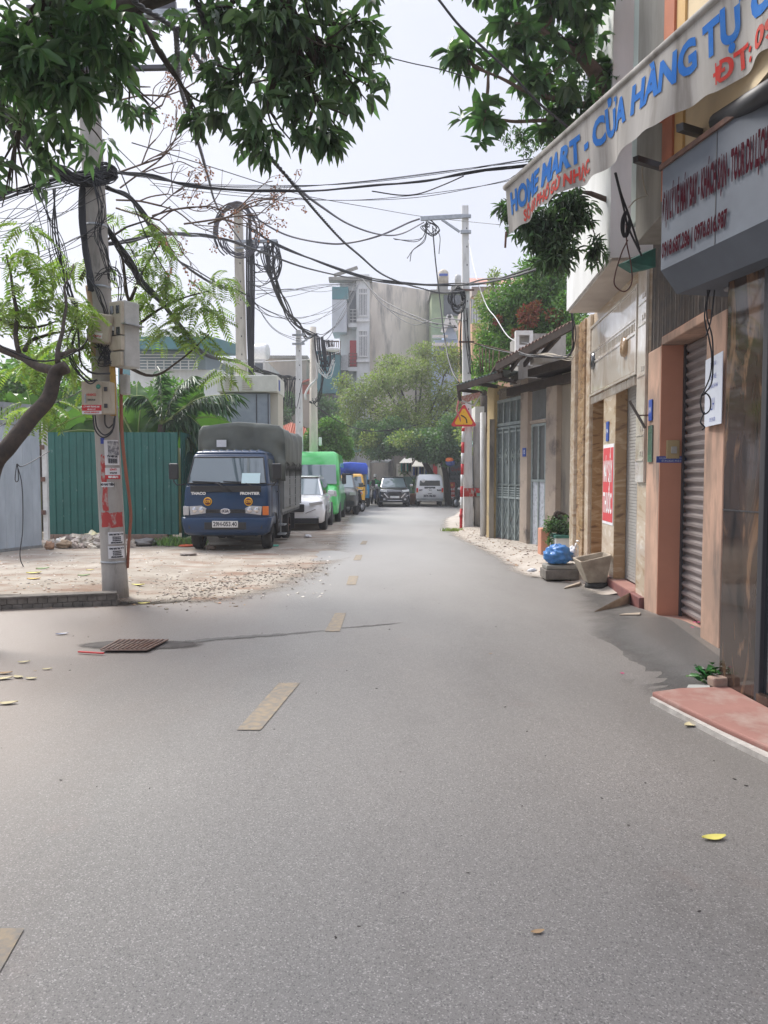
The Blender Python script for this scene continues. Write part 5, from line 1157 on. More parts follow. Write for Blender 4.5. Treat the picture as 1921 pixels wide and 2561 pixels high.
# ---- generic car: stations = (y, half width, z bottom, z deck), cabin = (y, half width) polygons at belt and roof
def make_car(name, label, cat, loc, rz, paint, st, belt, roof, zroof, wheels, r, tw, glassm, front, par_extra=None, dark=None, group=None):
    t = thing(name, label, cat, loc, rz, group)
    b = LM(); loft(b, [ring(y, w_*.98, w_, w_*.93, zb, zt) for y, w_, zb, zt in st]); b.build('body', paint, t, bevel=0)
    zb_ = belt[4]
    (yf, yr, wf, wr, _), (rf, rr, rwf, rwr) = belt, roof
    A = [(-wf, yf, zb_), (wf, yf, zb_), (wr, yr, zb_), (-wr, yr, zb_)]; B = [(-rwf, rf, zroof-.05), (rwf, rf, zroof-.05), (rwr, rr, zroof-.05), (-rwr, rr, zroof-.05)]
    b = LM(); b.hexa(A+B); b.build('cabin', paint, t, bevel=.05)
    b = LM(); loft(b, [ring(y, w_, w_, w_*.92, zroof-.075, z) for y, w_, z in ((rf-.03, rwf*.97, zroof-.045), (rf+.25, rwf*1.01, zroof-.008), ((rf+rr)/2, (rwf+rwr)/2*1.02, zroof+.01), (rr-.2, rwr*1.0, zroof-.01), (rr+.02, rwr*.96, zroof-.05))]); b.build('roof', paint, t)
    def face(p0, p1, p2, p3, inset, nm, mm, off=.012):
        p = [Vector(q) for q in (p0, p1, p2, p3)]; c = sum(p, Vector())/4
        def bl(u, v): return p[0].lerp(p[1], u).lerp(p[3].lerp(p[2], u), v)
        iu, iv = inset; q = [bl(iu, iv), bl(1-iu, iv), bl(1-iu, 1-iv), bl(iu, 1-iv)]
        n = (q[1]-q[0]).cross(q[3]-q[0]).normalized()
        k = LM(); k.add([x+n*off for x in q]+[x for x in q], [(0,1,2,3),(0,4,5,1),(1,5,6,2),(2,6,7,3),(3,7,4,0)]); return k.build(nm, mm, t)
    face(A[0], A[1], B[1], B[0], (.05, .06), 'windscreen' if front else 'rear_window', glassm)
    face(A[2], A[3], B[3], B[2], (.06, .12), 'rear_window' if front else 'windscreen', M['vglass_dark'])
    m1 = Vector(A[1]).lerp(Vector(A[2]), .48); m2 = Vector(B[1]).lerp(Vector(B[2]), .45)
    face(A[1], m1, m2, B[1], (.06, .09), 'side_window', M['vglass_dark']); face(m1, A[2], B[2], m2, (.05, .09), 'side_window', M['vglass_dark'])
    m1 = Vector(A[0]).lerp(Vector(A[3]), .48); m2 = Vector(B[0]).lerp(Vector(B[3]), .45)
    face(m1, A[0], B[0], m2, (.06, .09), 'side_window', M['vglass_dark']); face(A[3], m1, m2, B[3], (.05, .09), 'side_window', M['vglass_dark'])
    for y, x in wheels:
        for sx in (-1, 1): wheel(t, sx*x, y, r, tw)
    return t
def part(t, nm, m, c, size, rot=(0,0,0), bev=.01): return LM().rbox(c, size, rot).build(nm, m, t, bevel=bev)
def lathe_arch(t, ys, x, r):
    for y in ys:
        for sx in (-1, 1): LM().cyl((sx*(x-.12), y, r*1.0), (sx*(x+.018), y, r*1.0), r*1.22, None, 24).build('wheel_arch', M['plastic'], t)
# white suv
dx = P(808,0,22.8).x-.92
t = make_car('parked_suv', 'white suv with slanting headlights parked nose out behind the truck', 'car', (dx, 22.5, gz(23.5)), 0, M['white_car'],
    [(0.0,.62,.42,.72),(.04,.80,.30,.86),(.18,.89,.25,.95),(.6,.92,.24,1.02),(1.3,.92,.24,1.08),(2.6,.92,.24,1.10),(4.0,.90,.26,1.08),(4.35,.84,.34,1.0)], (1.15,4.15,.80,.80,1.06), (1.95,3.75,.60,.62), 1.68, [(.88,.80),(3.5,.80)], .35, .23, M['vglass'], True)
lathe_arch(t, (.88, 3.5), .90, .35)
part(t, 'bumper', M['plastic'], (0,.02,.33), (1.5,.16,.16)); part(t, 'grille', M['plastic'], (0,-.01,.72), (.62,.08,.24), bev=.03)
for sx in (-1, 1):
    part(t, 'headlight', M['lamp'], (sx*.64,.12,.86), (.40,.22,.09), (0, -sx*.14, sx*.35)); part(t, 'mirror', M['white_car'], (sx*1.02,1.45,1.16), (.2,.14,.15), bev=.03)
    part(t, 'chrome_strip', M['chrome'], (sx*.5,-.0,.62), (.34,.03,.02), (0, -sx*.4, 0)); part(t, 'fog_lamp', M['chrome'], (sx*.62,.03,.44), (.3,.03,.02))
part(t, 'roof_rail', M['chrome'], (.62,2.8,1.70), (.03,1.6,.03)); part(t, 'roof_rail', M['chrome'], (-.62,2.8,1.70), (.03,1.6,.03))
# green van
dx = P(846,0,27.2).x-1.0
t = thing('green_van', 'tall bright green passenger van parked behind the white suv', 'van', (dx, 27.0, gz(28)), 0)
def vs_(y, w_, zb, zt): return ring(y, w_*.97, w_, w_*.9, zb, zt, .45)
b = LM(); loft(b, [vs_(0,.80,.42,.95), vs_(.06,.90,.34,1.10), vs_(.35,.96,.30,1.26), vs_(.8,.98,.28,1.42), vs_(1.2,.99,.28,1.5), vs_(4.8,.98,.28,1.5)]); b.build('body', M['green_van'], t)
b = LM(); loft(b, [[(-w_,y,zb),(w_,y,zb),(w_*.93,y+dy*.55,(zb+zt)/2+.1),(w_*.86,y+dy,zt-.08),(w_*.7,y+dy,zt),(-w_*.7,y+dy,zt),(-w_*.86,y+dy,zt-.08),(-w_*.93,y+dy*.55,(zb+zt)/2+.1)] for y, w_, zb, zt, dy in ((.72,.92,1.36,2.46,.75),(1.0,.96,1.4,2.62,.6),(1.5,.98,1.4,2.66,.2),(4.78,.97,1.4,2.64,0))]); b.build('high_roof', M['green_van'], t)
LM().prism([(-.86,.66,1.42),(.86,.66,1.42),(.80,1.06,2.12),(-.80,1.06,2.12)], (0,.03,.03)).build('windscreen', M['vglass_pale'], t, bevel=.01)
for i, (y0, y1) in enumerate(((1.3,2.0),(2.12,3.0),(3.12,3.9),(4.0,4.65))):
    for sx in (-1, 1):
        b = LM(); p = [(sx*.985,y0,1.5),(sx*.985,y1,1.5),(sx*.945,y1,2.05),(sx*.945,y0+(.25 if i == 0 else 0),2.05)]; quadp(b, p if sx > 0 else p[::-1], .01); b.build('side_window', M['vglass_dark'], t)
for sx in (-1, 1):
    part(t, 'headlight', M['lamp'], (sx*.68,.10,1.04), (.42,.16,.22), (0,-sx*.25,sx*.25), .03); part(t, 'mirror', M['plastic'], (sx*1.12,.95,1.62), (.16,.14,.42), bev=.04)
    part(t, 'fog_lamp', M['plastic'], (sx*.7,.0,.48), (.2,.05,.12))
part(t, 'grille', M['plastic'], (0,.02,.80), (.9,.06,.16)); part(t, 'bumper', M['green_van'], (0,.0,.50), (1.7,.12,.28), bev=.04); part(t, 'number_plate', M['white_paint'], (0,-.075,.48), (.45,.02,.12)); part(t, 'wiper', M['plastic'], (.2,.68,1.47), (.7,.02,.02), (0,.1,0))
for y in (.95, 4.0):
    for sx in (-1, 1): wheel(t, sx*.88, y, .34, .21)
lathe_arch(t, (.95, 4.0), .97, .34)
# dark pickup
dx = P(892,0,32.0).x-.93
t = make_car('dark_pickup', 'dark grey brown pickup parked behind the green van', 'pickup', (dx, 32.1, gz(33)), 0, M['dark_car'],
    [(0,.70,.5,.86),(.05,.84,.42,1.0),(.3,.92,.36,1.10),(1.2,.93,.34,1.16),(3.0,.93,.36,1.18),(3.6,.93,.4,1.16),(3.75,.9,.5,1.15)], (1.1,3.0,.80,.78,1.14), (1.7,2.75,.64,.64), 1.82, [(.85,.82),(3.0,.82)], .38, .25, M['vglass'], True)
lathe_arch(t, (.85, 3.0), .90, .38)
for sx in (-1, 1): part(t, 'headlight', M['lamp'], (sx*.72,.03,.95), (.28,.1,.16)); part(t, 'mirror', M['dark_car'], (sx*1.04,1.35,1.3), (.22,.14,.2), bev=.03); part(t, 'running_board', M['plastic'], (sx*.9,2.0,.42), (.16,1.4,.05))
part(t, 'grille', M['plastic'], (0,-.0,.82), (.9,.06,.3)); part(t, 'bumper', M['plastic'], (0,-.02,.52), (1.6,.1,.2))
# yellow truck with blue tarpaulin
dx = P(911,0,36.5).x-.78
t = thing('yellow_truck', 'small yellow truck with a bright blue tarpaulin over its load', 'truck', (dx, 36.4, gz(36)), 0)
def ysec(z, yf, w_): return [(-w_,1.2,z),(w_,1.2,z),(w_,yf+.14,z),(w_-.05,yf+.04,z),(w_-.16,yf,z),(-w_+.16,yf,z),(-w_+.05,yf+.04,z),(-w_,yf+.14,z)]
b = LM(); loft(b, [ysec(.35,.0,.72), ysec(.5,-.02,.77), ysec(1.05,.0,.78), ysec(1.15,.05,.77), ysec(1.72,.34,.66), ysec(1.8,.45,.58)]); b.build('cab', M['yellow_truck'], t)
b = LM(); b.prism([(-.66,.045,1.16),(.66,.045,1.16),(.58,.32,1.66),(-.58,.32,1.66)], (0,-.012,.006)); b.build('windscreen', M['vglass_pale'], t)
for sx in (-1, 1):
    b = LM(); p = [(sx*.772,.32,1.15),(sx*.772,.95,1.15),(sx*.672,.95,1.65),(sx*.672,.5,1.65)]; quadp(b, p if sx > 0 else p[::-1], .008); b.build('side_window', M['vglass_dark'], t)
    h_ = LM().cyl((sx*.58,-.03,.86), (sx*.58,.0,.86), .10, .10, 16).build('headlight', M['lamp'], t); LM().cyl((sx*.58,-.04,.86), (sx*.58,-.03,.86), .06, .06, 12).build('reflector', M['amber'], h_)
    part(t, 'mirror', M['plastic'], (sx*.95,.15,1.4), (.12,.06,.24)); wheel(t, sx*.66, .7, .27, .15); wheel(t, sx*.66, 2.4, .27, .15)
part(t, 'load_box', M['truck_grey'], (0,2.2,1.25), (1.6,1.9,1.1))
b = LM(); loft(b, [[(-.86,y,1.78),(.86,y,1.78),(.87,y,2.2),(.78,y,2.34+q),(0,y,2.38+q),(-.78,y,2.34+q),(-.87,y,2.2)] for y, q in ((1.15,-.05),(1.2,0),(1.7,.02),(2.2,-.02),(2.7,.02),(3.2,0))]); b.build('tarpaulin', M['blue_tarp'], t)
# sky blue truck
dx = P(921,0,39.8).x-.75
t = thing('blue_truck', 'sky blue cab of a small truck mostly hidden behind the yellow one', 'truck', (dx, 39.8, gz(39)), 0)
b = LM(); loft(b, [ysec(.35,.0,.72), ysec(.5,-.02,.77), ysec(1.05,.0,.78), ysec(1.15,.05,.77), ysec(1.82,.30,.66), ysec(1.9,.40,.58)]); b.build('cab', M['cab_blue'], t)
b = LM(); b.prism([(-.66,.04,1.17),(.66,.04,1.17),(.58,.28,1.75),(-.58,.28,1.75)], (0,-.012,.006)); b.build('windscreen', M['vglass'], t)
for sx in (-1, 1):
    b = LM(); p = [(sx*.772,.32,1.15),(sx*.772,.95,1.15),(sx*.672,.95,1.7),(sx*.672,.45,1.7)]; quadp(b, p if sx > 0 else p[::-1], .008); b.build('side_window', M['vglass_dark'], t)
    part(t, 'headlight', M['lamp'], (sx*.56,-.02,.8), (.26,.05,.2)); part(t, 'mirror', M['plastic'], (sx*1.0,.1,1.3), (.2,.08,.34)); wheel(t, sx*.68, .7, .3, .16); wheel(t, sx*.68, 2.6, .3, .16)
part(t, 'load_box', M['white_paint'], (0,2.3,1.4), (1.5,2.0,1.5)); part(t, 'bumper', M['plastic'], (0,-.03,.42), (1.5,.1,.16))
# black oncoming car
dx = P(988,0,40.2).x
t = make_car('black_car', 'black car with bright headlights driving towards the viewer', 'car', (dx, 40.0, gz(40)), R(2), M['black_car'],
    [(0,.60,.40,.74),(.05,.76,.3,.86),(.25,.84,.24,.98),(.9,.86,.24,1.06),(2.6,.86,.24,1.08),(4.0,.84,.28,1.05),(4.2,.78,.36,.98)], (.95,4.05,.76,.76,1.04), (1.65,3.7,.60,.6), 1.64, [(.8,.74),(3.4,.74)], .34, .21, M['vglass_pale'], True)
lathe_arch(t, (.8, 3.4), .84, .34)
for sx in (-1, 1):
    part(t, 'headlight', mat('lit_headlight', (.7,.72,.72), .1), (sx*.60,.06,.88), (.36,.14,.11), (0,-sx*.12,sx*.2)); part(t, 'mirror', M['chrome'], (sx*.98,1.15,1.16), (.2,.12,.13), bev=.03)
    part(t, 'chrome_blade', M['chrome'], (sx*.46,.0,.62), (.06,.05,.34), (0,sx*.75,0), .005); part(t, 'chrome_blade', M['chrome'], (sx*.66,.03,.60), (.20,.04,.03), (0,-sx*.5,0), .005); part(t, 'fog_lamp', M['lamp'], (sx*.56,-.01,.42), (.12,.04,.1), bev=.03)
part(t, 'grille', M['plastic'], (0,-.0,.72), (.7,.06,.22)); part(t, 'number_plate', M['white_paint'], (0,-.04,.54), (.5,.02,.11)); part(t, 'bumper_trim', M['chrome'], (0,-.01,.36), (.8,.05,.03)); part(t, 'lower_bumper', M['plastic'], (0,.02,.42), (1.2,.08,.16))
# white mini van seen from behind (its rear faces the viewer)
dx = P(1078,0,41).x
t = thing('white_minivan', 'small white van driving away with its number painted on the tailgate', 'van', (dx, 40.6, gz(41)), 0)
def ms(y, w_, wt, zt): return [(-w_*.97,y,.30),(w_*.97,y,.30),(w_,y,.45),(w_,y,1.02),(wt,y,zt-.14),(wt*.86,y,zt-.02),(0,y,zt+.01),(-wt*.86,y,zt-.02),(-wt,y,zt-.14),(-w_,y,1.02),(-w_,y,.45)]
b = LM(); loft(b, [ms(.02,.70,.62,1.74), ms(.08,.74,.66,1.77), ms(.5,.745,.67,1.79), ms(2.6,.745,.67,1.78), ms(3.1,.72,.5,1.3)]); b.build('body', M['white_car'], t)
b = LM(); b.prism([(-.57,.0,1.14),(.57,.0,1.14),(.54,.03,1.58),(-.54,.03,1.58)], (0,.03,.0)); rw = b.build('rear_window', M['vglass_dark'], t, bevel=.01)
LM().cyl((-.36,-.012,1.42), (-.36,-.003,1.42), .10, .10, 18).build('sticker', M['white_paint'], rw); text_loc(rw, M['white_paint'], 'TRUNG NGHĨA', .08, -.01, 1.44, .075, sx=.9)
for sx in (-1, 1): part(t, 'tail_light', M['redlens'], (sx*.69,.02,.93), (.10,.08,.18)); part(t, 'tail_light', M['amber'], (sx*.69,.018,.81), (.10,.08,.06)); part(t, 'mirror', M['plastic'], (sx*.82,2.4,1.2), (.1,.1,.16)); wheel(t, sx*.62, .55, .27, .15); wheel(t, sx*.62, 2.4, .27, .15)
part(t, 'bumper', M['truck_grey'], (0,-.02,.40), (1.46,.12,.12)); part(t, 'door_handle', M['plastic'], (0,-.0,1.04), (.60,.03,.09)); part(t, 'latch', M['plastic'], (0,-.0,.72), (.22,.03,.03))
pl = part(t, 'number_plate', M['white_paint'], (.02,-.01,.93), (.27,.02,.18)); text_loc(pl, M['ink'], '30Y\n9630', .02, -.024, .94, .08, bold=.002)
for s_, x, z, h_ in (('30Y', -.5, .90, .12), ('9630', .5, .90, .12), ('30Y-9630', -.02, .58, .17)): text_loc(t, M['ink'], s_, x, -.012 if z > .7 else -.006, z, h_, bold=.006, tilt=0)
# motorbikes
def scooter(label, loc, rz, col, group=None, name='parked_scooter'):
    t = thing(name, label, 'motorbike', loc, rz, group)
    for y in (.0, 1.25):
        b = LM(); n = 22; r = .27
        for i in range(1): b.tube([(0, y+(r-.05)*math.cos(2*math.pi*i/n), r+(r-.05)*math.sin(2*math.pi*i/n)) for i in range(n+1)], .05, 8)
        wh = b.build('wheel', M['tyre'], t); LM().cyl((-.03,y,r), (.03,y,r), .17, .17, 14).build('rim', M['rim'], wh)
    b = LM(); loft(b, [[(-w_,y,z0),(w_,y,z0),(w_*.8,y,z1),(-w_*.8,y,z1)] for y, w_, z0, z1 in ((.42,.10,.30,.40),(.75,.14,.32,.62),(1.1,.16,.40,.74),(1.5,.08,.55,.72))]); b.build('body', col, t, bevel=.02)
    b = LM(); b.prism([(-.17,.22,.36),(.17,.22,.36),(.15,.30,.80),(.06,.28,1.0),(-.06,.28,1.0),(-.15,.30,.80)], (0,.06,.0)); b.build('front_shield', col, t, bevel=.02)
    b = LM(); b.tube([(0,.0,.27),(0,.14,.62),(0,.26,.95)], .035, 8); b.grid(lambda u, v: ((v-.5)*.14, .30*math.cos(math.pi*(.15+.7*u)), .27+.30*math.sin(math.pi*(.15+.7*u))), 10, 1); b.build('fork', M['plastic'], t)
    LM().rbox((0,1.05,.80), (.26,.72,.10)).build('seat', M['plastic'], t, bevel=.03)
    b = LM(); b.tube([(-.33,.36,1.04),(-.15,.28,1.02),(.15,.28,1.02),(.33,.36,1.04)], .018, 6); b.build('handlebar', M['plastic'], t)
    LM().rbox((0,.22,1.0), (.2,.1,.14)).build('headlight', M['lamp'], t, bevel=.03)
    for sx in (-1, 1): b = LM(); b.tube([(sx*.25,.32,1.04),(sx*.3,.3,1.22)], .008, 5); b.rbox((sx*.31,.3,1.25), (.12,.02,.08)); b.build('mirror', M['plastic'], t)
    return t
def at(px, d): q = P(px, 1185, d); return (q.x, d, gz(d))
scooter('white scooter ridden by the person in green beside the black car', at(930,44.0), R(-14), M['white_paint'], name='scooter')
scooter('dark blue scooter between the white scooter and the black car', at(944,43.0), R(6), mat('navy_paint', (.03,.05,.12), .3), name='scooter')
scooter('dark motorbike whose front wheel shows behind the pickup', (at(906,35.2)[0], 35.0, gz(35)), R(150), M['plastic'], name='motorbike')
scooter('black motorbike parked beside the red repair banner', at(1141,39.5), R(-55), M['plastic'], name='motorbike')
scooter('second motorbike half hidden behind the striped post', at(1160,36.5), R(-60), M['plastic'], name='motorbike')
# rider
def person(label, loc, rz, joints, radii, edges, skinm, head, helmet=None, jacket=None, sc=1.0):
    t = thing('person', label, 'person', loc, rz)
    me = bpy.data.meshes.new('body'); me.from_pydata(joints, edges, []); ob = bpy.data.objects.new('body', me); C.objects.link(ob); ob.parent = t
    sk = ob.modifiers.new('skin', 'SKIN'); 
    for i, r in enumerate(radii): me.skin_vertices[0].data[i].radius = (r, r) if not isinstance(r, tuple) else r
    me.skin_vertices[0].data[0].use_root = True
    s2 = ob.modifiers.new('sub', 'SUBSURF'); s2.levels = s2.render_levels = 1
    me.materials.append(skinm); return t, ob
J = [(0,1.0,.82),(0,.97,1.05),(0,.90,1.32),(0,.88,1.44),(0,.86,1.52),(-.19,.88,1.36),(-.30,.66,1.15),(-.30,.42,1.05),(.19,.88,1.36),(.30,.66,1.15),(.30,.42,1.05),(-.11,.96,.82),(-.20,.55,.80),(-.19,.52,.40),(-.19,.42,.33),(.11,.96,.82),(.20,.55,.80),(.19,.52,.40),(.19,.42,.33)]
E = [(0,1),(1,2),(2,3),(3,4),(2,5),(5,6),(6,7),(2,8),(8,9),(9,10),(0,11),(11,12),(12,13),(13,14),(0,15),(15,16),(16,17),(17,18)]
Rr = [.14,.13,.15,.06,.055,.065,.05,.038,.065,.05,.038,.09,.075,.05,.04,.09,.075,.05,.04]
t, ob = person('person in a green jacket and white helmet riding the white scooter', at(930,44.0), R(-14), J, Rr, E, M['cloth_green'], None)
LM().ball((0,.83,1.62), (.085,.10,.12), 12, 8).build('head', M['skin'], t); LM().ball((0,.84,1.67), (.125,.145,.125), 14, 8).build('helmet', M['white_paint'], t); LM().rbox((0,.735,1.585), (.13,.03,.08)).build('face_mask', M['plastic'], t, bevel=.02)
b = LM(); 
for sx in (-1, 1): b.tube([(sx*.11,.95,.84),(sx*.20,.55,.81),(sx*.19,.50,.42)], [.105,.09,.065], 10)
b.build('trousers', M['cloth_dark'], t)
# ------------------------------------------------------------------ houses in the background
def frontwall(d): return Wall((-60, d), (60, d))
def bx(b, x0, x1, y0, y1, z0, z1): return b.box(x0, x1, y0, y1, z0, z1)
def X(px, d): return P(px, 1185, d).x
def Z(py, d): return P(960, py, d).z
# tall weathered apartment house
d = 58; t = thing('apartment_house', 'tall narrow house with white front bays and a huge black streaked side wall', 'house', (X(980,d), d, gz(60)))
xa, xb, xc = X(925,d), X(1130,d), X(851,d)
MB().hexa([(xa,d+.02,-.3),(xb,d+3,-.3),(xb,d+14,-.3),(xa,d+14,-.3),(xa,d+.02,Z(703,d)),(xb,d+3,Z(712,d)),(xb,d+14,Z(706,d)),(xa,d+14,Z(697,d))]).build('side_wall', M['old_wall'], t)
b = MB(); bx(b, xc, X(893,d), d-.0, d+12, -.3, Z(700,d)+.3); bx(b, X(893,d)-.01, xa+.0, d-.6, d+12, -.3, Z(697,d)+.2); b.build('front_wall', M['white_wall'], t, bevel=.03)
b = MB(); bx(b, X(826,d), xa+.2, d-.9, d-.0, Z(708,d), Z(700,d)); b.bar((X(838,d),d-.5,Z(700,d)+.2),(X(896,d),d-.5,Z(690,d)+.5),.3,.2); b.build('roof_slab', M['grey_render'], t)
for y0, y1 in ((726,795),(831,895),(950,1000)):
    w_ = MB(); x0, x1 = X(899,d-.7), X(918,d-.7); bx(w_, x0, x1, d-.63, d-.6, Z(y1,d), Z(y0,d)); w_ = w_.build('window', M['window_dark'], t)
    b = MB()
    for i in range(6): x = x0+(x1-x0)*i/5; bx(b, x-.03, x+.03, d-.7, d-.64, Z(y1,d), Z(y0,d))
    for y in (y0, y0+(y1-y0)*.2, y1): bx(b, x0-.05, x1+.05, d-.72, d-.635, Z(y,d)-.05, Z(y,d)+.05)
    b.build('window_bars', M['white_paint'], w_)
    b = MB(); bx(b, x0-.2, x1+.2, d-.75, d-.6, Z(y1+14,d), Z(y1+8,d)); b.build('sill', M['white_paint'], t)
for y0, y1, yy in ((698,817,0),(822,925,1)):
    b = MB(); bx(b, X(876,d), X(892,d), d-.12, d-.01, Z(y1-8,d), Z(y0+30,d)); b.build('balcony_door', M['red_paint'] if yy else M['window_dark'], t)
    b = MB()
    for k in range(5): z = Z(y1-4,d)+k*.25; bx(b, X(874,d), X(894,d), d-.75, d-.71, z, z+.05)
    for k in range(3): x = X(874,d)+k*.3; bx(b, x, x+.05, d-.74, d-.70, Z(y1-4,d), Z(y1-4,d)+1.05)
    b.build('balcony_rail', M['rust'] if yy else M['box_grey'], t)
    b = MB(); bx(b, X(873,d), X(894,d), d-.8, d, Z(y1+6,d), Z(y1-3,d)); b.build('balcony_slab', M['white_wall'], t)
b = MB(); bx(b, X(832,d-1.2), X(868,d-1.2), d-1.2, d+1.5, Z(838,d), Z(758,d)); b.build('sheet_cladding', mat('pale_cladding', (.50,.52,.55), .6, (.42,.44,.47), 1), t)
MB().box(X(832,d-1.25), X(872,d-1.25), d-1.22, d+1.5, Z(757,d), Z(727,d)).build('teal_panel', M['teal_wall'], t)
w_ = MB().box(X(858,d), X(874,d), d-.05, d-.005, Z(930,d), Z(888,d)).build('window', M['window_dark'], t)
MB().prism([(X(853,d),d-.05,Z(888,d)),(X(857,d),d-.05,Z(888,d)),(X(857,d),d-.9,Z(930,d)),(X(853,d),d-.9,Z(930,d))], (.5,0,0)).build('open_shutter', M['white_paint'], w_)
MB().box(X(852,d), X(868,d), d-.4, d, Z(945,d), Z(930,d)).build('air_conditioner', M['box_grey'], t, bevel=.05)
b = MB(); bx(b, X(893,d), X(931,d), d-.65, d-.6, Z(1052,d), Z(1046,d))
b.build('ledge', M['white_wall'], t)
# darker blue-grey neighbour to its left
d = 56; t = thing('teal_house', 'narrow grey house with a teal roof terrace left of the weathered block', 'house', (X(830,d), d, gz(60)))
MB().box(X(793,d), X(850,d), d, d+8, -.3, Z(960,d)).build('wall', M['grey_render'], t)
MB().box(X(793,d), X(851,d), d-.4, d+8, Z(985,d), Z(880,d)).build('terrace', M['teal_wall'], t)
b = MB()
for i in range(9): x = X(815,d)+i*.14; b.box(x, x+.05, d-.5, d-.42, Z(890,d), Z(855,d))
b.box(X(812,d), X(850,d), d-.5, d-.42, Z(858,d), Z(855,d)); b.build('railing', M['rust'], t)
MB().box(X(835,d), X(843,d), d-.02, d-.001, Z(1120,d), Z(970,d)).build('window', M['window_dark'], t)
# beige houses further left
d = 60; t = thing('beige_house', 'wide beige blank walled house behind the white poles', 'house', (X(720,d), d, gz(60)))
MB().box(X(663,d), X(768,d), d, d+10, -.3, Z(895,d)).build('wall', M['beige_wall'], t); MB().box(X(663,d)-.1, X(768,d)+.1, d-.2, d+10, Z(897,d), Z(893,d)+.1).build('parapet', M['grey_render'], t)
w_ = MB().box(X(669,d), X(672,d), d-.05, d-.001, Z(990,d), Z(960,d)).build('window', M['window_dark'], t)
tk = thing('water_tank', 'horizontal white water tank on the roof of the beige house', 'tank', (X(660,d-1), d-1, Z(893,d)))
MB().cyl((X(640,d-1),d-1,Z(886,d)), (X(674,d-1),d-1.2,Z(886,d)), .62, .62, 20).build('tank', M['white_paint'], tk, bevel=.1); MB().box(X(645,d-1), X(670,d-1), d-1.4, d-.6, Z(900,d), Z(893,d)).build('stand', M['steel'], tk)
d = 52; t = thing('white_house', 'white house with a dark balcony left of the beige one', 'house', (X(640,d), d, gz(60)))
MB().box(X(560,d), X(664,d), d, d+8, -.3, Z(898,d)).build('wall', M['pale_wall'], t)
MB().box(X(640,d), X(660,d), d-.03, d-.001, Z(930,d), Z(908,d)).build('window', M['window_dark'], t)
d = 50; t = thing('red_roof_house', 'small house with a red sheet metal canopy behind the white pole', 'house', (X(765,d), d, gz(55)))
MB().box(X(752,d), X(782,d), d, d+4, -.3, Z(955,d)).build('wall', M['beige_wall'], t)
MB().prism([(X(752,d),d-.8,Z(960,d)),(X(784,d),d-.8,Z(948,d)),(X(784,d),d+2,Z(936,d)),(X(752,d),d+2,Z(945,d))], (0,0,-.12)).build('roof', M['roof_red'], t)
MB().box(X(755,d), X(780,d), d-.04, d-.001, Z(985,d), Z(962,d)).build('awning', M['roof_red'], t)
# low tiled house behind the green van
d = 40; t = thing('tiled_house', 'low house with an orange clay tiled roof behind the poles', 'house', (X(765,d), d, gz(45)))
MB().box(X(700,d), X(790,d), d, d+5, -.3, Z(1118,d)).build('wall', M['beige_wall'], t)
def tile(u, v):
    x = X(690,d)+(X(800,d)-X(690,d))*u; return (x, d-.4+2.6*v, Z(1119,d)+v*(1.5)-(abs(u-.25))*1.0+.04*math.sin(u*120)+.03*((v*14) % 1))
MB().grid(tile, 120, 42, False).build('roof', M['roof_tile'], t)
# white house with teal roof at the left
d = 34; t = thing('green_roof_house', 'white house with a teal sheet roof and balcony rail above the banana plants', 'house', (X(440,d), d, gz(34)))
MB().box(X(330,d), X(560,d), d, d+9, -.3, Z(925,d)).build('wall', M['white_wall'], t)
MB().box(X(345,d), X(520,d), d-.2, d+6, Z(925,d), Z(880,d)).build('upper_storey', mat('dark_upper', (.20,.25,.27), .7), t)
MB().prism([(X(340,d),d-1,Z(882,d)),(X(545,d),d-1,Z(882,d)),(X(545,d),d+6,Z(882,d)+.8),(X(340,d),d+6,Z(882,d)+.8)], (0,0,.55)).build('roof', M['teal_wall'], t)
b = MB()
for k in range(6): z = Z(928,d)+k*.13; b.box(X(340,d), X(500,d), d-.5, d-.46, z, z+.03)
for i in range(9): x = X(340,d)+i*.37; b.box(x, x+.04, d-.5, d-.45, Z(930,d), Z(904,d))
b.build('railing', M['white_paint'], t)
w_ = MB().box(X(518,d), X(536,d), d-.03, d-.001, Z(1062,d), Z(1050,d)).build('window', M['window_dark'], t)
MB().box(X(514,d), X(540,d), d-.3, d, Z(1048,d), Z(1045,d)).build('canopy', M['white_paint'], t)
MB().box(X(455,d), X(500,d), d-1.5, d-.1, -.3, Z(1052,d)).build('annex', M['sheet'], t)
d = 30; t = thing('distant_roof', 'teal panelled roof far left above the leaves', 'house', (X(300,45), 45, gz(45)))
MB().box(X(150,45), X(330,45), 45, 52, -.3, Z(1010,45)).build('wall', M['pale_wall'], t); MB().box(X(300,45), X(420,45), 45, 52, -.3, Z(880,45)).build('wall', M['teal_wall'], t)
# blue villa with a pointed gable
d = 54; t = thing('blue_villa', 'pale blue villa with a pointed gable and ornate cornice behind the trees', 'house', (X(1115,d), d, gz(60)))
MB().box(X(1085,d), X(1150,d), d, d+6, -.3, Z(850,d)).build('wall', M['blue_house'], t)
MB().prism([(X(1108,d),d-.2,Z(850,d)),(X(1142,d),d-.2,Z(850,d)),(X(1138,d),d-.2,Z(830,d)),(X(1121,d),d-.2,Z(796,d)),(X(1110,d),d-.2,Z(830,d))], (0,3,0)).build('gable', M['blue_house'], t, bevel=.05)
b = MB(); b.bar((X(1106,d),d-.3,Z(832,d)), (X(1121,d),d-.3,Z(792,d)), .5, .35); b.bar((X(1121,d),d-.3,Z(792,d)), (X(1140,d),d-.3,Z(828,d)), .5, .35); b.box(X(1080,d), X(1150,d), d-.5, d, Z(868,d), Z(860,d)); b.box(X(1080,d), X(1118,d), d-.4, d, Z(846,d), Z(840,d)); b.build('cornice', M['white_paint'], t)
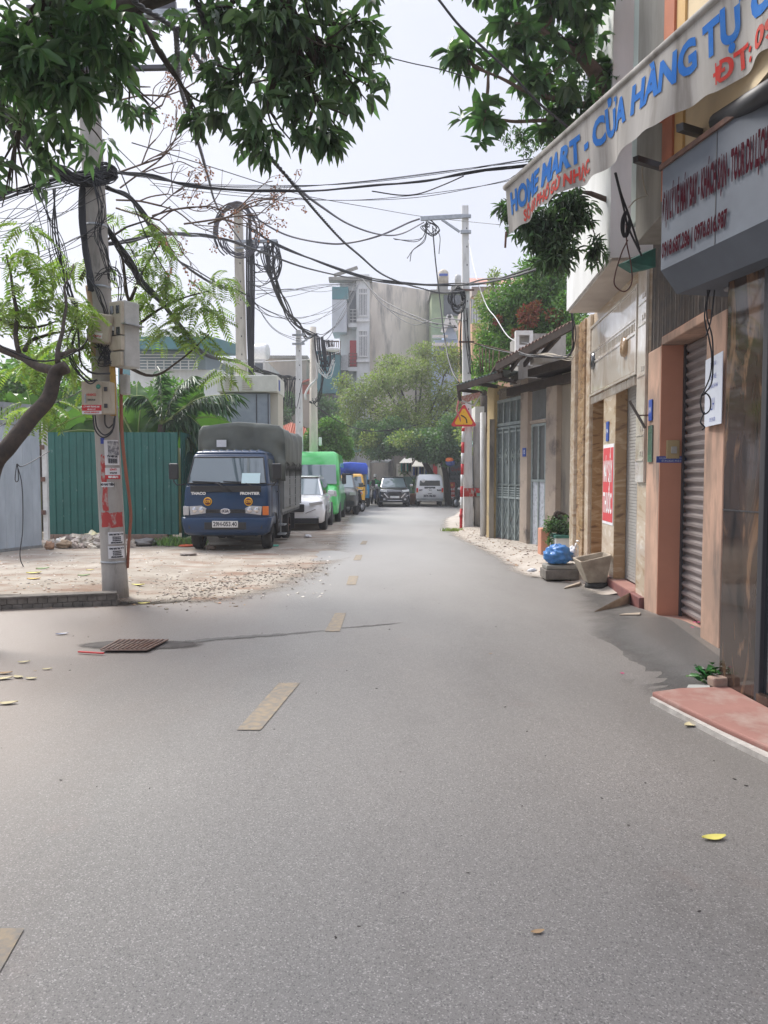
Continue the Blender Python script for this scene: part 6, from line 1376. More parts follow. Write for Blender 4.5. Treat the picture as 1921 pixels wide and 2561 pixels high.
for x in (1095, 1124, 1140): MB().box(X(x,d)-.35, X(x,d)+.35, d-.25, d-.2, Z(905,d), Z(878,d)).build('window', M['window_dark'], t)
# green grey house with dark open storey
d = 57; t = thing('moss_green_house', 'moss green house with a dark open upper storey right of the weathered wall', 'house', (X(1110,d), d, gz(60)))
MB().box(X(1078,d), X(1165,d), d, d+8, -.3, Z(735,d)).build('wall', M['green_wall'], t)
MB().box(X(1108,d), X(1155,d), d-.06, d-.001, Z(790,d), Z(738,d)).build('open_storey', M['window_dark'], t)
MB().box(X(1074,d), X(1172,d), d-.5, d+8, Z(735,d), Z(728,d)).build('roof_slab', M['grey_render'], t)
for nm, px, lb in (('water_tank', 1107, 'upright steel water tank with a blue label on the roof'), ('water_tank', 1143, 'small conical topped steel tank right of the blue labelled one')):
    q = thing(nm, lb, 'tank', (X(px,d), d+1, Z(707,d))); w0 = 13 if px == 1107 else 8
    hh = Z(666 if px == 1107 else 678,d)-Z(707,d)
    MB().tube([(X(px,d+1),d+1,Z(707,d)), (X(px,d+1),d+1,Z(707,d)+hh*.85), (X(px,d+1),d+1,Z(707,d)+hh)], [w0*d/1850, w0*d/1850, w0*d/1850*.5], 18).build('tank', M['box_cream'] if px == 1107 else M['box_grey'], q)
    if px == 1107: MB().box(X(px,d)-.28, X(px,d)+.38, d+.55, d+.6, Z(685,d), Z(679,d)).build('label', M['plate_blue'], q)
    MB().box(X(px,d)-.4, X(px,d)+.4, d+.6, d+1.4, Z(730,d), Z(707,d)).build('stand', M['grey_render'], q)
# orange house with red roof
d = 44; t = thing('orange_house', 'orange house with a salmon corrugated roof and barred windows above the trees', 'house', (X(1230,d), d, gz(50)))
MB().box(X(1178,d), X(1330,d), d, d+8, -.3, Z(742,d)).build('wall', M['orange_wall'], t)
MB().box(X(1176,d), X(1330,d), d-.3, d+8, Z(742,d), Z(720,d)).build('clad_band', mat('beige_cladding', (.45,.38,.34), .7), t)
b = MB(); 
def rf(u, v): return (X(1170,d)+(X(1340,d)-X(1170,d))*u, d-.9+5*v, Z(720,d)+v*1.6+.05*math.sin(u*260))
b.grid(rf, 260, 2, False); b.build('roof', mat('salmon_roof', (.50,.24,.20), .7, (.42,.2,.16), 1), t)
for x in (1192, 1234, 1262): 
    w_ = MB().box(X(x,d)-.42, X(x,d)+.42, d-.03, d-.001, Z(810,d), Z(748,d)).build('window', M['white_paint'], t)
    b = MB()
    for i in range(6): xx = X(x,d)-.4+i*.16; b.box(xx, xx+.025, d-.09, d-.06, Z(810,d), Z(748,d))
    b.build('window_bars', M['door_frame'], w_)
# shops at the bend
d = 60; t = thing('shop_row', 'shaded shop building with white columns at the bend of the road', 'shop', (X(930,d), d, gz(60)))
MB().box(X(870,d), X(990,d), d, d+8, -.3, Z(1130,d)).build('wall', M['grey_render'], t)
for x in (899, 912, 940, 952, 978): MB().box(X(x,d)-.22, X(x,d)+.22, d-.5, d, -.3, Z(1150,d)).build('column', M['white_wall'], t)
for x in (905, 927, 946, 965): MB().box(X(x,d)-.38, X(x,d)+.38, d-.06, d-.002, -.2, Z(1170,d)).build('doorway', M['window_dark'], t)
MB().box(X(898,d), X(922,d), d-.9, d-.8, Z(1153,d), Z(1138,d)).build('blue_signboard', M['plate_blue'], t)
sn = MB().box(X(897,d-1), X(915,d-1), d-1.3, d-1.1, Z(1140,d), Z(1128,d)).build('signboard', M['white_paint']); tag(sn, 'small white framed signboard hanging over the shaded shops', 'signboard'); MB().box(X(898.5,d-1), X(913.5,d-1), d-1.32, d-1.302, Z(1138.5,d), Z(1129.5,d)).build('panel', M['tyre'], sn)
def canopy(name, label, px0, px1, y_top, y_low, d, dep, m, strip=None, ys=None):
    t = thing(name, label, 'awning', (X((px0+px1)/2,d), d, Z(y_low,d)))
    MB().prism([(X(px0,d),d-dep,Z(y_low,d-dep)),(X(px1,d),d-dep,Z(y_low,d-dep)),(X(px1,d)+.4,d,Z(y_top,d)),(X(px0,d)+.4,d,Z(y_top,d))], (0,0,.04)).build('canopy', m, t)
    if strip:
        for k, (mm, off) in enumerate(((M['white_paint'], 0), (strip, .5))):
            b = MB(); w0 = (X(px1,d)-X(px0,d)); n = int(w0/.16)
            for i in range(n):
                x = X(px0,d)+(i+off*1.0)*w0/n; b.box(x, x+w0/n*.5, d-dep-.02+.02*(i % 2), d-dep, Z(ys,d-dep), Z(y_low,d-dep)-.005)
            b.build('striped_valance', mm, t)
    return t
canopy('shop_awning', 'pale awning with a teal striped valance at the bend', 997, 1026, 1146, 1159, 50, 2, M['concrete_light'], M['green_stripe'], 1179)
canopy('shop_awning', 'white awning with a blue striped valance right of the teal one', 1026, 1062, 1150, 1168, 48.5, 2.5, M['white_paint'], M['blue_stripe'], 1189)
canopy('shop_awning', 'grey green slanting canopy over the shaded shops on the left', 916, 962, 1122, 1138, 55, 3, M['net_pale']); canopy('shop_awning', 'small white flat canopy above the shop columns', 927, 968, 1150, 1158, 56, 1.5, M['white_paint'])
MB_ = MB(); tag(MB().prism([(X(880,52),52,Z(1132,52)),(X(905,52),52,Z(1130,52)),(X(924,52),53,Z(1095,52)),(X(905,52),53,Z(1088,52)),(X(878,52),52,Z(1097,52))], (0,.1,0)).build('green_canopy', M['net_pale']), 'large faded green canvas sheet hung above the shops behind the trees', 'canopy')
t = thing('far_shop', 'dark shopfront with plants behind the white van', 'shop', (X(1060,54), 54, gz(54)))
MB().box(X(985,54), X(1125,54), 54, 60, -.3, Z(1120,54)).build('wall', M['grey_render'], t); MB().box(X(1008,54), X(1062,54), 53.9, 53.99, -.2, Z(1192,54)).build('shopfront', mat('teal_shopfront', (.08,.16,.15), .6), t)
for x, m in ((1000,'pale_wall'),(1092,'red_ink'),(1105,'pale_wall')): MB().box(X(x,54)-.25, X(x,54)+.25, 53.7, 53.98, -.2, Z(1160,54)).build('panel', M[m], t)
tp = thing('flower_pot', 'large terracotta planter beside the black car', 'planter', (X(1036,44), 44, gz(44))); MB().tube([(X(1036,44),44,-.22),(X(1036,44),44,.3),(X(1036,44),44,.42)], [.36,.5,.52], 18).build('pot', M['orange'], tp)
# repair shop on the right
d = 44; t = thing('repair_shop', 'shaded motorbike repair shop with a grey sign panel behind the striped post', 'shop', (X(1150,d), d, gz(44)))
MB().box(X(1112,d), X(1230,d), d, d+6, -.3, Z(1090,d)).build('wall', M['grey_render'], t); MB().box(X(1116,d), X(1130,d), d-.06, d-.002, -.2, Z(1130,d)).build('doorway', M['window_dark'], t)
sp = MB().box(X(1126,d-.5), X(1150,d-.5), d-.55, d-.5, Z(1215,d), Z(1165,d)).build('sign_panel', M['clad_under'], t)
for z, s_, h_ in ((1174,'Quyết','.28'),(1186,'SỬA XE','.24'),(1198,'RỬA - VÁ','.2'),(1208,'THAY DẦU','.2')):
    vs, fs = text_data(s_, float(h_), sx=.8); b = MB(); b.add([(X(1138,d)+x, d-.57, Z(z,d)+y) for x, y in vs], fs); b.build('lettering', M['ink'] if z > 1180 else M['red_ink'], sp)
MB().prism([(X(1132,41),40,Z(1118,41)),(X(1230,41),40,Z(1112,41)),(X(1230,41),44,Z(1096,41)),(X(1132,41),44,Z(1104,41))], (0,0,.06)).build('canopy', M['net_pale'], t)
MB().box(X(1205,38), X(1222,38), 38, 44, -.3, Z(1100,38)).build('side_wall', M['blue_house'], t)
d = 42; bn = thing('red_banner', 'red repair shop banner with white and yellow lettering standing on the pavement', 'banner', (X(1125,d), d, gz(42)))
MB().hexa([(X(1113,d),d-.02,Z(1253,d)),(X(1138,d),d-.02,Z(1250,d)),(X(1138,d),d,Z(1250,d)),(X(1113,d),d,Z(1253,d)),(X(1113,d),d-.02,Z(1206,d)),(X(1138,d),d-.02,Z(1206,d)),(X(1138,d),d,Z(1206,d)),(X(1113,d),d,Z(1206,d))]).build('sheet', mat('banner_red', (.58,.09,.06), .7), bn)
for z, s_, h_, m in ((1213,'SỬA XE',.17,'sign_yellow'),(1224,'XE GA-XE SỐ',.15,'white_ink'),(1234,'MUA XE CŨ',.16,'white_ink'),(1244,'RỬA XE - THAY',.11,'white_ink')):
    vs, fs = text_data(s_, h_, sx=.62, bold=.006); b = MB(); b.add([(X(1125.5,d)+x, d-.03, Z(z,d)+y) for x, y in vs], fs); b.build('lettering', M[m], bn)
hm = thing('hanging_helmet', 'orange and blue helmet bag hanging from the repair shop canopy', 'helmet', P(1125,1153,40)); MB().ball(P(1124,1150,40), (.22,.16,.12), 14, 8, .3).build('orange_shell', mat('helmet_orange', (.75,.16,.03), .4), hm); MB().ball(P(1127,1158,40.05), (.26,.18,.17), 14, 8, .3).build('blue_lining', mat('helmet_blue', (.03,.06,.2), .5), hm)

# ------------------------------------------------------------------ shack on the right
HK = Wall(G(1368, 1392).xy if False else (3.66, 14.35), G(1239, 1356).xy)
kt = thing('gated_shack', 'low old shop house with grey folding gate, white door and rusty corrugated roofs', 'house', HK.pt(0, 0, gz(15)))
def S(px): return HK.S(px)
def ZK(px, py): return HK.sz(px, py)[1]
zb = -.1; g0_, g1_ = S(1303), S(1239)
ztp = 3.5
MB().fbox(HK, S(1239), S(1222), -.3, .05, zb, ZK(1230,968)).build('pillar', M['yellowish'], kt, bevel=.015)
MB().fbox(HK, S(1322), S(1304), -.3, .04, zb, ZK(1312,948)).build('pillar', M['shack_light'], kt, bevel=.015)
MB().fbox(HK, S(1392), S(1366), -.3, .02, zb, ZK(1380,965)).build('wall', M['shack_light'], kt, bevel=.01)
MB().fbox(HK, S(1450), S(1392), -.4, -.1, zb, ZK(1410,930)).build('wall', M['shack_wall'], kt)
MB().fbox(HK, S(1450), S(1222), -.6, -.35, ZK(1270,1000), ztp).build('back_wall', M['timber'], kt)
# folding gate
gt = MB().fbox(HK, g0_, g1_, -.10, -.06, zb+.08, ZK(1270,1062)).build('folding_gate', M['gate_metal'], kt)
zt_ = ZK(1270,1066); zl_ = ZK(1270,1215); zm_ = ZK(1270,1247)
b = MB(); r_ = MB(); 
for i in range(5):
    s_ = g0_+(g1_-g0_)*i/4; b.fbox(HK, s_-.022, s_+.022, -.06, -.02, zb+.05, zt_)
for z in (zt_-.05, zl_, zm_, zl_-.0): b.fbox(HK, g0_, g1_, -.06, -.028, z, z+.05)
for i in range(4):
    a = g0_+(g1_-g0_)*i/4+.03; c_ = g0_+(g1_-g0_)*(i+1)/4-.03; m_ = (a+c_)/2
    for k in range(4): z = zm_+.07+k*.055; b.fbox(HK, a, c_, -.06, -.035, z, z+.022)
    zc = ZK(1270,1140); 
    for (p, q) in (((m_,zc+.17),(c_-.03,zc)),((c_-.03,zc),(m_,zc-.17)),((m_,zc-.17),(a+.03,zc)),((a+.03,zc),(m_,zc+.17))): b.bar(HK.pt(p[0],-.045,p[1]), HK.pt(q[0],-.045,q[1]), .014, .014)
    b.tube([HK.pt(m_+.05*math.cos(k*.8), -.045, zc+.05*math.sin(k*1.6)) for k in range(9)], .009, 5)
    for z0_, z1_ in ((zb+.2, (zb+zm_)/2), ((zb+zm_)/2, zm_)): 
        b.bar(HK.pt(a,-.045,z0_), HK.pt(c_,-.045,z1_), .012, .012); b.bar(HK.pt(c_,-.045,z0_), HK.pt(a,-.045,z1_), .012, .012)
    b.fbox(HK, a, c_, -.058, -.04, zt_-.14, zt_-.10)
b.build('gate_tracery', M['gate_trim'], gt)
MB().fbox(HK, g0_, g1_, -.065, -.03, zb+.05, zb+.17).build('gate_foot', M['gate_red'], gt)
b = MB(); z0_, z1_ = ZK(1270,1060), ZK(1270,1000)
b.fbox(HK, g0_, g1_, -.12, -.08, z0_, z1_); fl = b.build('fanlight', M['gate_metal'], kt); b = MB()
for i in range(5): s_ = g0_+(g1_-g0_)*i/4; b.fbox(HK, s_-.02, s_+.02, -.08, -.04, z0_, z1_)
for z in (z0_, z1_): b.fbox(HK, g0_, g1_, -.08, -.03, z-.03, z+.04)
b.build('fanlight_frame', M['gate_trim'], fl)
b = MB(); 
for i in range(11): s_ = g0_+(g1_-g0_)*(i+.5)/11; b.fbox(HK, s_-.02, s_+.02, -.10, -.06, z1_+.06, ZK(1270,968)+.02); b.rbox(HK.pt(s_,-.06,z1_+.22), (.07,.07,.07), (0,0,.3))
b.build('balusters', M['shack_wall'], kt)
# white door with corrugated panel above
d0_, d1_ = S(1362), S(1323)
zd = ZK(1345,1058); 
dr_ = MB().fbox(HK, d0_+.03, d1_-.03, -.10, -.06, zb+.1, ZK(1345,1205)).build('door', M['door_white'], kt)
b = MB(); mid = (d0_+d1_)/2
for s_ in (d0_+.05, mid, d1_-.05): b.fbox(HK, s_-.025, s_+.025, -.06, -.035, zb+.1, zd-.02)
for z in (zb+.1, ZK(1345,1205), zd-.06): b.fbox(HK, d0_+.03, d1_-.03, -.06, -.03, z, z+.05)
b.build('door_frame', M['gate_trim'], dr_)
corr(HK, d0_+.03, d1_-.03, ZK(1345,1205), zd, .06, .012, -.08).build('corrugated_panel', M['truck_grey'], dr_)
corr(HK, d0_, d1_, zd+.08, ZK(1345,950), .06, .012, -.06).build('corrugated_panel', M['truck_grey'], kt)
MB().fbox(HK, d0_, d1_, -.08, -.01, zd, zd+.07).build('lintel', M['shack_light'], kt)
o, s_, z_ = fthing('number_plate', 'blue number plate 15 on the beige pillar between gate and white door', 'number plate', HK, 1312, 1131, .15, .19, M['plate_blue'], .043)
text_on(o, M['white_ink'], HK, '15', s_, z_, .059, .12, flip=-1)
# roofs: corrugated sheets on dark timber
def roof(name, pts, m, amp=.022, pitch=.1, th=.01):
    A, B, C_, D_ = pts; n = int((B-A).length/pitch*6)
    b = MB().grid(lambda u, v: (A.lerp(B, u).lerp(D_.lerp(C_, u), v)+Vector((0,0,amp*math.sin(u*(B-A).length/pitch*2*math.pi)))), n, 2, False); return b.build(name, m, kt, solid=th)
A, B = P(1436,800,12.6), P(1243,905,14.6); roof('corrugated_roof', (A, B, B+Vector((.3,3.2,.15)), A+Vector((.3,3.2,.15))), M['corr_rust'])
b = MB(); b.bar(A+Vector((0,.06,-.08)), B+Vector((0,.06,-.10)), .05, .13); 
for k in (.15, .4, .65, .9): q = A.lerp(B, k)+Vector((0,.1,-.12)); b.bar(q, q+Vector((.3,3.0,.1)), .05, .1)
b.bar(P(1243,905,14.7), P(1247,935,14.7), .05); b.build('rafter', M['timber'], kt)
A, B = P(1258,925,15.2), P(1146,962,16.3); roof('corrugated_roof', (A, B, B+Vector((.9,2.6,.30)), A+Vector((.9,2.6,.30))), M['corr_green'])
b = MB(); b.bar(A+Vector((0,.04,-.08)), B+Vector((0,.04,-.08)), .05, .12)
for k in (.1, .5, .95): q = A.lerp(B, k)+Vector((0,.05,-.12)); b.bar(q, q+Vector((.8,2.4,.2)), .05, .08)
b.bar(B+Vector((0,.05,0)), B+Vector((.05,.05,-.35)), .07); b.build('rafter', M['timber'], kt)
# dark beam zone under the upper roof
MB().fbox(HK, S(1446), S(1330), -.35, .12, ZK(1400,925), ZK(1400,905)).build('beam', M['timber'], kt)
MB().fbox(HK, S(1446), S(1270), -.35, .05, ZK(1400,962), ZK(1400,940)).build('beam', M['timber'], kt)
MB().fbox(HK, S(1446), S(1310), -.5, -.3, ZK(1400,962), ZK(1400,905)).build('upper_wall', M['timber'], kt)
# concrete box structure above roof and water channel
bxx = thing('concrete_vent', 'white framed concrete chimney box standing above the shack roof', 'vent', P(1310,880,17)); q0 = P(1288,882,17); q1 = P(1318,833,17)
MB().box(q0.x+.09, q1.x+.9, 17.05, 18.2, q0.z-.6, q1.z+.0).build('box', M['concrete'], bxx)
b = MB(); 
for x0_, x1_, z0_, z1_ in ((q0.x, q1.x+.12, q1.z-.06, q1.z+.04), (q0.x, q0.x+.08, q0.z-.3, q1.z-.061), (q1.x+.04, q1.x+.12, q0.z-.3, q1.z-.061), (q0.x+.081, q1.x+.039, q0.z+.1, q0.z+.16)): b.box(x0_, x1_, 16.9, 17.06, z0_, z1_)
b.build('frame', M['white_paint'], bxx)
MB().box(P(1345,0,15).x, P(1445,0,15).x, 15.0, 15.4, Z(905,15), Z(892,15)).build('parapet', M['concrete'], kt)
# red striped little awning, gutter pipe, lamp
rt = thing('striped_awning', 'faded red striped little awning folded under the green roof', 'awning', P(1175,1005,17.5))
MB().grid(lambda u, v: P(1150+50*u+4*v, 992-12*u+22*v*(1-u*.6), 17.4+.6*v), 16, 4).build('canopy', mat('faded_red', (.38,.13,.12), .8, (.5,.4,.38), 26, 1, .5, .52, stretch=(3,.2,.2)), rt)
b = MB(); b.bar(P(1150,1000,17.4), P(1186,1014,17.6), .03); b.bar(P(1186,1014,17.6), P(1204,985,17.6), .04); b.build('stay', M['white_paint'], rt)
gp_ = thing('drain_pipe', 'white vertical drain pipe beside the yellow pillar', 'pipe', (P(1208,1185,18.6).x, 18.6, gz(18)))
MB().tube([(P(1209,1185,18.6).x,18.6,gz(18)-.05),(P(1207,1185,18.6).x,18.6,Z(1032,18.6))], .07, 12).build('pipe', M['concrete_light'], gp_)
tag(MB().tube([(P(1215,1185,19).x,19,gz(18)),(P(1213,1185,19).x,19,Z(1040,19))], .03, 8).build('downpipe', M['rust']), 'thin rusty pipe beside the white drain pipe', 'pipe')
MB().box(P(1190,0,24).x, P(1213,0,24).x, 23.5, 25, Z(1060,24), Z(1020,24)).build('side_roof', M['pale_wall'], kt)
q_ = [P(1224,1185,17.75), P(1236,1185,17.7), P(1250,1185,27), P(1214,1185,27)]; MB().hexa([Vector((p.x,p.y,-.3)) for p in q_]+[Vector((p.x,p.y,2.9)) for p in q_]).build('side_wall', M['shack_wall'], kt)
b = MB()
for i, x in enumerate((1202,1208,1216,1224,1232,1246)): b.tube([P(x,930,17.6), P(x-3+i*1.2,868+i*2,17.6)], .012, 5)
b.tube(catmull([P(1185,858,17.6), P(1230,868,17.6), P(1285,882,17.2)], 6), .012, 5); tag(b.build('reinforcing_bars', M['rust']), 'rusty reinforcing bars sticking up above the green roof', 'bars')
# things on the right pavement
g_ = G(1405, 1455); zp = .09
t = thing('paving_block', 'dark square concrete block under the blue rubbish bag', 'block', (g_.x, g_.y, zp)); MB().box(g_.x-.24, g_.x+.26, g_.y, g_.y+.4, zp-.06, zp+.08).build('lower_block', M['kerb'], t, bevel=.01); MB().box(g_.x-.22, g_.x+.27, g_.y+.03, g_.y+.37, zp+.081, zp+.15).build('upper_stone', M['grey_render'], t, bevel=.02)
def blob(name, label, c, r, m, cat, sx=1.0, sz=.75, amp=.3, fr=3.0):
    b = MB()
    def fn(u, v):
        a = u*2*math.pi; e = v*math.pi; p = Vector((math.sin(e)*math.cos(a), math.sin(e)*math.sin(a), math.cos(e))); k = 1+amp*noise.noise(p*fr+c*3)+.1*noise.noise(p*9)
        return (c.x+p.x*r*k*sx, c.y+p.y*r*k, c.z+max(-r*sz*.75, p.z*r*sz*k))
    return tag(b.grid(fn, 40, 24).build(name, m), label, cat)
blob('rubbish_bag', 'bright blue plastic rubbish bag lying on the dark concrete block', Vector((g_.x-.02, g_.y+.2, zp+.29)), .21, M['bag_blue'], 'bag', .98)
blob('white_bag', 'white plastic bag squeezed between the blue bag and the marble pillar', Vector((g_.x+.24, g_.y+.32, zp+.28)), .10, M['paper'], 'bag', .6, 1.3)
crumple('white_wrapper', 'white crumpled wrapper on the pavement edge left of the dark block', 1331, 1443, .07, M['paper'], 'wrapper', .4, .0)
crumple('brown_leaf_ball', 'crumpled brown paper in front of the dark block', 1434, 1450, .05, mat('brown_paper', (.33,.2,.12), .8), 'paper', .6)
tr = thing('concrete_trough', 'lichen stained concrete trough tilted against the marble pier', 'trough', G(1480, 1468)); g2 = G(1478, 1470)
def trpt(u, v, k): return Vector((g2.x+u*.8+.02, g2.y+v*.8, .08+k*.84))
b = MB()
o4 = [(-.27,-.20),(.30,-.14),(.30,.30),(-.27,.36)]; zt4 = [.36,.47,.49,.38]; b4 = [(-.11,-.13),(.22,-.1),(.22,.2),(-.11,.22)]
i4 = [(-.225,-.155),(.255,-.10),(.255,.255),(-.225,.31)]; j4 = [(-.08,-.09),(.19,-.06),(.19,.16),(-.08,.18)]
V = [trpt(*p, -.0) for p in b4]+[trpt(*p, z) for p, z in zip(o4, zt4)]+[trpt(*p, z-.0) for p, z in zip(i4, zt4)]+[trpt(*p, .12) for p in j4]
F_ = [(3,2,1,0)]+[(i, (i+1) % 4, 4+(i+1) % 4, 4+i) for i in range(4)]+[(4+i, 4+(i+1) % 4, 8+(i+1) % 4, 8+i) for i in range(4)]+[(8+i, 8+(i+1) % 4, 12+(i+1) % 4, 12+i) for i in range(4)]+[(12,13,14,15)]
b.add(V, F_); b.build('trough', M['trough'], tr, bevel=.012)
MB().tube([trpt(.08,.02,-.1), trpt(.08,.02,.0)], [.17,.15], 18).build('rubber_foot', M['tyre'], tr)
pg = G(1400, 1392); pl_ = thing('planter_box', 'white concrete planter box with a green net and leafy shrub by the wall', 'planter', (pg.x+.1, pg.y, .05))
q0, q1 = P(1388,1390,13.2), P(1447,1345,13.2)
MB().box(q0.x, q1.x+.1, 13.15, 13.7, .0, q1.z).build('box', M['white_wall'], pl_, bevel=.01); MB().box(q0.x-.02, q1.x+.05, 13.1, 13.6, q1.z, q1.z+.05).build('net', M['green_net'], pl_)
tag(MB().box(P(1368,0,13.6).x, P(1392,0,13.6).x, 13.6, 13.9, 0, Z(1322,13.6)).build('clay_planter', M['orange'], bevel=.02), 'square brown clay planter left of the white planter box', 'planter')
crumple('stone', 'rough stone beside the planter boxes', 1375, 1388, .12, M['rubble'], 'stone', .8)
# green net canopy and coils by the awning; hanging cables on the right
tag(MB().prism([P(1565,655,7.7), P(1640,620,7.6), P(1640,668,7.6), P(1600,676,7.7)], (0,.3,.05)).build('net_scrap', M['green_net']), 'torn green net canopy scrap between awning and sign box', 'net')
def cab(name, label, lines, r, m=None, group=None, n=5, k=8):
    b = MB()
    for L_ in lines: b.tube(catmull([P(*p) for p in L_], k), r, n)
    return tag(b.build(name, m or M['cable']), label, 'cable', group)
cab('cable', 'dark cables hanging from the awning past the grey pillar', [[(1540,432,7.0),(1552,480,7),(1568,525,7),(1580,560,7),(1600,625,7)], [(1538,432,7),(1560,520,7),(1572,570,7),(1605,640,7)]], .010)
cab('cable_coil', 'black cable coil hanging in front of the grey pillar', [[(1564,528,6.9),(1556,550,6.9),(1555,575,6.9),(1562,592,6.9),(1570,570,6.9),(1574,545,6.9),(1566,528,6.9)], [(1566,530,6.9),(1560,560,6.9),(1560,585,6.9),(1568,590,6.9),(1576,560,6.9),(1570,532,6.9)]], .012)
cab('cable', 'brown cable loop hanging in front of the marble facade', [[(1570,600,7.3),(1552,640,7.3),(1536,700,7.3),(1545,722,7.3),(1565,728,7.3),(1580,705,7.3),(1578,660,7.3),(1568,610,7.3),(1566,560,7.0)]], .007, mat('brown_cable', (.10,.035,.03), .6))
cab('cable', 'two tangled black cables hanging down beside the paper notice', [[(1776,720,5.6),(1762,790,5.6),(1774,850,5.6),(1780,890,5.6),(1776,940,5.6),(1755,990,5.6)], [(1788,720,5.6),(1778,800,5.6),(1766,840,5.6)], [(1770,722,5.6),(1768,790,5.6),(1782,850,5.6),(1781,950,5.6),(1762,985,5.6)], [(1755,985,5.6),(1752,1010,5.6),(1760,1035,5.6),(1775,1025,5.6),(1777,1000,5.6),(1768,985,5.6),(1758,988,5.6)], [(1762,1030,5.6),(1752,1055,5.6),(1762,1068,5.6),(1756,1075,5.6)]], .006)
cab('cable', 'pale cable looping beside the grey pillar above the net', [[(1612,405,7),(1606,430,7),(1615,480,7),(1630,500,7)], [(1572,520,7),(1590,500,7),(1614,492,7)]], .005, M['box_cream'])
# ------------------------------------------------------------------ foliage
LANC_V = np.array([(0,0,0),(.30,-.5,.10),(.30,0,0),(.30,.5,.10),(.68,-.42,.04),(.68,0,-.05),(.68,.42,.04),(1,0,-.14)])
LANC_F = [(0,1,2),(0,2,3),(1,4,5,2),(2,5,6,3),(4,7,5),(5,7,6)]
DIAM_V = np.array([(0,0,0),(.5,-.5,.10),(.5,0,.0),(.5,.5,.10),(1,0,-.05)]); DIAM_F = [(0,1,2),(0,2,3),(2,1,4),(2,4,3)]
def pinnate(n=9, L=1.0, ll=.26, lw=.085, droop=.5):
    V = []; F = []
    def pos(t): return np.array((t*L, 0, -droop*L*t*t))
    for i in range(n):
        t = .18+.82*i/n; p = pos(t)
        for s_ in (-1, 1):
            k = ll*(1-.35*abs(t-.5)); a = math.radians(62); dx, dy = math.cos(a)*k, math.sin(a)*k*s_; b0 = len(V)
            nx, ny = -dy/k, dx/k
            V += [p, p+(dx*.5+nx*lw*.5, dy*.5+ny*lw*.5, -.02), p+(dx, dy, -.10*L), p+(dx*.5-nx*lw*.5, dy*.5-ny*lw*.5, -.03)]; F.append((b0, b0+1, b0+2, b0+3))
    m = len(V)
    for i in range(5):
        a, c = pos(i/5), pos((i+1)/5); b0 = len(V); V += [a+(0,.006,0), a-(0,.006,0), c-(0,.006,0), c+(0,.006,0)]; F.append((b0, b0+1, b0+2, b0+3))
    return np.array(V), F
def frames(dirs, roll):
    x = dirs/np.linalg.norm(dirs, axis=1, keepdims=True); up = np.tile((0,0,1.), (len(x),1)); y = np.cross(up, x); l = np.linalg.norm(y, axis=1, keepdims=True); y = np.where(l > 1e-3, y/np.maximum(l, 1e-6), np.array((0,1.,0))); z = np.cross(x, y)
    c, s_ = np.cos(roll)[:,None], np.sin(roll)[:,None]; return x, y*c+z*s_, z*c-y*s_
def scatter_leaves(name, V, F, pos, dirs, roll, sl, sw, m, parent):
    x, y, z = frames(dirs, roll); n = len(pos); k = len(V)
    P_ = pos[:,None,:]+x[:,None,:]*(V[None,:,0:1]*sl[:,None,None])+y[:,None,:]*(V[None,:,1:2]*sw[:,None,None])+z[:,None,:]*(V[None,:,2:3]*sl[:,None,None])
    P_ = P_.reshape(-1, 3)
    o = Vector((0,0,0)); q = parent
    while q is not None: o = o+q.location; q = q.parent
    P_ = P_-np.array(o)
    lens = np.array([len(f) for f in F]); flat = np.concatenate([np.array(f) for f in F]); L_ = len(flat)
    loops = (flat[None,:]+(np.arange(n)*k)[:,None]).ravel(); starts = (np.concatenate(([0], np.cumsum(lens)[:-1]))[None,:]+(np.arange(n)*L_)[:,None]).ravel(); tot = np.tile(lens, n)
    me = bpy.data.meshes.new(name); me.vertices.add(n*k); me.vertices.foreach_set('co', P_.ravel()); me.loops.add(len(loops)); me.loops.foreach_set('vertex_index', loops.astype(np.int32))
    me.polygons.add(len(starts)); me.polygons.foreach_set('loop_start', starts.astype(np.int32)); me.polygons.foreach_set('loop_total', tot.astype(np.int32)); me.update(calc_edges=True)
    me.materials.append(m); ob = bpy.data.objects.new(name, me); C.objects.link(ob); ob.parent = parent; return ob
def blobs3(bl):
    out = []
    for px, py, d, rx, ry, *r in bl: out.append((np.array(P(px, py, d)), np.array((rx*d/1850, r[0] if r else rx*d/1850*.8, ry*d/1850))))
    return out
def sample(bl, n, shell=.55):
    B = blobs3(bl); vol = np.array([b[1].prod()**(2/3) for b in B]); pick = rng.choice(len(B), n, p=vol/vol.sum())
    u = rng.normal(size=(n,3)); u /= np.linalg.norm(u, axis=1, keepdims=True); r = shell+(1-shell)*rng.random(n)
    u *= np.where(rng.random(n) < .75, r, rng.random(n)*shell)[:,None]
    c = np.array([B[i][0] for i in pick]); s_ = np.array([B[i][1] for i in pick]); return c+u*s_, u/np.maximum(np.linalg.norm(u, axis=1, keepdims=True), 1e-5), c
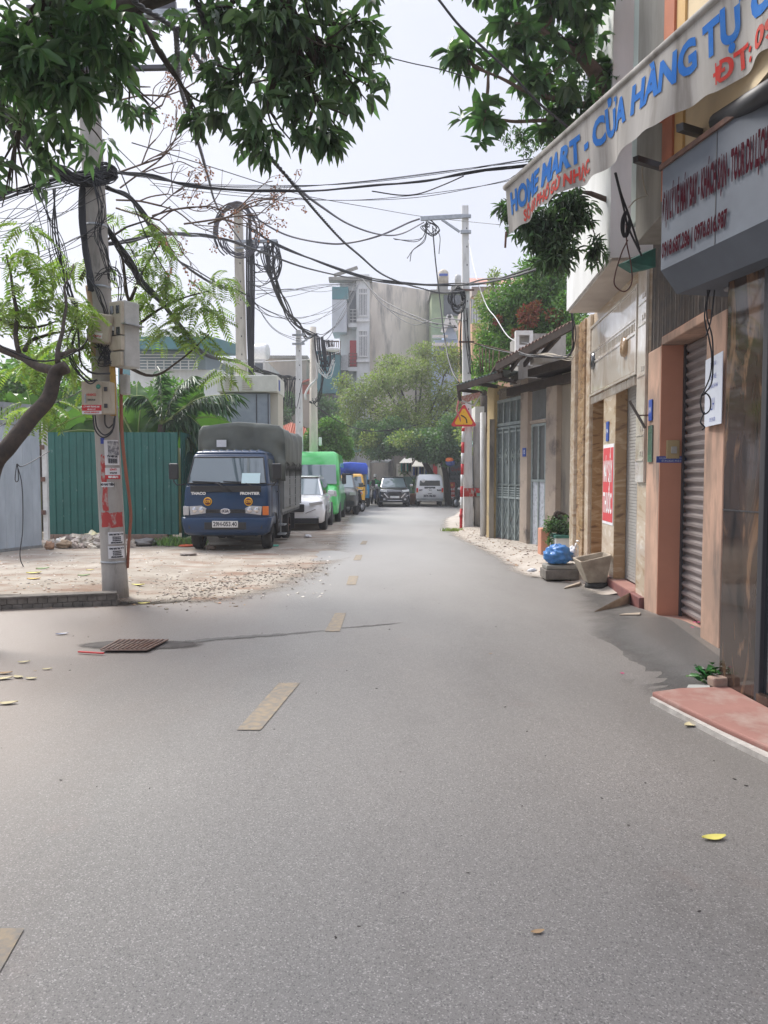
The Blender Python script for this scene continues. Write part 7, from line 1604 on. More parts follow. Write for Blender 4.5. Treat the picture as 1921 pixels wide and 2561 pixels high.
def whorl_foliage(name, bl, n, ll, lw, m, parent, k=(5,9), droop=.55, spread=1.1, shell=.3, keep=None):
    p, u, c = sample(bl, n, shell)
    if keep is not None: q = keep(p); p, u, c = p[q], u[q], c[q]; n = len(p)
    pos, dirs, ro, sl, sw = [], [], [], [], []
    for i in range(n):
        kk = rng.integers(k[0], k[1]); ax = u[i]*.6+rng.normal(size=3)*.35+np.array((0,0,-.1)); ax /= np.linalg.norm(ax); a = np.cross(ax, (.3,.2,.9)); a /= np.linalg.norm(a); b_ = np.cross(ax, a); ph = rng.random()*6.28; s0 = rng.uniform(.6, 1.2)
        for j in range(kk):
            t = ph+2*math.pi*j/kk+rng.normal()*.2; d_ = ax*rng.uniform(.25,.8)+(a*math.cos(t)+b_*math.sin(t))*spread+np.array((0,0,-droop*rng.uniform(.6,1.5)))
            pos.append(p[i]+ax*rng.uniform(-.03,.03)); dirs.append(d_); ro.append(rng.normal()*.5); sl.append(ll*s0*rng.uniform(.75,1.15)); sw.append(lw*s0*rng.uniform(.8,1.15))
    return scatter_leaves(name, LANC_V, LANC_F, np.array(pos), np.array(dirs), np.array(ro), np.array(sl), np.array(sw), m, parent), p
def branch(b, pts, r0, r1, wob=.0, n=6, k=5):
    c = catmull(pts, k); m = len(c); b.tube([q+Vector([noise.noise(q*2.3+Vector((9*a, 0, 0)))*wob for a in range(3)]) for q in c], [r0+(r1-r0)*i/(m-1) for i in range(m)], n); return b
def limbs(b, root, ends, r0, r1, n=5, sag=.15):
    root = Vector(root)
    for e in ends:
        e = Vector(e); m_ = root.lerp(e, .5)+Vector((random.uniform(-.1,.1), random.uniform(-.1,.1), random.uniform(0, sag)))*(e-root).length; branch(b, [root, m_, e], r0, r1, .06, n)

# --- big dark leaved tree over the left of the street (its trunk stands left of the camera)
tl = thing('street_tree', 'large dark leaved tree hanging over the left half of the street', 'tree', (-5.4, 3.2, 0))
BL = [(60,60,5.2,190,160),(230,130,5.4,170,150),(110,300,5.6,190,130),(300,60,5.8,150,110),(20,470,5.2,70,60),(-60,250,5,160,220),(330,250,6.2,80,90),(200,360,6.0,110,50),
      (700,60,5.0,180,110),(830,120,5.2,130,120),(740,240,5.2,150,120),(880,210,5.4,85,75),(650,330,5.3,110,60),(560,200,5.4,90,120),(800,320,5.3,90,55),(560,30,5.3,120,70),(900,60,5.3,60,60),(950,190,5.5,40,60),(505,300,5.6,40,50),
      (450,-120,5.0,500,150),(100,-250,4.5,500,200),(800,-220,4.6,350,160)]
_, pts_ = whorl_foliage('foliage', BL[:8]+BL[19:21], 290, .165, .046, M['leaf_dark'], tl)
whorl_foliage('foliage', BL[8:19]+BL[21:], 350, .155, .044, M['leaf_dark'], tl, droop=.75)
whorl_foliage('foliage', [(60,150,4.9,120,110),(180,200,5.0,100,80),(250,80,5,90,80)], 110, .18, .05, M['leaf_mid'], tl)
whorl_foliage('foliage', [(-480,120,5.4,300,380,1.2),(-260,-500,4.6,500,300,1.6),(-900,-100,4.5,400,500,1.8),(300,-900,3.4,700,350,1.2),(-1000,-20,5.6,420,380,1.6),(-800,150,7.2,330,260,1.6),(-1500,-100,5.0,450,450,2)], 760, .2, .065, M['leaf_dark'], tl)  # unseen outer crown, added to shade the near road
b = MB(); branch(b, [(-5.4,3.2,-.1),(-5.3,3.3,1.5),(-4.9,3.6,3.2),(-4.0,4.0,4.6)], .24, .15, .05, 12)
branch(b, [(-4.0,4.0,4.6),P(-90,-160,4.7),P(130,-20,5.2),P(330,20,5.6),P(480,-60,5.6)], .12, .05, .05, 8)
branch(b, [(-4.0,4.0,4.6),P(-60,-300,4.2),P(400,-280,4.6),P(640,-60,5.0),P(740,60,5.1),P(800,160,5.2)], .11, .03, .05, 8)
for c_, r_ in blobs3(BL[:19]):
    near = min([P(130,-20,5.2), P(330,20,5.6), P(640,-60,5.0), P(740,60,5.1)], key=lambda q: (q-Vector(c_)).length)
    for _ in range(6):
        e = Vector(c_)+Vector((random.uniform(-.8,.8)*r_[0], random.uniform(-.8,.8)*r_[1], random.uniform(-.8,.8)*r_[2])); branch(b, [near, near.lerp(Vector(c_), .7), e], .018, .004, .05, 4, 4)
b.build('trunk', M['bark'], tl)

# --- broad leaved tree at the right, above the awning
tr_ = thing('broad_leaved_tree', 'broad leaved green tree spreading from the houses over the awning', 'tree', (5.4, 9.0, 0))
BR = [(1150,140,8.2,58,52),(1215,300,8.2,62,55),(1330,180,8.4,110,90),(1420,260,8.7,100,80),(1290,90,8.3,80,60),(1440,100,8.8,110,90),(1500,330,8.8,70,70),(1400,10,8.6,110,70),(1370,340,8.9,70,50),(1520,180,8.9,50,140),(1350,-120,8.2,260,130)]
whorl_foliage('foliage', BR, 290, .225, .09, M['leaf_mid'], tr_, k=(6,10), droop=.45, spread=1.0)
whorl_foliage('foliage', [(1370,360,9.4,120,70),(1440,180,9.6,130,160),(1300,340,9.3,60,50),(1500,60,9.6,70,90)], 420, .08, .03, M['leaf_dark'], tr_, k=(4,7))
b = MB(); branch(b, [(5.4,9.0,-.1),(4.9,9.4,3),(4.0,9.2,5),P(1545,240,9.0),P(1450,140,8.8)], .2, .07, .04, 10); branch(b, [P(1545,240,9),P(1440,260,8.8),P(1340,230,8.4),P(1220,180,8.2)], .05, .012, .03, 6); branch(b, [P(1500,300,8.9),P(1380,300,8.7),P(1280,300,8.4),P(1210,300,8.2)], .03, .01, .03, 6)
branch(b, [P(1450,140,8.8),P(1360,80,8.5),P(1290,60,8.3)], .05, .015, .03, 6)
for c_, r_ in blobs3(BR[:10]):
    near = min([P(1450,140,8.8), P(1340,230,8.4), P(1380,300,8.7), P(1360,80,8.5), P(1220,180,8.2)], key=lambda q: (q-Vector(c_)).length)
    for _ in range(4): branch(b, [near, near.lerp(Vector(c_), .6), Vector(c_)+Vector((random.uniform(-.7,.7)*r_[0], random.uniform(-.7,.7)*r_[1], random.uniform(-.7,.7)*r_[2]))], .014, .004, .05, 4, 4)
b.build('trunk', M['bark2'], tr_)
# dark clump under the awning
tm = thing('mango_branch', 'dark leafy branch hanging below the far end of the awning', 'tree', (2.2, 8.8, 4.2))
whorl_foliage('foliage', [(1330,560,8.8,60,55),(1390,590,8.8,70,70),(1440,540,8.8,60,45),(1380,650,8.8,60,40),(1300,520,8.8,35,30),(1490,620,8.8,22,50),(1420,500,8.8,60,30),(1265,530,9,18,35)], 430, .14, .035, M['leaf_dark'], tm, k=(5,9), droop=.7)
b = MB(); 
for e in ((1330,600),(1400,640),(1450,560),(1290,540),(1490,600)): branch(b, [(3.2,9.0,4.6), P(1450,480,8.9), P(*e,8.8)], .025, .006, .04, 5)
b.build('trunk', M['bark2'], tm)

# --- feathery compound leaved tree at the left with pruned trunk
tf = thing('feathery_tree', 'pruned tree with feathery light green compound leaves by the sheet gate', 'tree', P(-60, 1650, 6.6).xy.to_3d())
PV, PF = pinnate()
BF = [(60,650,8.2,80,60),(130,750,8.6,110,70),(40,780,8.4,80,80),(180,850,9.2,90,60),(110,900,9.6,110,60),(200,650,9.8,60,60),(60,560,8.6,60,30),(250,960,10.5,60,60),(100,1010,10,90,30),
      (360,640,11,60,60),(430,700,11,70,70),(350,760,11,60,70),(420,830,11,70,70),(500,760,11,70,60),(500,850,11,60,50),(570,900,11.3,30,60),(560,700,11,60,20),(400,580,11,60,30),(300,540,10.5,40,30)]
p, u, c_ = sample(BF, 450, .2); n = len(p)
d_ = u*.5+rng.normal(size=(n,3))*.55; d_[:,2] = -np.abs(d_[:,2])*.5+.1; 
scatter_leaves('foliage', PV, PF, p, d_, rng.normal(size=n)*.35, rng.uniform(.28,.46,n), rng.uniform(.28,.46,n), M['leaf_light'], tf)
b = MB(); branch(b, [P(-60,1650,6.6), P(-40,1400,6.9), P(-20,1190,7.0), P(25,1120,7.1), P(75,1050,7.3), P(120,990,7.5), P(140,930,7.6), P(166,915,7.6)], .088, .066, .03, 12, 6)
branch(b, [P(145,925,7.6), P(90,915,7.8), P(50,895,8.0), P(-20,860,8.2), P(-80,800,8.4)], .05, .035, .03, 8)
for q in ([(45,892,8),(38,780,8.3),(28,690,8.3),(20,630,8.3)],[(148,905,7.6),(152,850,7.8),(165,740,8.2),(175,660,8.8)],[(60,880,8),(80,850,8.6),(150,830,9),(230,810,9.6)],[(150,890,7.7),(190,870,8.8),(260,850,10),(330,760,11)],
          [(260,850,10),(350,810,11),(430,760,11),(520,730,11)],[(330,760,11),(360,680,11),(400,600,11)],[(-20,790,8.4),(60,820,8.4),(140,800,8.6)],[(300,905,10.5),(380,940,11),(450,900,11),(520,840,11)],[(330,760,11),(300,640,10.5),(290,560,10.5)],[(205,700,9.9),(260,600,10.2),(430,520,10.6)]):
    branch(b, [P(*z) for z in q], .028, .008, .05, 6)
b.build('trunk', M['bark'], tf)
# bare fruiting twigs against the sky
tw = thing('bare_twigs', 'thin bare fruiting twigs spreading right of the near pole against the sky', 'branches', P(300, 520, 10.5)); b = MB(); fb_ = MB()
rr_ = random.Random(5)
def twig(p, dr, l, depth):
    p = Vector(p); q = p+dr*l; m_ = p.lerp(q, .5)+Vector((rr_.uniform(-.03,.03), rr_.uniform(-.05,.05), rr_.uniform(-.03,.05)))
    b.tube(catmull([p, m_, q], 3), [.0035+.0035*depth]*7, 4)
    if depth > 0:
        for _ in range(rr_.choice((2,2,3))): twig(q if rr_.random() < .6 else m_, (dr+Vector((rr_.uniform(-.7,.7), rr_.uniform(-.4,.4), rr_.uniform(-.5,.8)))).normalized(), l*rr_.uniform(.6,.85), depth-1)
    elif rr_.random() < .6:
        for _ in range(6): k = q+Vector((rr_.uniform(-.06,.06), rr_.uniform(-.05,.05), rr_.uniform(-.14,.0))); fb_.rbox(k, (.018,)*3, (.5,.5,0)); b.tube([q, k], .0018, 3)
for x, y, dx, dz in ((290,500,.9,-.1),(290,520,.95,-.25),(380,540,.9,.2),(300,430,.8,.3),(460,560,.9,.15),(300,300,.8,.3),(420,180,.5,.5),(300,250,.9,.1),(520,560,.8,.4),(300,470,.7,.5)): twig(P(x,y,10.6), Vector((dx, .05, dz)).normalized(), .62, 3)
b.build('twigs', M['bark2'], tw); fb_.build('berries', mat('berry', (.45,.22,.12), .6), tw)['kind'] = 'stuff'

# --- crowns seen further away
def far_tree(name, label, bl, n, s_, m, trunk, extra=None, col2=None, group=None, seedv=0, cat='tree'):
    t = thing(name, label, cat, trunk, 0, group); p, u, c = sample(bl, n, .45); k = len(p)
    d_ = u*.7+rng.normal(size=(k,3))*.5; d_[:,2] -= .25
    scatter_leaves('crown', DIAM_V, DIAM_F, p, d_, rng.normal(size=k)*.9, rng.uniform(.6,1.4,k)*s_, rng.uniform(.4,.8,k)*s_, m, t)
    if extra: 
        for mm, bl2, n2 in extra:
            p, u, c = sample(bl2, n2, .5); k = len(p); scatter_leaves('crown', DIAM_V, DIAM_F, p, u+rng.normal(size=(k,3))*.5, rng.normal(size=k)*.9, rng.uniform(.6,1.3,k)*s_, rng.uniform(.4,.8,k)*s_, mm, t)
    b = MB(); B = blobs3(bl); z0 = trunk[2]; low = min(B, key=lambda q: q[0][2]); hub = Vector((trunk[0]*.6+low[0][0]*.4, trunk[1]*.6+low[0][1]*.4, max(z0+.5, low[0][2]-low[1][2]*.3)))
    branch(b, [trunk, Vector(trunk).lerp(hub, .5)+Vector((.1,0,0)), hub], .22 if n > 3000 else .08, .14 if n > 3000 else .05, .05, 8)
    for c_, r_ in B:
        branch(b, [hub, hub.lerp(Vector(c_), .5)+Vector((0,0,r_[2]*.1)), c_], .09 if n > 3000 else .03, .03 if n > 3000 else .012, .1, 5)
        for _ in range(4): e = Vector(c_)+Vector((random.uniform(-.8,.8)*r_[0], random.uniform(-.6,.6)*r_[1], random.uniform(-.3,.9)*r_[2])); branch(b, [c_, Vector(c_).lerp(e, .5), e], .03 if n > 3000 else .01, .01 if n > 3000 else .004, .1, 4, 3)
    b.build('trunk', M['bark'], t); return t
far_tree('street_tree', 'wide yellow green tree in front of the weathered apartment house', [(900,1000,47,60,40),(960,960,47,70,35),(1040,935,46,70,40),(1110,1000,46,70,50),(1000,1040,46,90,50),(880,1060,47,50,40),(1090,1080,45,90,50),(940,1110,46,60,40),(1150,1060,44,50,60),(1170,960,44,40,50),(1130,900,46,50,40),(1060,880,47,40,25),(985,910,48,50,25),(860,960,48,30,30)], 24000, .17, M['leaf_olive'], (X(1110,46), 46, gz(50)))
far_tree('street_tree', 'dark green tree shading the awnings at the bend', [(1060,1110,42,70,40),(1110,1120,41,55,45),(1010,1110,43,50,30),(1130,1080,40,40,50),(985,1080,44,45,40),(1080,1140,42,45,18),(950,1130,44,40,20),(920,1080,45,45,30)], 15000, .17, M['leaf_deep'], (X(1122,42), 42, gz(50)), extra=[(M['leaf_olive'], [(1020,1100,41.5,50,25),(1160,1090,38,25,25),(1170,1130,38,18,15),(930,1100,44,35,25)], 1500)])
far_tree('street_tree', 'dark bluish tree behind the beige pole', [(820,1030,50,40,35),(790,1010,51,30,30),(850,1060,49,40,40),(720,1010,52,40,30),(700,1050,50,30,40),(880,1095,48,30,25)], 8000, .18, M['leaf_deep'], (X(830,50), 50, gz(50)))
far_tree('bushy_tree', 'bright green bushy tree standing behind the green van roof', [(830,1075,36,35,35),(790,1100,36,30,35),(850,1115,36,35,30),(815,1130,36,45,20),(760,1110,36.5,20,25),(870,1135,36,15,15)], 9000, .15, M['leaf_fresh'], (X(825,36.5), 36.5, gz(40)))
far_tree('garden_tree', 'dense green tree with brown dead clumps above the shack roof', [(1310,740,22,80,60),(1390,700,22,70,80),(1250,780,22.5,50,50),(1350,820,22,90,60),(1420,790,21,50,60),(1290,860,22,60,40),(1240,860,23,50,50),(1210,920,24,40,60),(1390,860,21,60,30),(1340,670,22,50,30),(1440,850,20,30,60),(1250,930,22,40,30)], 17000, .12, M['leaf_fresh'], (X(1330,23), 23, gz(22)),
    extra=[(M['leaf_dead'], [(1320,790,21.2,25,28),(1340,770,21.2,14,20),(1385,790,21,18,16),(1400,802,21,16,10),(1300,835,21.4,20,12),(1245,800,22,8,10)], 800), (M['leaf_deep'], [(1350,730,22.6,70,60),(1400,800,22.4,60,60),(1290,800,22.6,60,50)], 4000)])
far_tree('slender_tree', 'thin olive tree with bare twigs between the tall pole and the shack', [(1215,840,26,35,60),(1240,900,26,40,40),(1200,980,27,30,50),(1215,760,27,30,40),(1235,700,27,20,30)], 3400, .11, M['leaf_olive'], (X(1215,26), 26, gz(26)))
far_tree('hedge_tree', 'rough green undergrowth behind the green fence and gate', [(40,960,20,100,60),(180,1000,21,80,50),(120,1040,20,90,30),(250,1010,22,60,40),(10,1030,19,60,40),(330,1010,24,60,50),(420,1000,24.5,60,60),(100,920,22,90,50)], 8000, .16, M['leaf_fresh'], (X(100,21), 21, 0), cat='shrub')
far_tree('potted_shrub', 'small leafy shrub in the planter box by the marble pier', [(1395,1310,13.4,30,22),(1425,1330,13.3,25,18),(1375,1318,13.4,15,14),(1440,1300,13.5,12,18),(1375,1350,13.3,10,14)], 1300, .055, M['leaf_deep'], (X(1400,13.45), 13.45, .4), cat='shrub')
far_tree('potted_shrub', 'green shrub growing behind the striped warning post', [(1203,1220,26,14,30),(1205,1250,26,14,18)], 900, .09, M['leaf_fresh'], (X(1204,26), 26, gz(26)), cat='shrub')
far_tree('shopfront_plant', 'leafy plants between the black car and the white van', [(1050,1215,48,22,22),(1010,1175,49,12,12),(1075,1200,49,15,20)], 1500, .16, M['leaf_deep'], (X(1050,48), 48, gz(50)), cat='plant')
# ivy-like plant by the brick
t = thing('pavement_plant', 'glossy green plant growing at the foot of the granite wall', 'plant', G(1765, 1728)); q = G(1768, 1728)
k = 46; pos = np.array([(q.x+rng.normal()*.05, q.y+.03+rng.normal()*.03, .06+abs(rng.normal())*.06) for _ in range(k)]); dd = rng.normal(size=(k,3)); dd[:,2] = np.abs(dd[:,2])*.4
scatter_leaves('leaves', LANC_V, LANC_F, pos, dd, rng.normal(size=k)*.4, rng.uniform(.06,.11,k), rng.uniform(.03,.06,k), mat('glossy_leaf', (.035,.14,.03), .3, island=.4), t)

# --- banana plants behind the fence
def banana(label, px, d, h, n, seed, top, group='banana plants behind the green fence', dead=3):
    r_ = random.Random(seed); x0 = X(px, d); t = thing('banana_plant', label, 'banana plant', (x0, d, gz(d)), 0, group)
    b = MB(); b.tube([(x0,d,-.2),(x0+.05,d,h*.5),(x0,d,h)], [.16,.12,.08], 10); b.build('stem', mat('banana_stem', (.22,.26,.10), .7, (.3,.22,.12), 5), t)
    for i in range(n):
        ph = R(-68+136*(i+.5)/n+r_.uniform(-9, 9)); L_ = r_.uniform(1.3, 2.0); tl_ = r_.uniform(-.5, .5); dr = Vector((math.sin(ph), tl_, math.cos(ph)*.95)).normalized(); base = Vector((x0, d+r_.uniform(-.1,.1), h-.1)); side = Vector((math.cos(ph), r_.uniform(-.7,.7), -math.sin(ph))).normalized(); bend = r_.uniform(.3, 1.1); w0 = r_.uniform(.30, .44)
        def mid(v): return base+dr*L_*v+Vector((math.sin(ph)*.5, tl_*.3, -1))*bend*L_*.36*v*v*v
        b = MB(); nseg = 18
        def fn(u, v):
            c = mid(.15+.85*v); k = (u-.5)*2; w_ = w0*math.sin(math.pi*min(.985, .06+.94*v))**.55*(1+.05*math.sin(v*40+seed)); return c+side*k*w_+Vector((0,0,-.30*abs(k)*w_*(.4+v)+(.05*math.sin(v*31+k*2) if abs(k) > .9 else 0)))
        b.grid(fn, 4, nseg); b.build('leaf', M['banana'], t)
        c_ = MB().tube([mid(j/10) for j in range(11)], [.03-.0022*j for j in range(11)], 5).build('midrib', mat('midrib', (.35,.42,.16), .6) if 'midrib' not in M else M['midrib'], t)
    for i in range(dead):
        az = r_.uniform(0, 6.28); b = MB(); w0 = r_.uniform(.08,.16)
        b.grid(lambda u, v: (x0+math.cos(az)*(.12+.35*math.sin(v*2.6))+(u-.5)*w0*math.sin(math.pi*min(.98,v+.1)), d-.1+math.sin(az)*(.12+.3*math.sin(v*2.6)), h+.25*math.sin(v*3.1)-1.1*v*v+.03*math.sin(u*9)), 4, 10); b.build('dead_leaf', M['banana_dead'], t)
M['midrib'] = mat('midrib', (.35,.42,.16), .6)
banana('banana plant with broad upright leaves just right of the near pole', 385, 20.2, 2.9, 8, 11, 0)
banana('banana plant with tall leaves right of centre behind the fence', 440, 21.5, 3.0, 7, 12, 0)
banana('banana plant with a yellowing leaf just left of the near pole', 175, 20.0, 2.6, 8, 13, 0)
banana('banana plant with large leaves above the gate post', 130, 22.5, 3.4, 8, 14, 0, dead=1)
banana('banana plant at the left edge behind the sheet gate', 30, 22.0, 3.4, 8, 15, 0, dead=0)
banana('banana plant nearest the fence left of the gate post', 85, 18.6, 2.5, 7, 17, 0, dead=1)
banana('banana plant pressed against the fence right of the pole', 345, 18.7, 2.45, 8, 18, 0, dead=2)
banana('small banana plant among dry leaves behind the pole', 235, 21.0, 2.6, 5, 16, 0, dead=6)
# palm with drooping shredded fronds
def palm(label, px, py, d, fr, grp=None):
    c0 = P(px, py, d); t = thing('palm', label, 'palm', (c0.x, d, gz(d)))
    MB().tube([(c0.x, d, -.2), (c0.x-.1, d, c0.z*.5), (c0.x, d, c0.z)], [.14,.11,.09], 10).build('trunk', M['bark2'], t)
    for (ex, ey, arch) in fr:
        e = P(ex, ey, d-.6); m_ = c0.lerp(e, .5)+Vector((0,0,arch)); sp = catmull([c0, m_, e], 14); MB().tube(sp, [.022-.0006*i for i in range(len(sp))], 5).build('midrib', M['midrib'], t)
        pos, dd = [], []
        for i in range(3, len(sp)):
            for s_ in (-1, 1):
                for _ in range(2):
                    tg = (sp[i]-sp[i-1]).normalized(); sd_ = tg.cross(Vector((0,1,.2))).normalized(); pos.append(sp[i]); v = tg*.55+Vector((random.uniform(-.25,.25), s_*.6, -.75+random.uniform(-.15,.25)+(.25 if s_ > 0 else 0))); dd.append(v)
        k = len(pos); scatter_leaves('frond', LANC_V*np.array((1,1,.6)), LANC_F, np.array(pos), np.array(dd), rng.normal(size=k)*.3, rng.uniform(.35,.6,k), rng.uniform(.04,.06,k), M['palm'], t)
palm('palm with dark shredded fronds drooping beside the transformer kiosk', 405, 1062, 18.6, [(585,985,.25),(560,1010,.25),(515,1078,.35),(480,940,.25),(400,930,.1),(520,1120,.45),(330,990,.3),(470,1100,.3)])

far_tree('garden_tree', 'tall bushy green tree standing further left beyond the sheet gate', [(-260,900,17,150,140),(-420,820,17,170,170),(-330,1000,16,170,120),(-560,950,17,150,200),(-150,1000,19,110,90),(-700,850,18,200,200)], 9000, .17, M['leaf_mid'], (-12.5, 18, 0))
# ------------------------------------------------------------------ overhead cables
rc = random.Random(21)
def run(label, pts, r, n=1, jit=0.0, m='cable', twist=False, k=9, name='cable', group=None):
    b = MB()
    for i in range(n):
        q = [Vector(P(*p))+Vector((rc.uniform(-jit,jit), 0, rc.uniform(-jit,jit))) for p in pts]; c = catmull(q, k)
        if twist:
            L_ = 0; prev = c[0]; out = [[], []]
            fine = catmull(pts and [P(*p) for p in pts], 60)
            for j, p in enumerate(fine):
                L_ += (p-prev).length; prev = p; a = L_*2*math.pi/.22
                for s_ in (0, 1): out[s_].append(p+Vector((math.cos(a+s_*math.pi), math.sin(a+s_*math.pi)*.5, math.sin(a+s_*math.pi)))*r*.8)
            for s_ in (0, 1): b.tube(out[s_], r*.9, 5)
        else: b.tube(c, r, 5)
    return tag(b.build(name, M[m]), label, 'cable', group)
D9 = PB.y-.15; D21 = g5.y-.15; d2 = 22.7
run('twisted thick cable descending from the top left to the crossarm of the right pole', [(300,-60,4.6),(345,10,5.0),(440,75,5.6),(520,180,6.4),(620,320,7.6),(663,380,8.4),(748,472,10),(802,515,12),(874,561,15),(950,586,17.5),(1005,584,19.5),(1060,556,D21)], .014, twist=True, m='cable2')
run('twisted thick cable sagging from the leaves to the middle of the right pole', [(470,-60,4.6),(560,190,6.0),(620,310,7.2),(672,385,8.4),(748,478,9.6),(800,540,11),(855,600,12.5),(900,639,14),(949,681,16),(997,704,17.5),(1051,720,19),(1105,732,20.3),(1163,727,D21)], .014, twist=True)
run('twisted grey cable running down from the left leaves to the kiosk pole', [(440,70,5),(455,230,7),(500,370,9.5),(520,440,12),(545,520,16),(600,600,20),(625,640,22)], .014, twist=True, m='cable2')
run('thick cable crossing the upper right sky into the broad leaved tree', [(1060,-50,7),(1098,0,7),(1148,63,7),(1207,118,7),(1275,181,7),(1347,257,7),(1415,314,7.1),(1470,370,7.3)], .012)
run('cable sagging from the kiosk pole top to the right crossarm', [(622,530,d2),(667,563,d2),(726,591,d2),(811,608,22),(870,608,22),(950,589,21.5),(1022,557,D21),(1050,547,D21)], .028, m='cable2')
run('cable bundle from the kiosk pole past the weathered house to the right tree', [(625,574,d2),(705,616,d2),(811,662,22),(912,693,21.5),(991,705,21),(1081,711,D21),(1157,711,D21-.1),(1202,704,19),(1290,688,16),(1420,640,12)], .022, n=3, jit=.05)
run('black cables from the near pole to the bend house corner', [(262,612,D9+.3),(330,600,10),(405,584,12),(470,587,13.5),(527,591,15),(591,608,17),(659,633,20),(769,671,28),(870,694,42),(905,697,56)], .014, n=4, jit=.03)
run('sagging cable bundle between the near pole and the kiosk pole', [(262,470,D9+.3),(340,505,10),(400,600,12),(436,642,13.5),(490,681,16),(545,714,19),(593,728,21.5),(625,741,d2)], .014, n=5, jit=.045)
run('horizontal cable bundle crossing from the near pole to the right awning', [(285,432,D9),(380,440,9.4),(470,462,9.4),(600,477,9.4),(700,478,9.3),(800,476,9.2),(930,466,9.1),(1060,450,9.0),(1160,433,8.9),(1260,420,8.8),(1330,412,8.8)], .009, n=4, jit=.02)
run('thin upper strands of the horizontal cable bundle', [(285,428,D9),(470,458,9.4),(680,464,9.3),(900,455,9.2),(1130,432,9.0),(1330,400,8.8)], .004, n=3, jit=.03)
run('loose sagging strand below the horizontal cable bundle', [(930,478,9.1),(1000,488,9.1),(1050,484,9.1),(1110,462,9.0),(1160,440,8.9)], .008)
run('thin wires sagging below the horizontal cable bundle', [(380,460,9.5),(620,488,9.4),(850,498,9.3),(1050,490,9.2),(1250,452,9.0),(1290,440,8.9)], .004, n=2, jit=.03)
run('thin wire slanting from the left leaves to the right pole and the awning', [(330,357,10),(520,415,12),(700,472,15),(785,494,17),(920,518,19),(1047,540,D21),(1150,552,D21),(1250,562,19)], .008)
run('short thin wire between the two leafy crowns', [(915,125,7),(960,140,7),(1030,158,7),(1100,173,7),(1180,196,7)], .005)
run('straight wire from the near pole down to the kiosk', [(295,372,D9),(380,455,11),(460,530,14),(540,590,18),(625,650,d2)], .006)
run('second straight wire from the near pole to the twigs', [(285,395,D9),(310,450,10),(370,600,10.5),(420,690,11)], .008)
run('thick cable bundle sloping down right of the near pole into the leaves', [(262,560,D9+.3),(320,650,9.8),(362,712,10.5),(407,757,12),(460,830,14),(520,890,18),(600,905,22.5)], .014, n=8, jit=.045)
run('thick knotted cable bundle coming from the upper left to the near pole', [(-80,230,6),(-10,270,6.4),(50,330,7.2),(110,400,8.2),(170,440,9),(230,450,D9),(285,430,D9)], .010, n=26, jit=.085)
run('bundle of cables running left from the near pole', [(-90,520,8),(0,490,8.4),(100,462,9),(200,440,D9),(285,428,D9)], .008, n=12, jit=.06)
run('loose thin wires fanning left from the near pole', [(-90,600,8.5),(0,560,8.8),(120,520,9.1),(240,450,D9)], .004, n=12, jit=.22)
run('thin wires in front of the feathery leaves left of the pole', [(-60,640,8.5),(60,650,8.8),(180,610,9.1),(262,560,D9)], .004, n=5, jit=.15)
run('black wrapped cable trunk hanging left of the near pole', [(205,470,D9),(206,540,D9-.02),(214,620,D9-.04),(226,700,D9-.08),(228,722,D9-.08)], .013, n=22, jit=.035)
run('cables running down from the wrapped trunk to the boxes', [(228,700,D9-.1),(250,740,D9-.15),(268,800,D9-.05),(272,850,D9-.05)], .006, n=5, jit=.03)
run('messy wires between the two boxes on the near pole', [(245,858,D9-.1),(262,880,D9-.1),(280,900,D9-.1),(255,905,D9-.12),(270,870,D9-.1)], .006, n=9, jit=.06)
run('long black cables looping down left of the near pole', [(135,480,D9-.3),(140,600,D9-.35),(175,720,D9-.3),(190,790,D9-.3),(178,850,D9-.3),(182,910,D9-.35),(215,950,D9-.4),(245,958,D9-.35)], .009, n=3, jit=.05)
run('thin wires hanging in loose curves left of the near pole', [(100,450,D9-.2),(105,560,D9-.3),(150,640,D9-.3),(165,760,D9-.3),(200,810,D9-.25)], .005, n=6, jit=.12)
run('cable loop hanging from the branch to the pole', [(-40,840,7.4),(30,880,7.6),(100,903,7.9),(170,890,8.4),(215,855,9),(235,800,D9-.2)], .010)
run('dark cable loop sagging beside the tan conduit', [(190,760,D9-.2),(200,860,D9-.3),(205,905,D9-.3),(230,930,D9-.35),(275,938,D9-.3)], .010, n=2, jit=.02)
run('wires wound around the near pole', [(240,420,D9-.02),(262,412,D9-.07),(285,424,D9-.02),(262,440,D9-.07),(240,430,D9-.02),(262,425,D9-.08),(287,440,D9),(265,455,D9-.07),(238,445,D9)], .008, n=10, jit=.04)
run('diagonal wires wrapped down the face of the near pole', [(240,455,D9-.05),(255,520,D9-.09),(243,580,D9-.07),(262,640,D9-.09),(280,700,D9-.05)], .005, n=9, jit=.05)
run('wires draped across the middle of the near pole', [(238,690,D9-.05),(258,680,D9-.1),(286,682,D9-.05),(300,720,D9),(290,770,D9-.05)], .005, n=5, jit=.06)
run('thin curved wires right of the near pole', [(290,600,D9),(330,640,9.6),(335,700,9.6),(310,705,9.5),(290,660,D9)], .005, n=4, jit=.12)
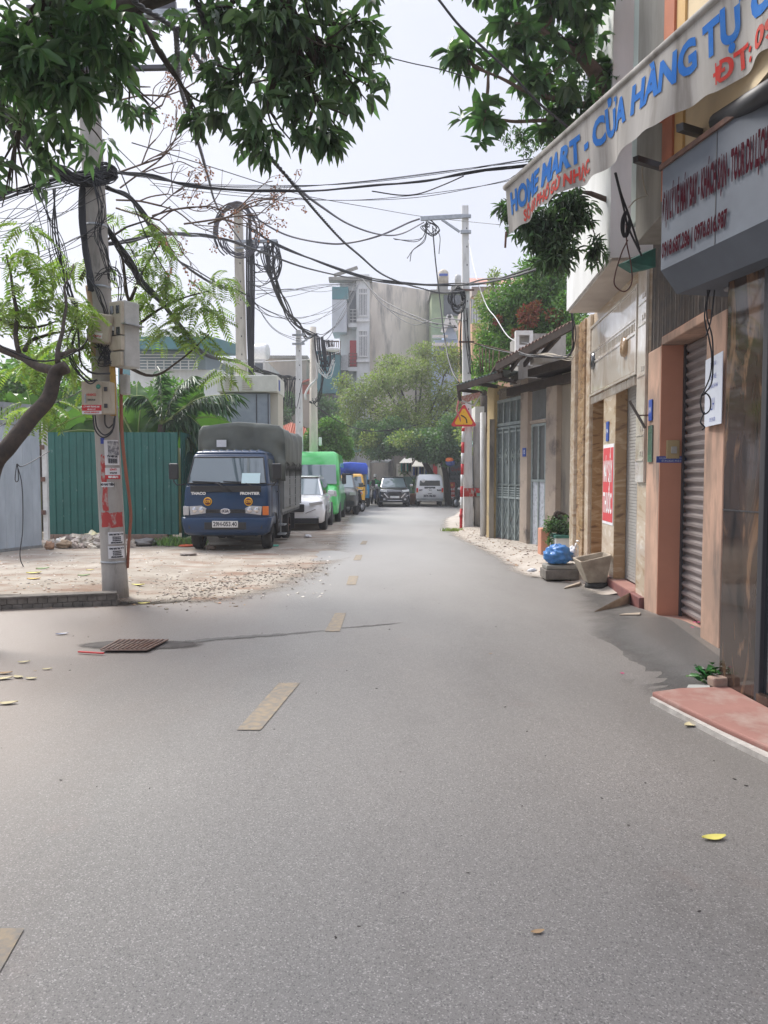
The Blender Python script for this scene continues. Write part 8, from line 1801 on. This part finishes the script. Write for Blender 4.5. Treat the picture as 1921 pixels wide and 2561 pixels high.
# kiosk pole coils
b = MB()
for i in range(12):
    cx, cy = 590+rc.uniform(-6,8), 600+rc.uniform(-6,6); rx, ry = rc.uniform(48,56), rc.uniform(55,75)
    if i < 6: b.tube([P(cx+rx*math.cos(R(a)), cy-22-ry*math.sin(R(a)), d2-.1) for a in range(-120 if i % 2 else 20, -400 if i % 2 else 230, -14 if i % 2 else 14)], .022, 5)
    else: b.tube([P(cx+10+rx*.8*math.cos(R(a)), cy+5+ry*.55*math.sin(R(a)), d2-.15) for a in range(-10, 200, 14)], .018, 5)
tag(b.build('cable_coil', M['cable2']), 'large coils of slack cable hung on the kiosk pole', 'cable')
run('thick cable loop rising over the top of the kiosk pole', [(540,590,d2),(545,550,d2),(565,520,d2),(590,508,d2),(612,514,d2),(624,540,d2),(626,600,d2)], .045, n=2, jit=.03, m='cable2')
for i in range(3): pass
run('six black cables sweeping from the kiosk pole down to the beige pole', [(675,615,d2),(688,690,23.5),(712,765,26),(742,812,28.5),(772,838,30.6),(795,842,30.7)], .026, n=7, jit=.16)
run('drop loops of black cable hanging under the kiosk crossarm', [(668,612,d2),(662,640,d2),(680,700,d2),(695,655,d2),(686,612,d2)], .02, n=6, jit=.12)
run('sagging loops of cable between the kiosk pole and its crossarm', [(628,655,d2),(650,672,d2),(678,665,d2),(684,630,d2)], .014, n=6, jit=.18)
run('thin sagging loops below the kiosk crossarm', [(628,700,d2),(660,712,d2),(685,690,d2),(690,640,d2)], .01, n=4, jit=.15)
b = MB()
for i in range(16):
    x0 = 786+rc.uniform(0,22); x1 = x0+rc.uniform(6,20); yb_ = rc.uniform(900,945); b.tube(catmull([P(x0,842,30.6), P(x0+3,880,30.5), P((x0+x1)/2+6,yb_,30.4), P(x1+10,900,30.5), P(x1+5,850,30.6)], 6), .022, 5)
tag(b.build('cable_coil', M['cable']), 'heap of black cable loops hanging on the beige pole', 'cable')
run('grey cable loops under the heap on the beige pole', [(795,900,30.3),(805,935,30.3),(820,940,30.3),(832,900,30.3)], .012, n=5, jit=.14, m='concrete_light')
run('long thin cables hanging below the loops of the beige pole', [(805,940,30.4),(800,990,30.5),(792,1010,30.6),(783,1002,30.6)], .014, n=7, jit=.12)
run('white cable from the kiosk to the right past the lamp', [(560,895,22.5),(625,905,23),(700,903,26),(760,900,30),(800,895,36),(850,880,50)], .02, m='white_paint')
run('ragged dark cable bundle from the kiosk to the white pole', [(630,920,23),(680,935,25),(720,945,27.5),(742,945,28.8)], .02, n=7, jit=.08)
b = MB()
for i in range(16):
    x0 = rc.uniform(690,740); x1 = x0+rc.uniform(-18,26); b.tube(catmull([P(x0,942,27.5), P((x0+x1)/2-6,rc.uniform(985,1040),27.5), P(x1,948,27.6)], 6), .012, 4)
tag(b.build('cable_tangle', M['cable']), 'tangle of dark wire loops hanging left of the white pole', 'cable')
run('cable running from the beige pole low to the far trees', [(775,1005,30.6),(830,1045,34),(880,1068,38),(940,1078,42),(1010,1070,44),(1090,1050,46)], .025, n=2, jit=.03)
KN = (905,697,56)
run('fan of thin wires from the kiosk pole to the bend house corner', [(625,733,d2),(720,732,30),(820,718,42),(897,708,55)], .012, n=5, jit=.25)
run('sagging thin wires from the kiosk pole to the bend house', [(640,752,d2),(700,790,28),(770,800,38),(850,760,48),(897,705,55)], .012, n=4, jit=.35)
run('deep sagging wire towards the white pole', [(630,740,d2),(680,820,25),(740,846,28.5),(765,850,29)], .009, n=2, jit=.08)
run('wires fanning down from the bend house to the white pole cluster', [(897,705,55),(860,790,42),(815,838,32),(795,842,30.8)], .014, n=4, jit=.14)
run('wires fanning right from the bend house towards the blue villa', [(903,700,56),(960,760,52),(1040,800,45),(1090,808,36),(1150,795,22)], .022, n=3, jit=.3)
run('thick cable from the bend house sagging to the trees', [(906,697,56),(950,745,52),(1010,778,48),(1050,795,45),(1095,812,40)], .035)
run('vertical cable falling from the crossarm to the shack roof', [(1082,565,D21),(1088,640,D21),(1097,720,D21),(1106,800,D21-.6),(1118,880,D21-1.5),(1130,925,17.5),(1147,957,16.6)], .02)
run('loose cable ends hanging from the right crossarm', [(1070,552,D21),(1060,590,D21),(1035,602,D21),(985,598,D21)], .012, n=2, jit=.04)
run('curling loose ends below the right crossarm', [(1068,555,D21),(1060,600,D21),(1035,625,D21),(1022,650,D21)], .012, n=2, jit=.05)
run('knot of cable ends at the tip of the right crossarm', [(1075,550,D21),(1095,575,D21),(1080,590,D21),(1060,570,D21),(1078,560,D21)], .014, n=5, jit=.1)
run('short loose end right of the vertical cable', [(1082,568,D21),(1100,590,D21),(1098,635,D21)], .012)
run('white wire sagging from the right pole to the shack roof', [(1172,600,D21),(1188,680,20.5),(1215,760,19.5),(1240,795,18.5),(1275,845,17.5),(1325,860,16.8)], .012, m='white_paint')
run('thin wires from the right pole across to the tree', [(1190,860,D21),(1230,870,19),(1290,885,17)], .012, n=2, jit=.03)
run('dark cables under the shack roof corner', [(1434,785,12.3),(1438,840,12.3),(1430,880,12.4),(1400,890,12.6),(1340,895,13),(1300,880,13.5)], .010, n=3, jit=.05)
run('thin pale wires beside the marble corner', [(1445,875,12.2),(1420,895,12.4),(1370,885,13),(1330,890,14)], .007, n=3, jit=.05, m='box_cream')
# ------------------------------------------------------------------ thin bright air between the near street and the far houses
me_ = bpy.data.meshes.new('haze'); b_ = MB().box(-262, 262, -34, 404, -1.6, 60); me_.from_pydata(b_.v, [], b_.f); ob_ = bpy.data.objects.new('haze', me_); C.objects.link(ob_); ob_['kind'] = 'stuff'
mh_ = bpy.data.materials.new('haze'); mh_.use_nodes = True; t_ = mh_.node_tree; t_.nodes.clear(); o_ = t_.nodes.new('ShaderNodeOutputMaterial'); v_ = t_.nodes.new('ShaderNodeVolumePrincipled')
v_.inputs['Color'].default_value = (.92,.95,1,1); v_.inputs['Density'].default_value = .0019; v_.inputs['Anisotropy'].default_value = .3; t_.links.new(v_.outputs[0], o_.inputs['Volume']); me_.materials.append(mh_)
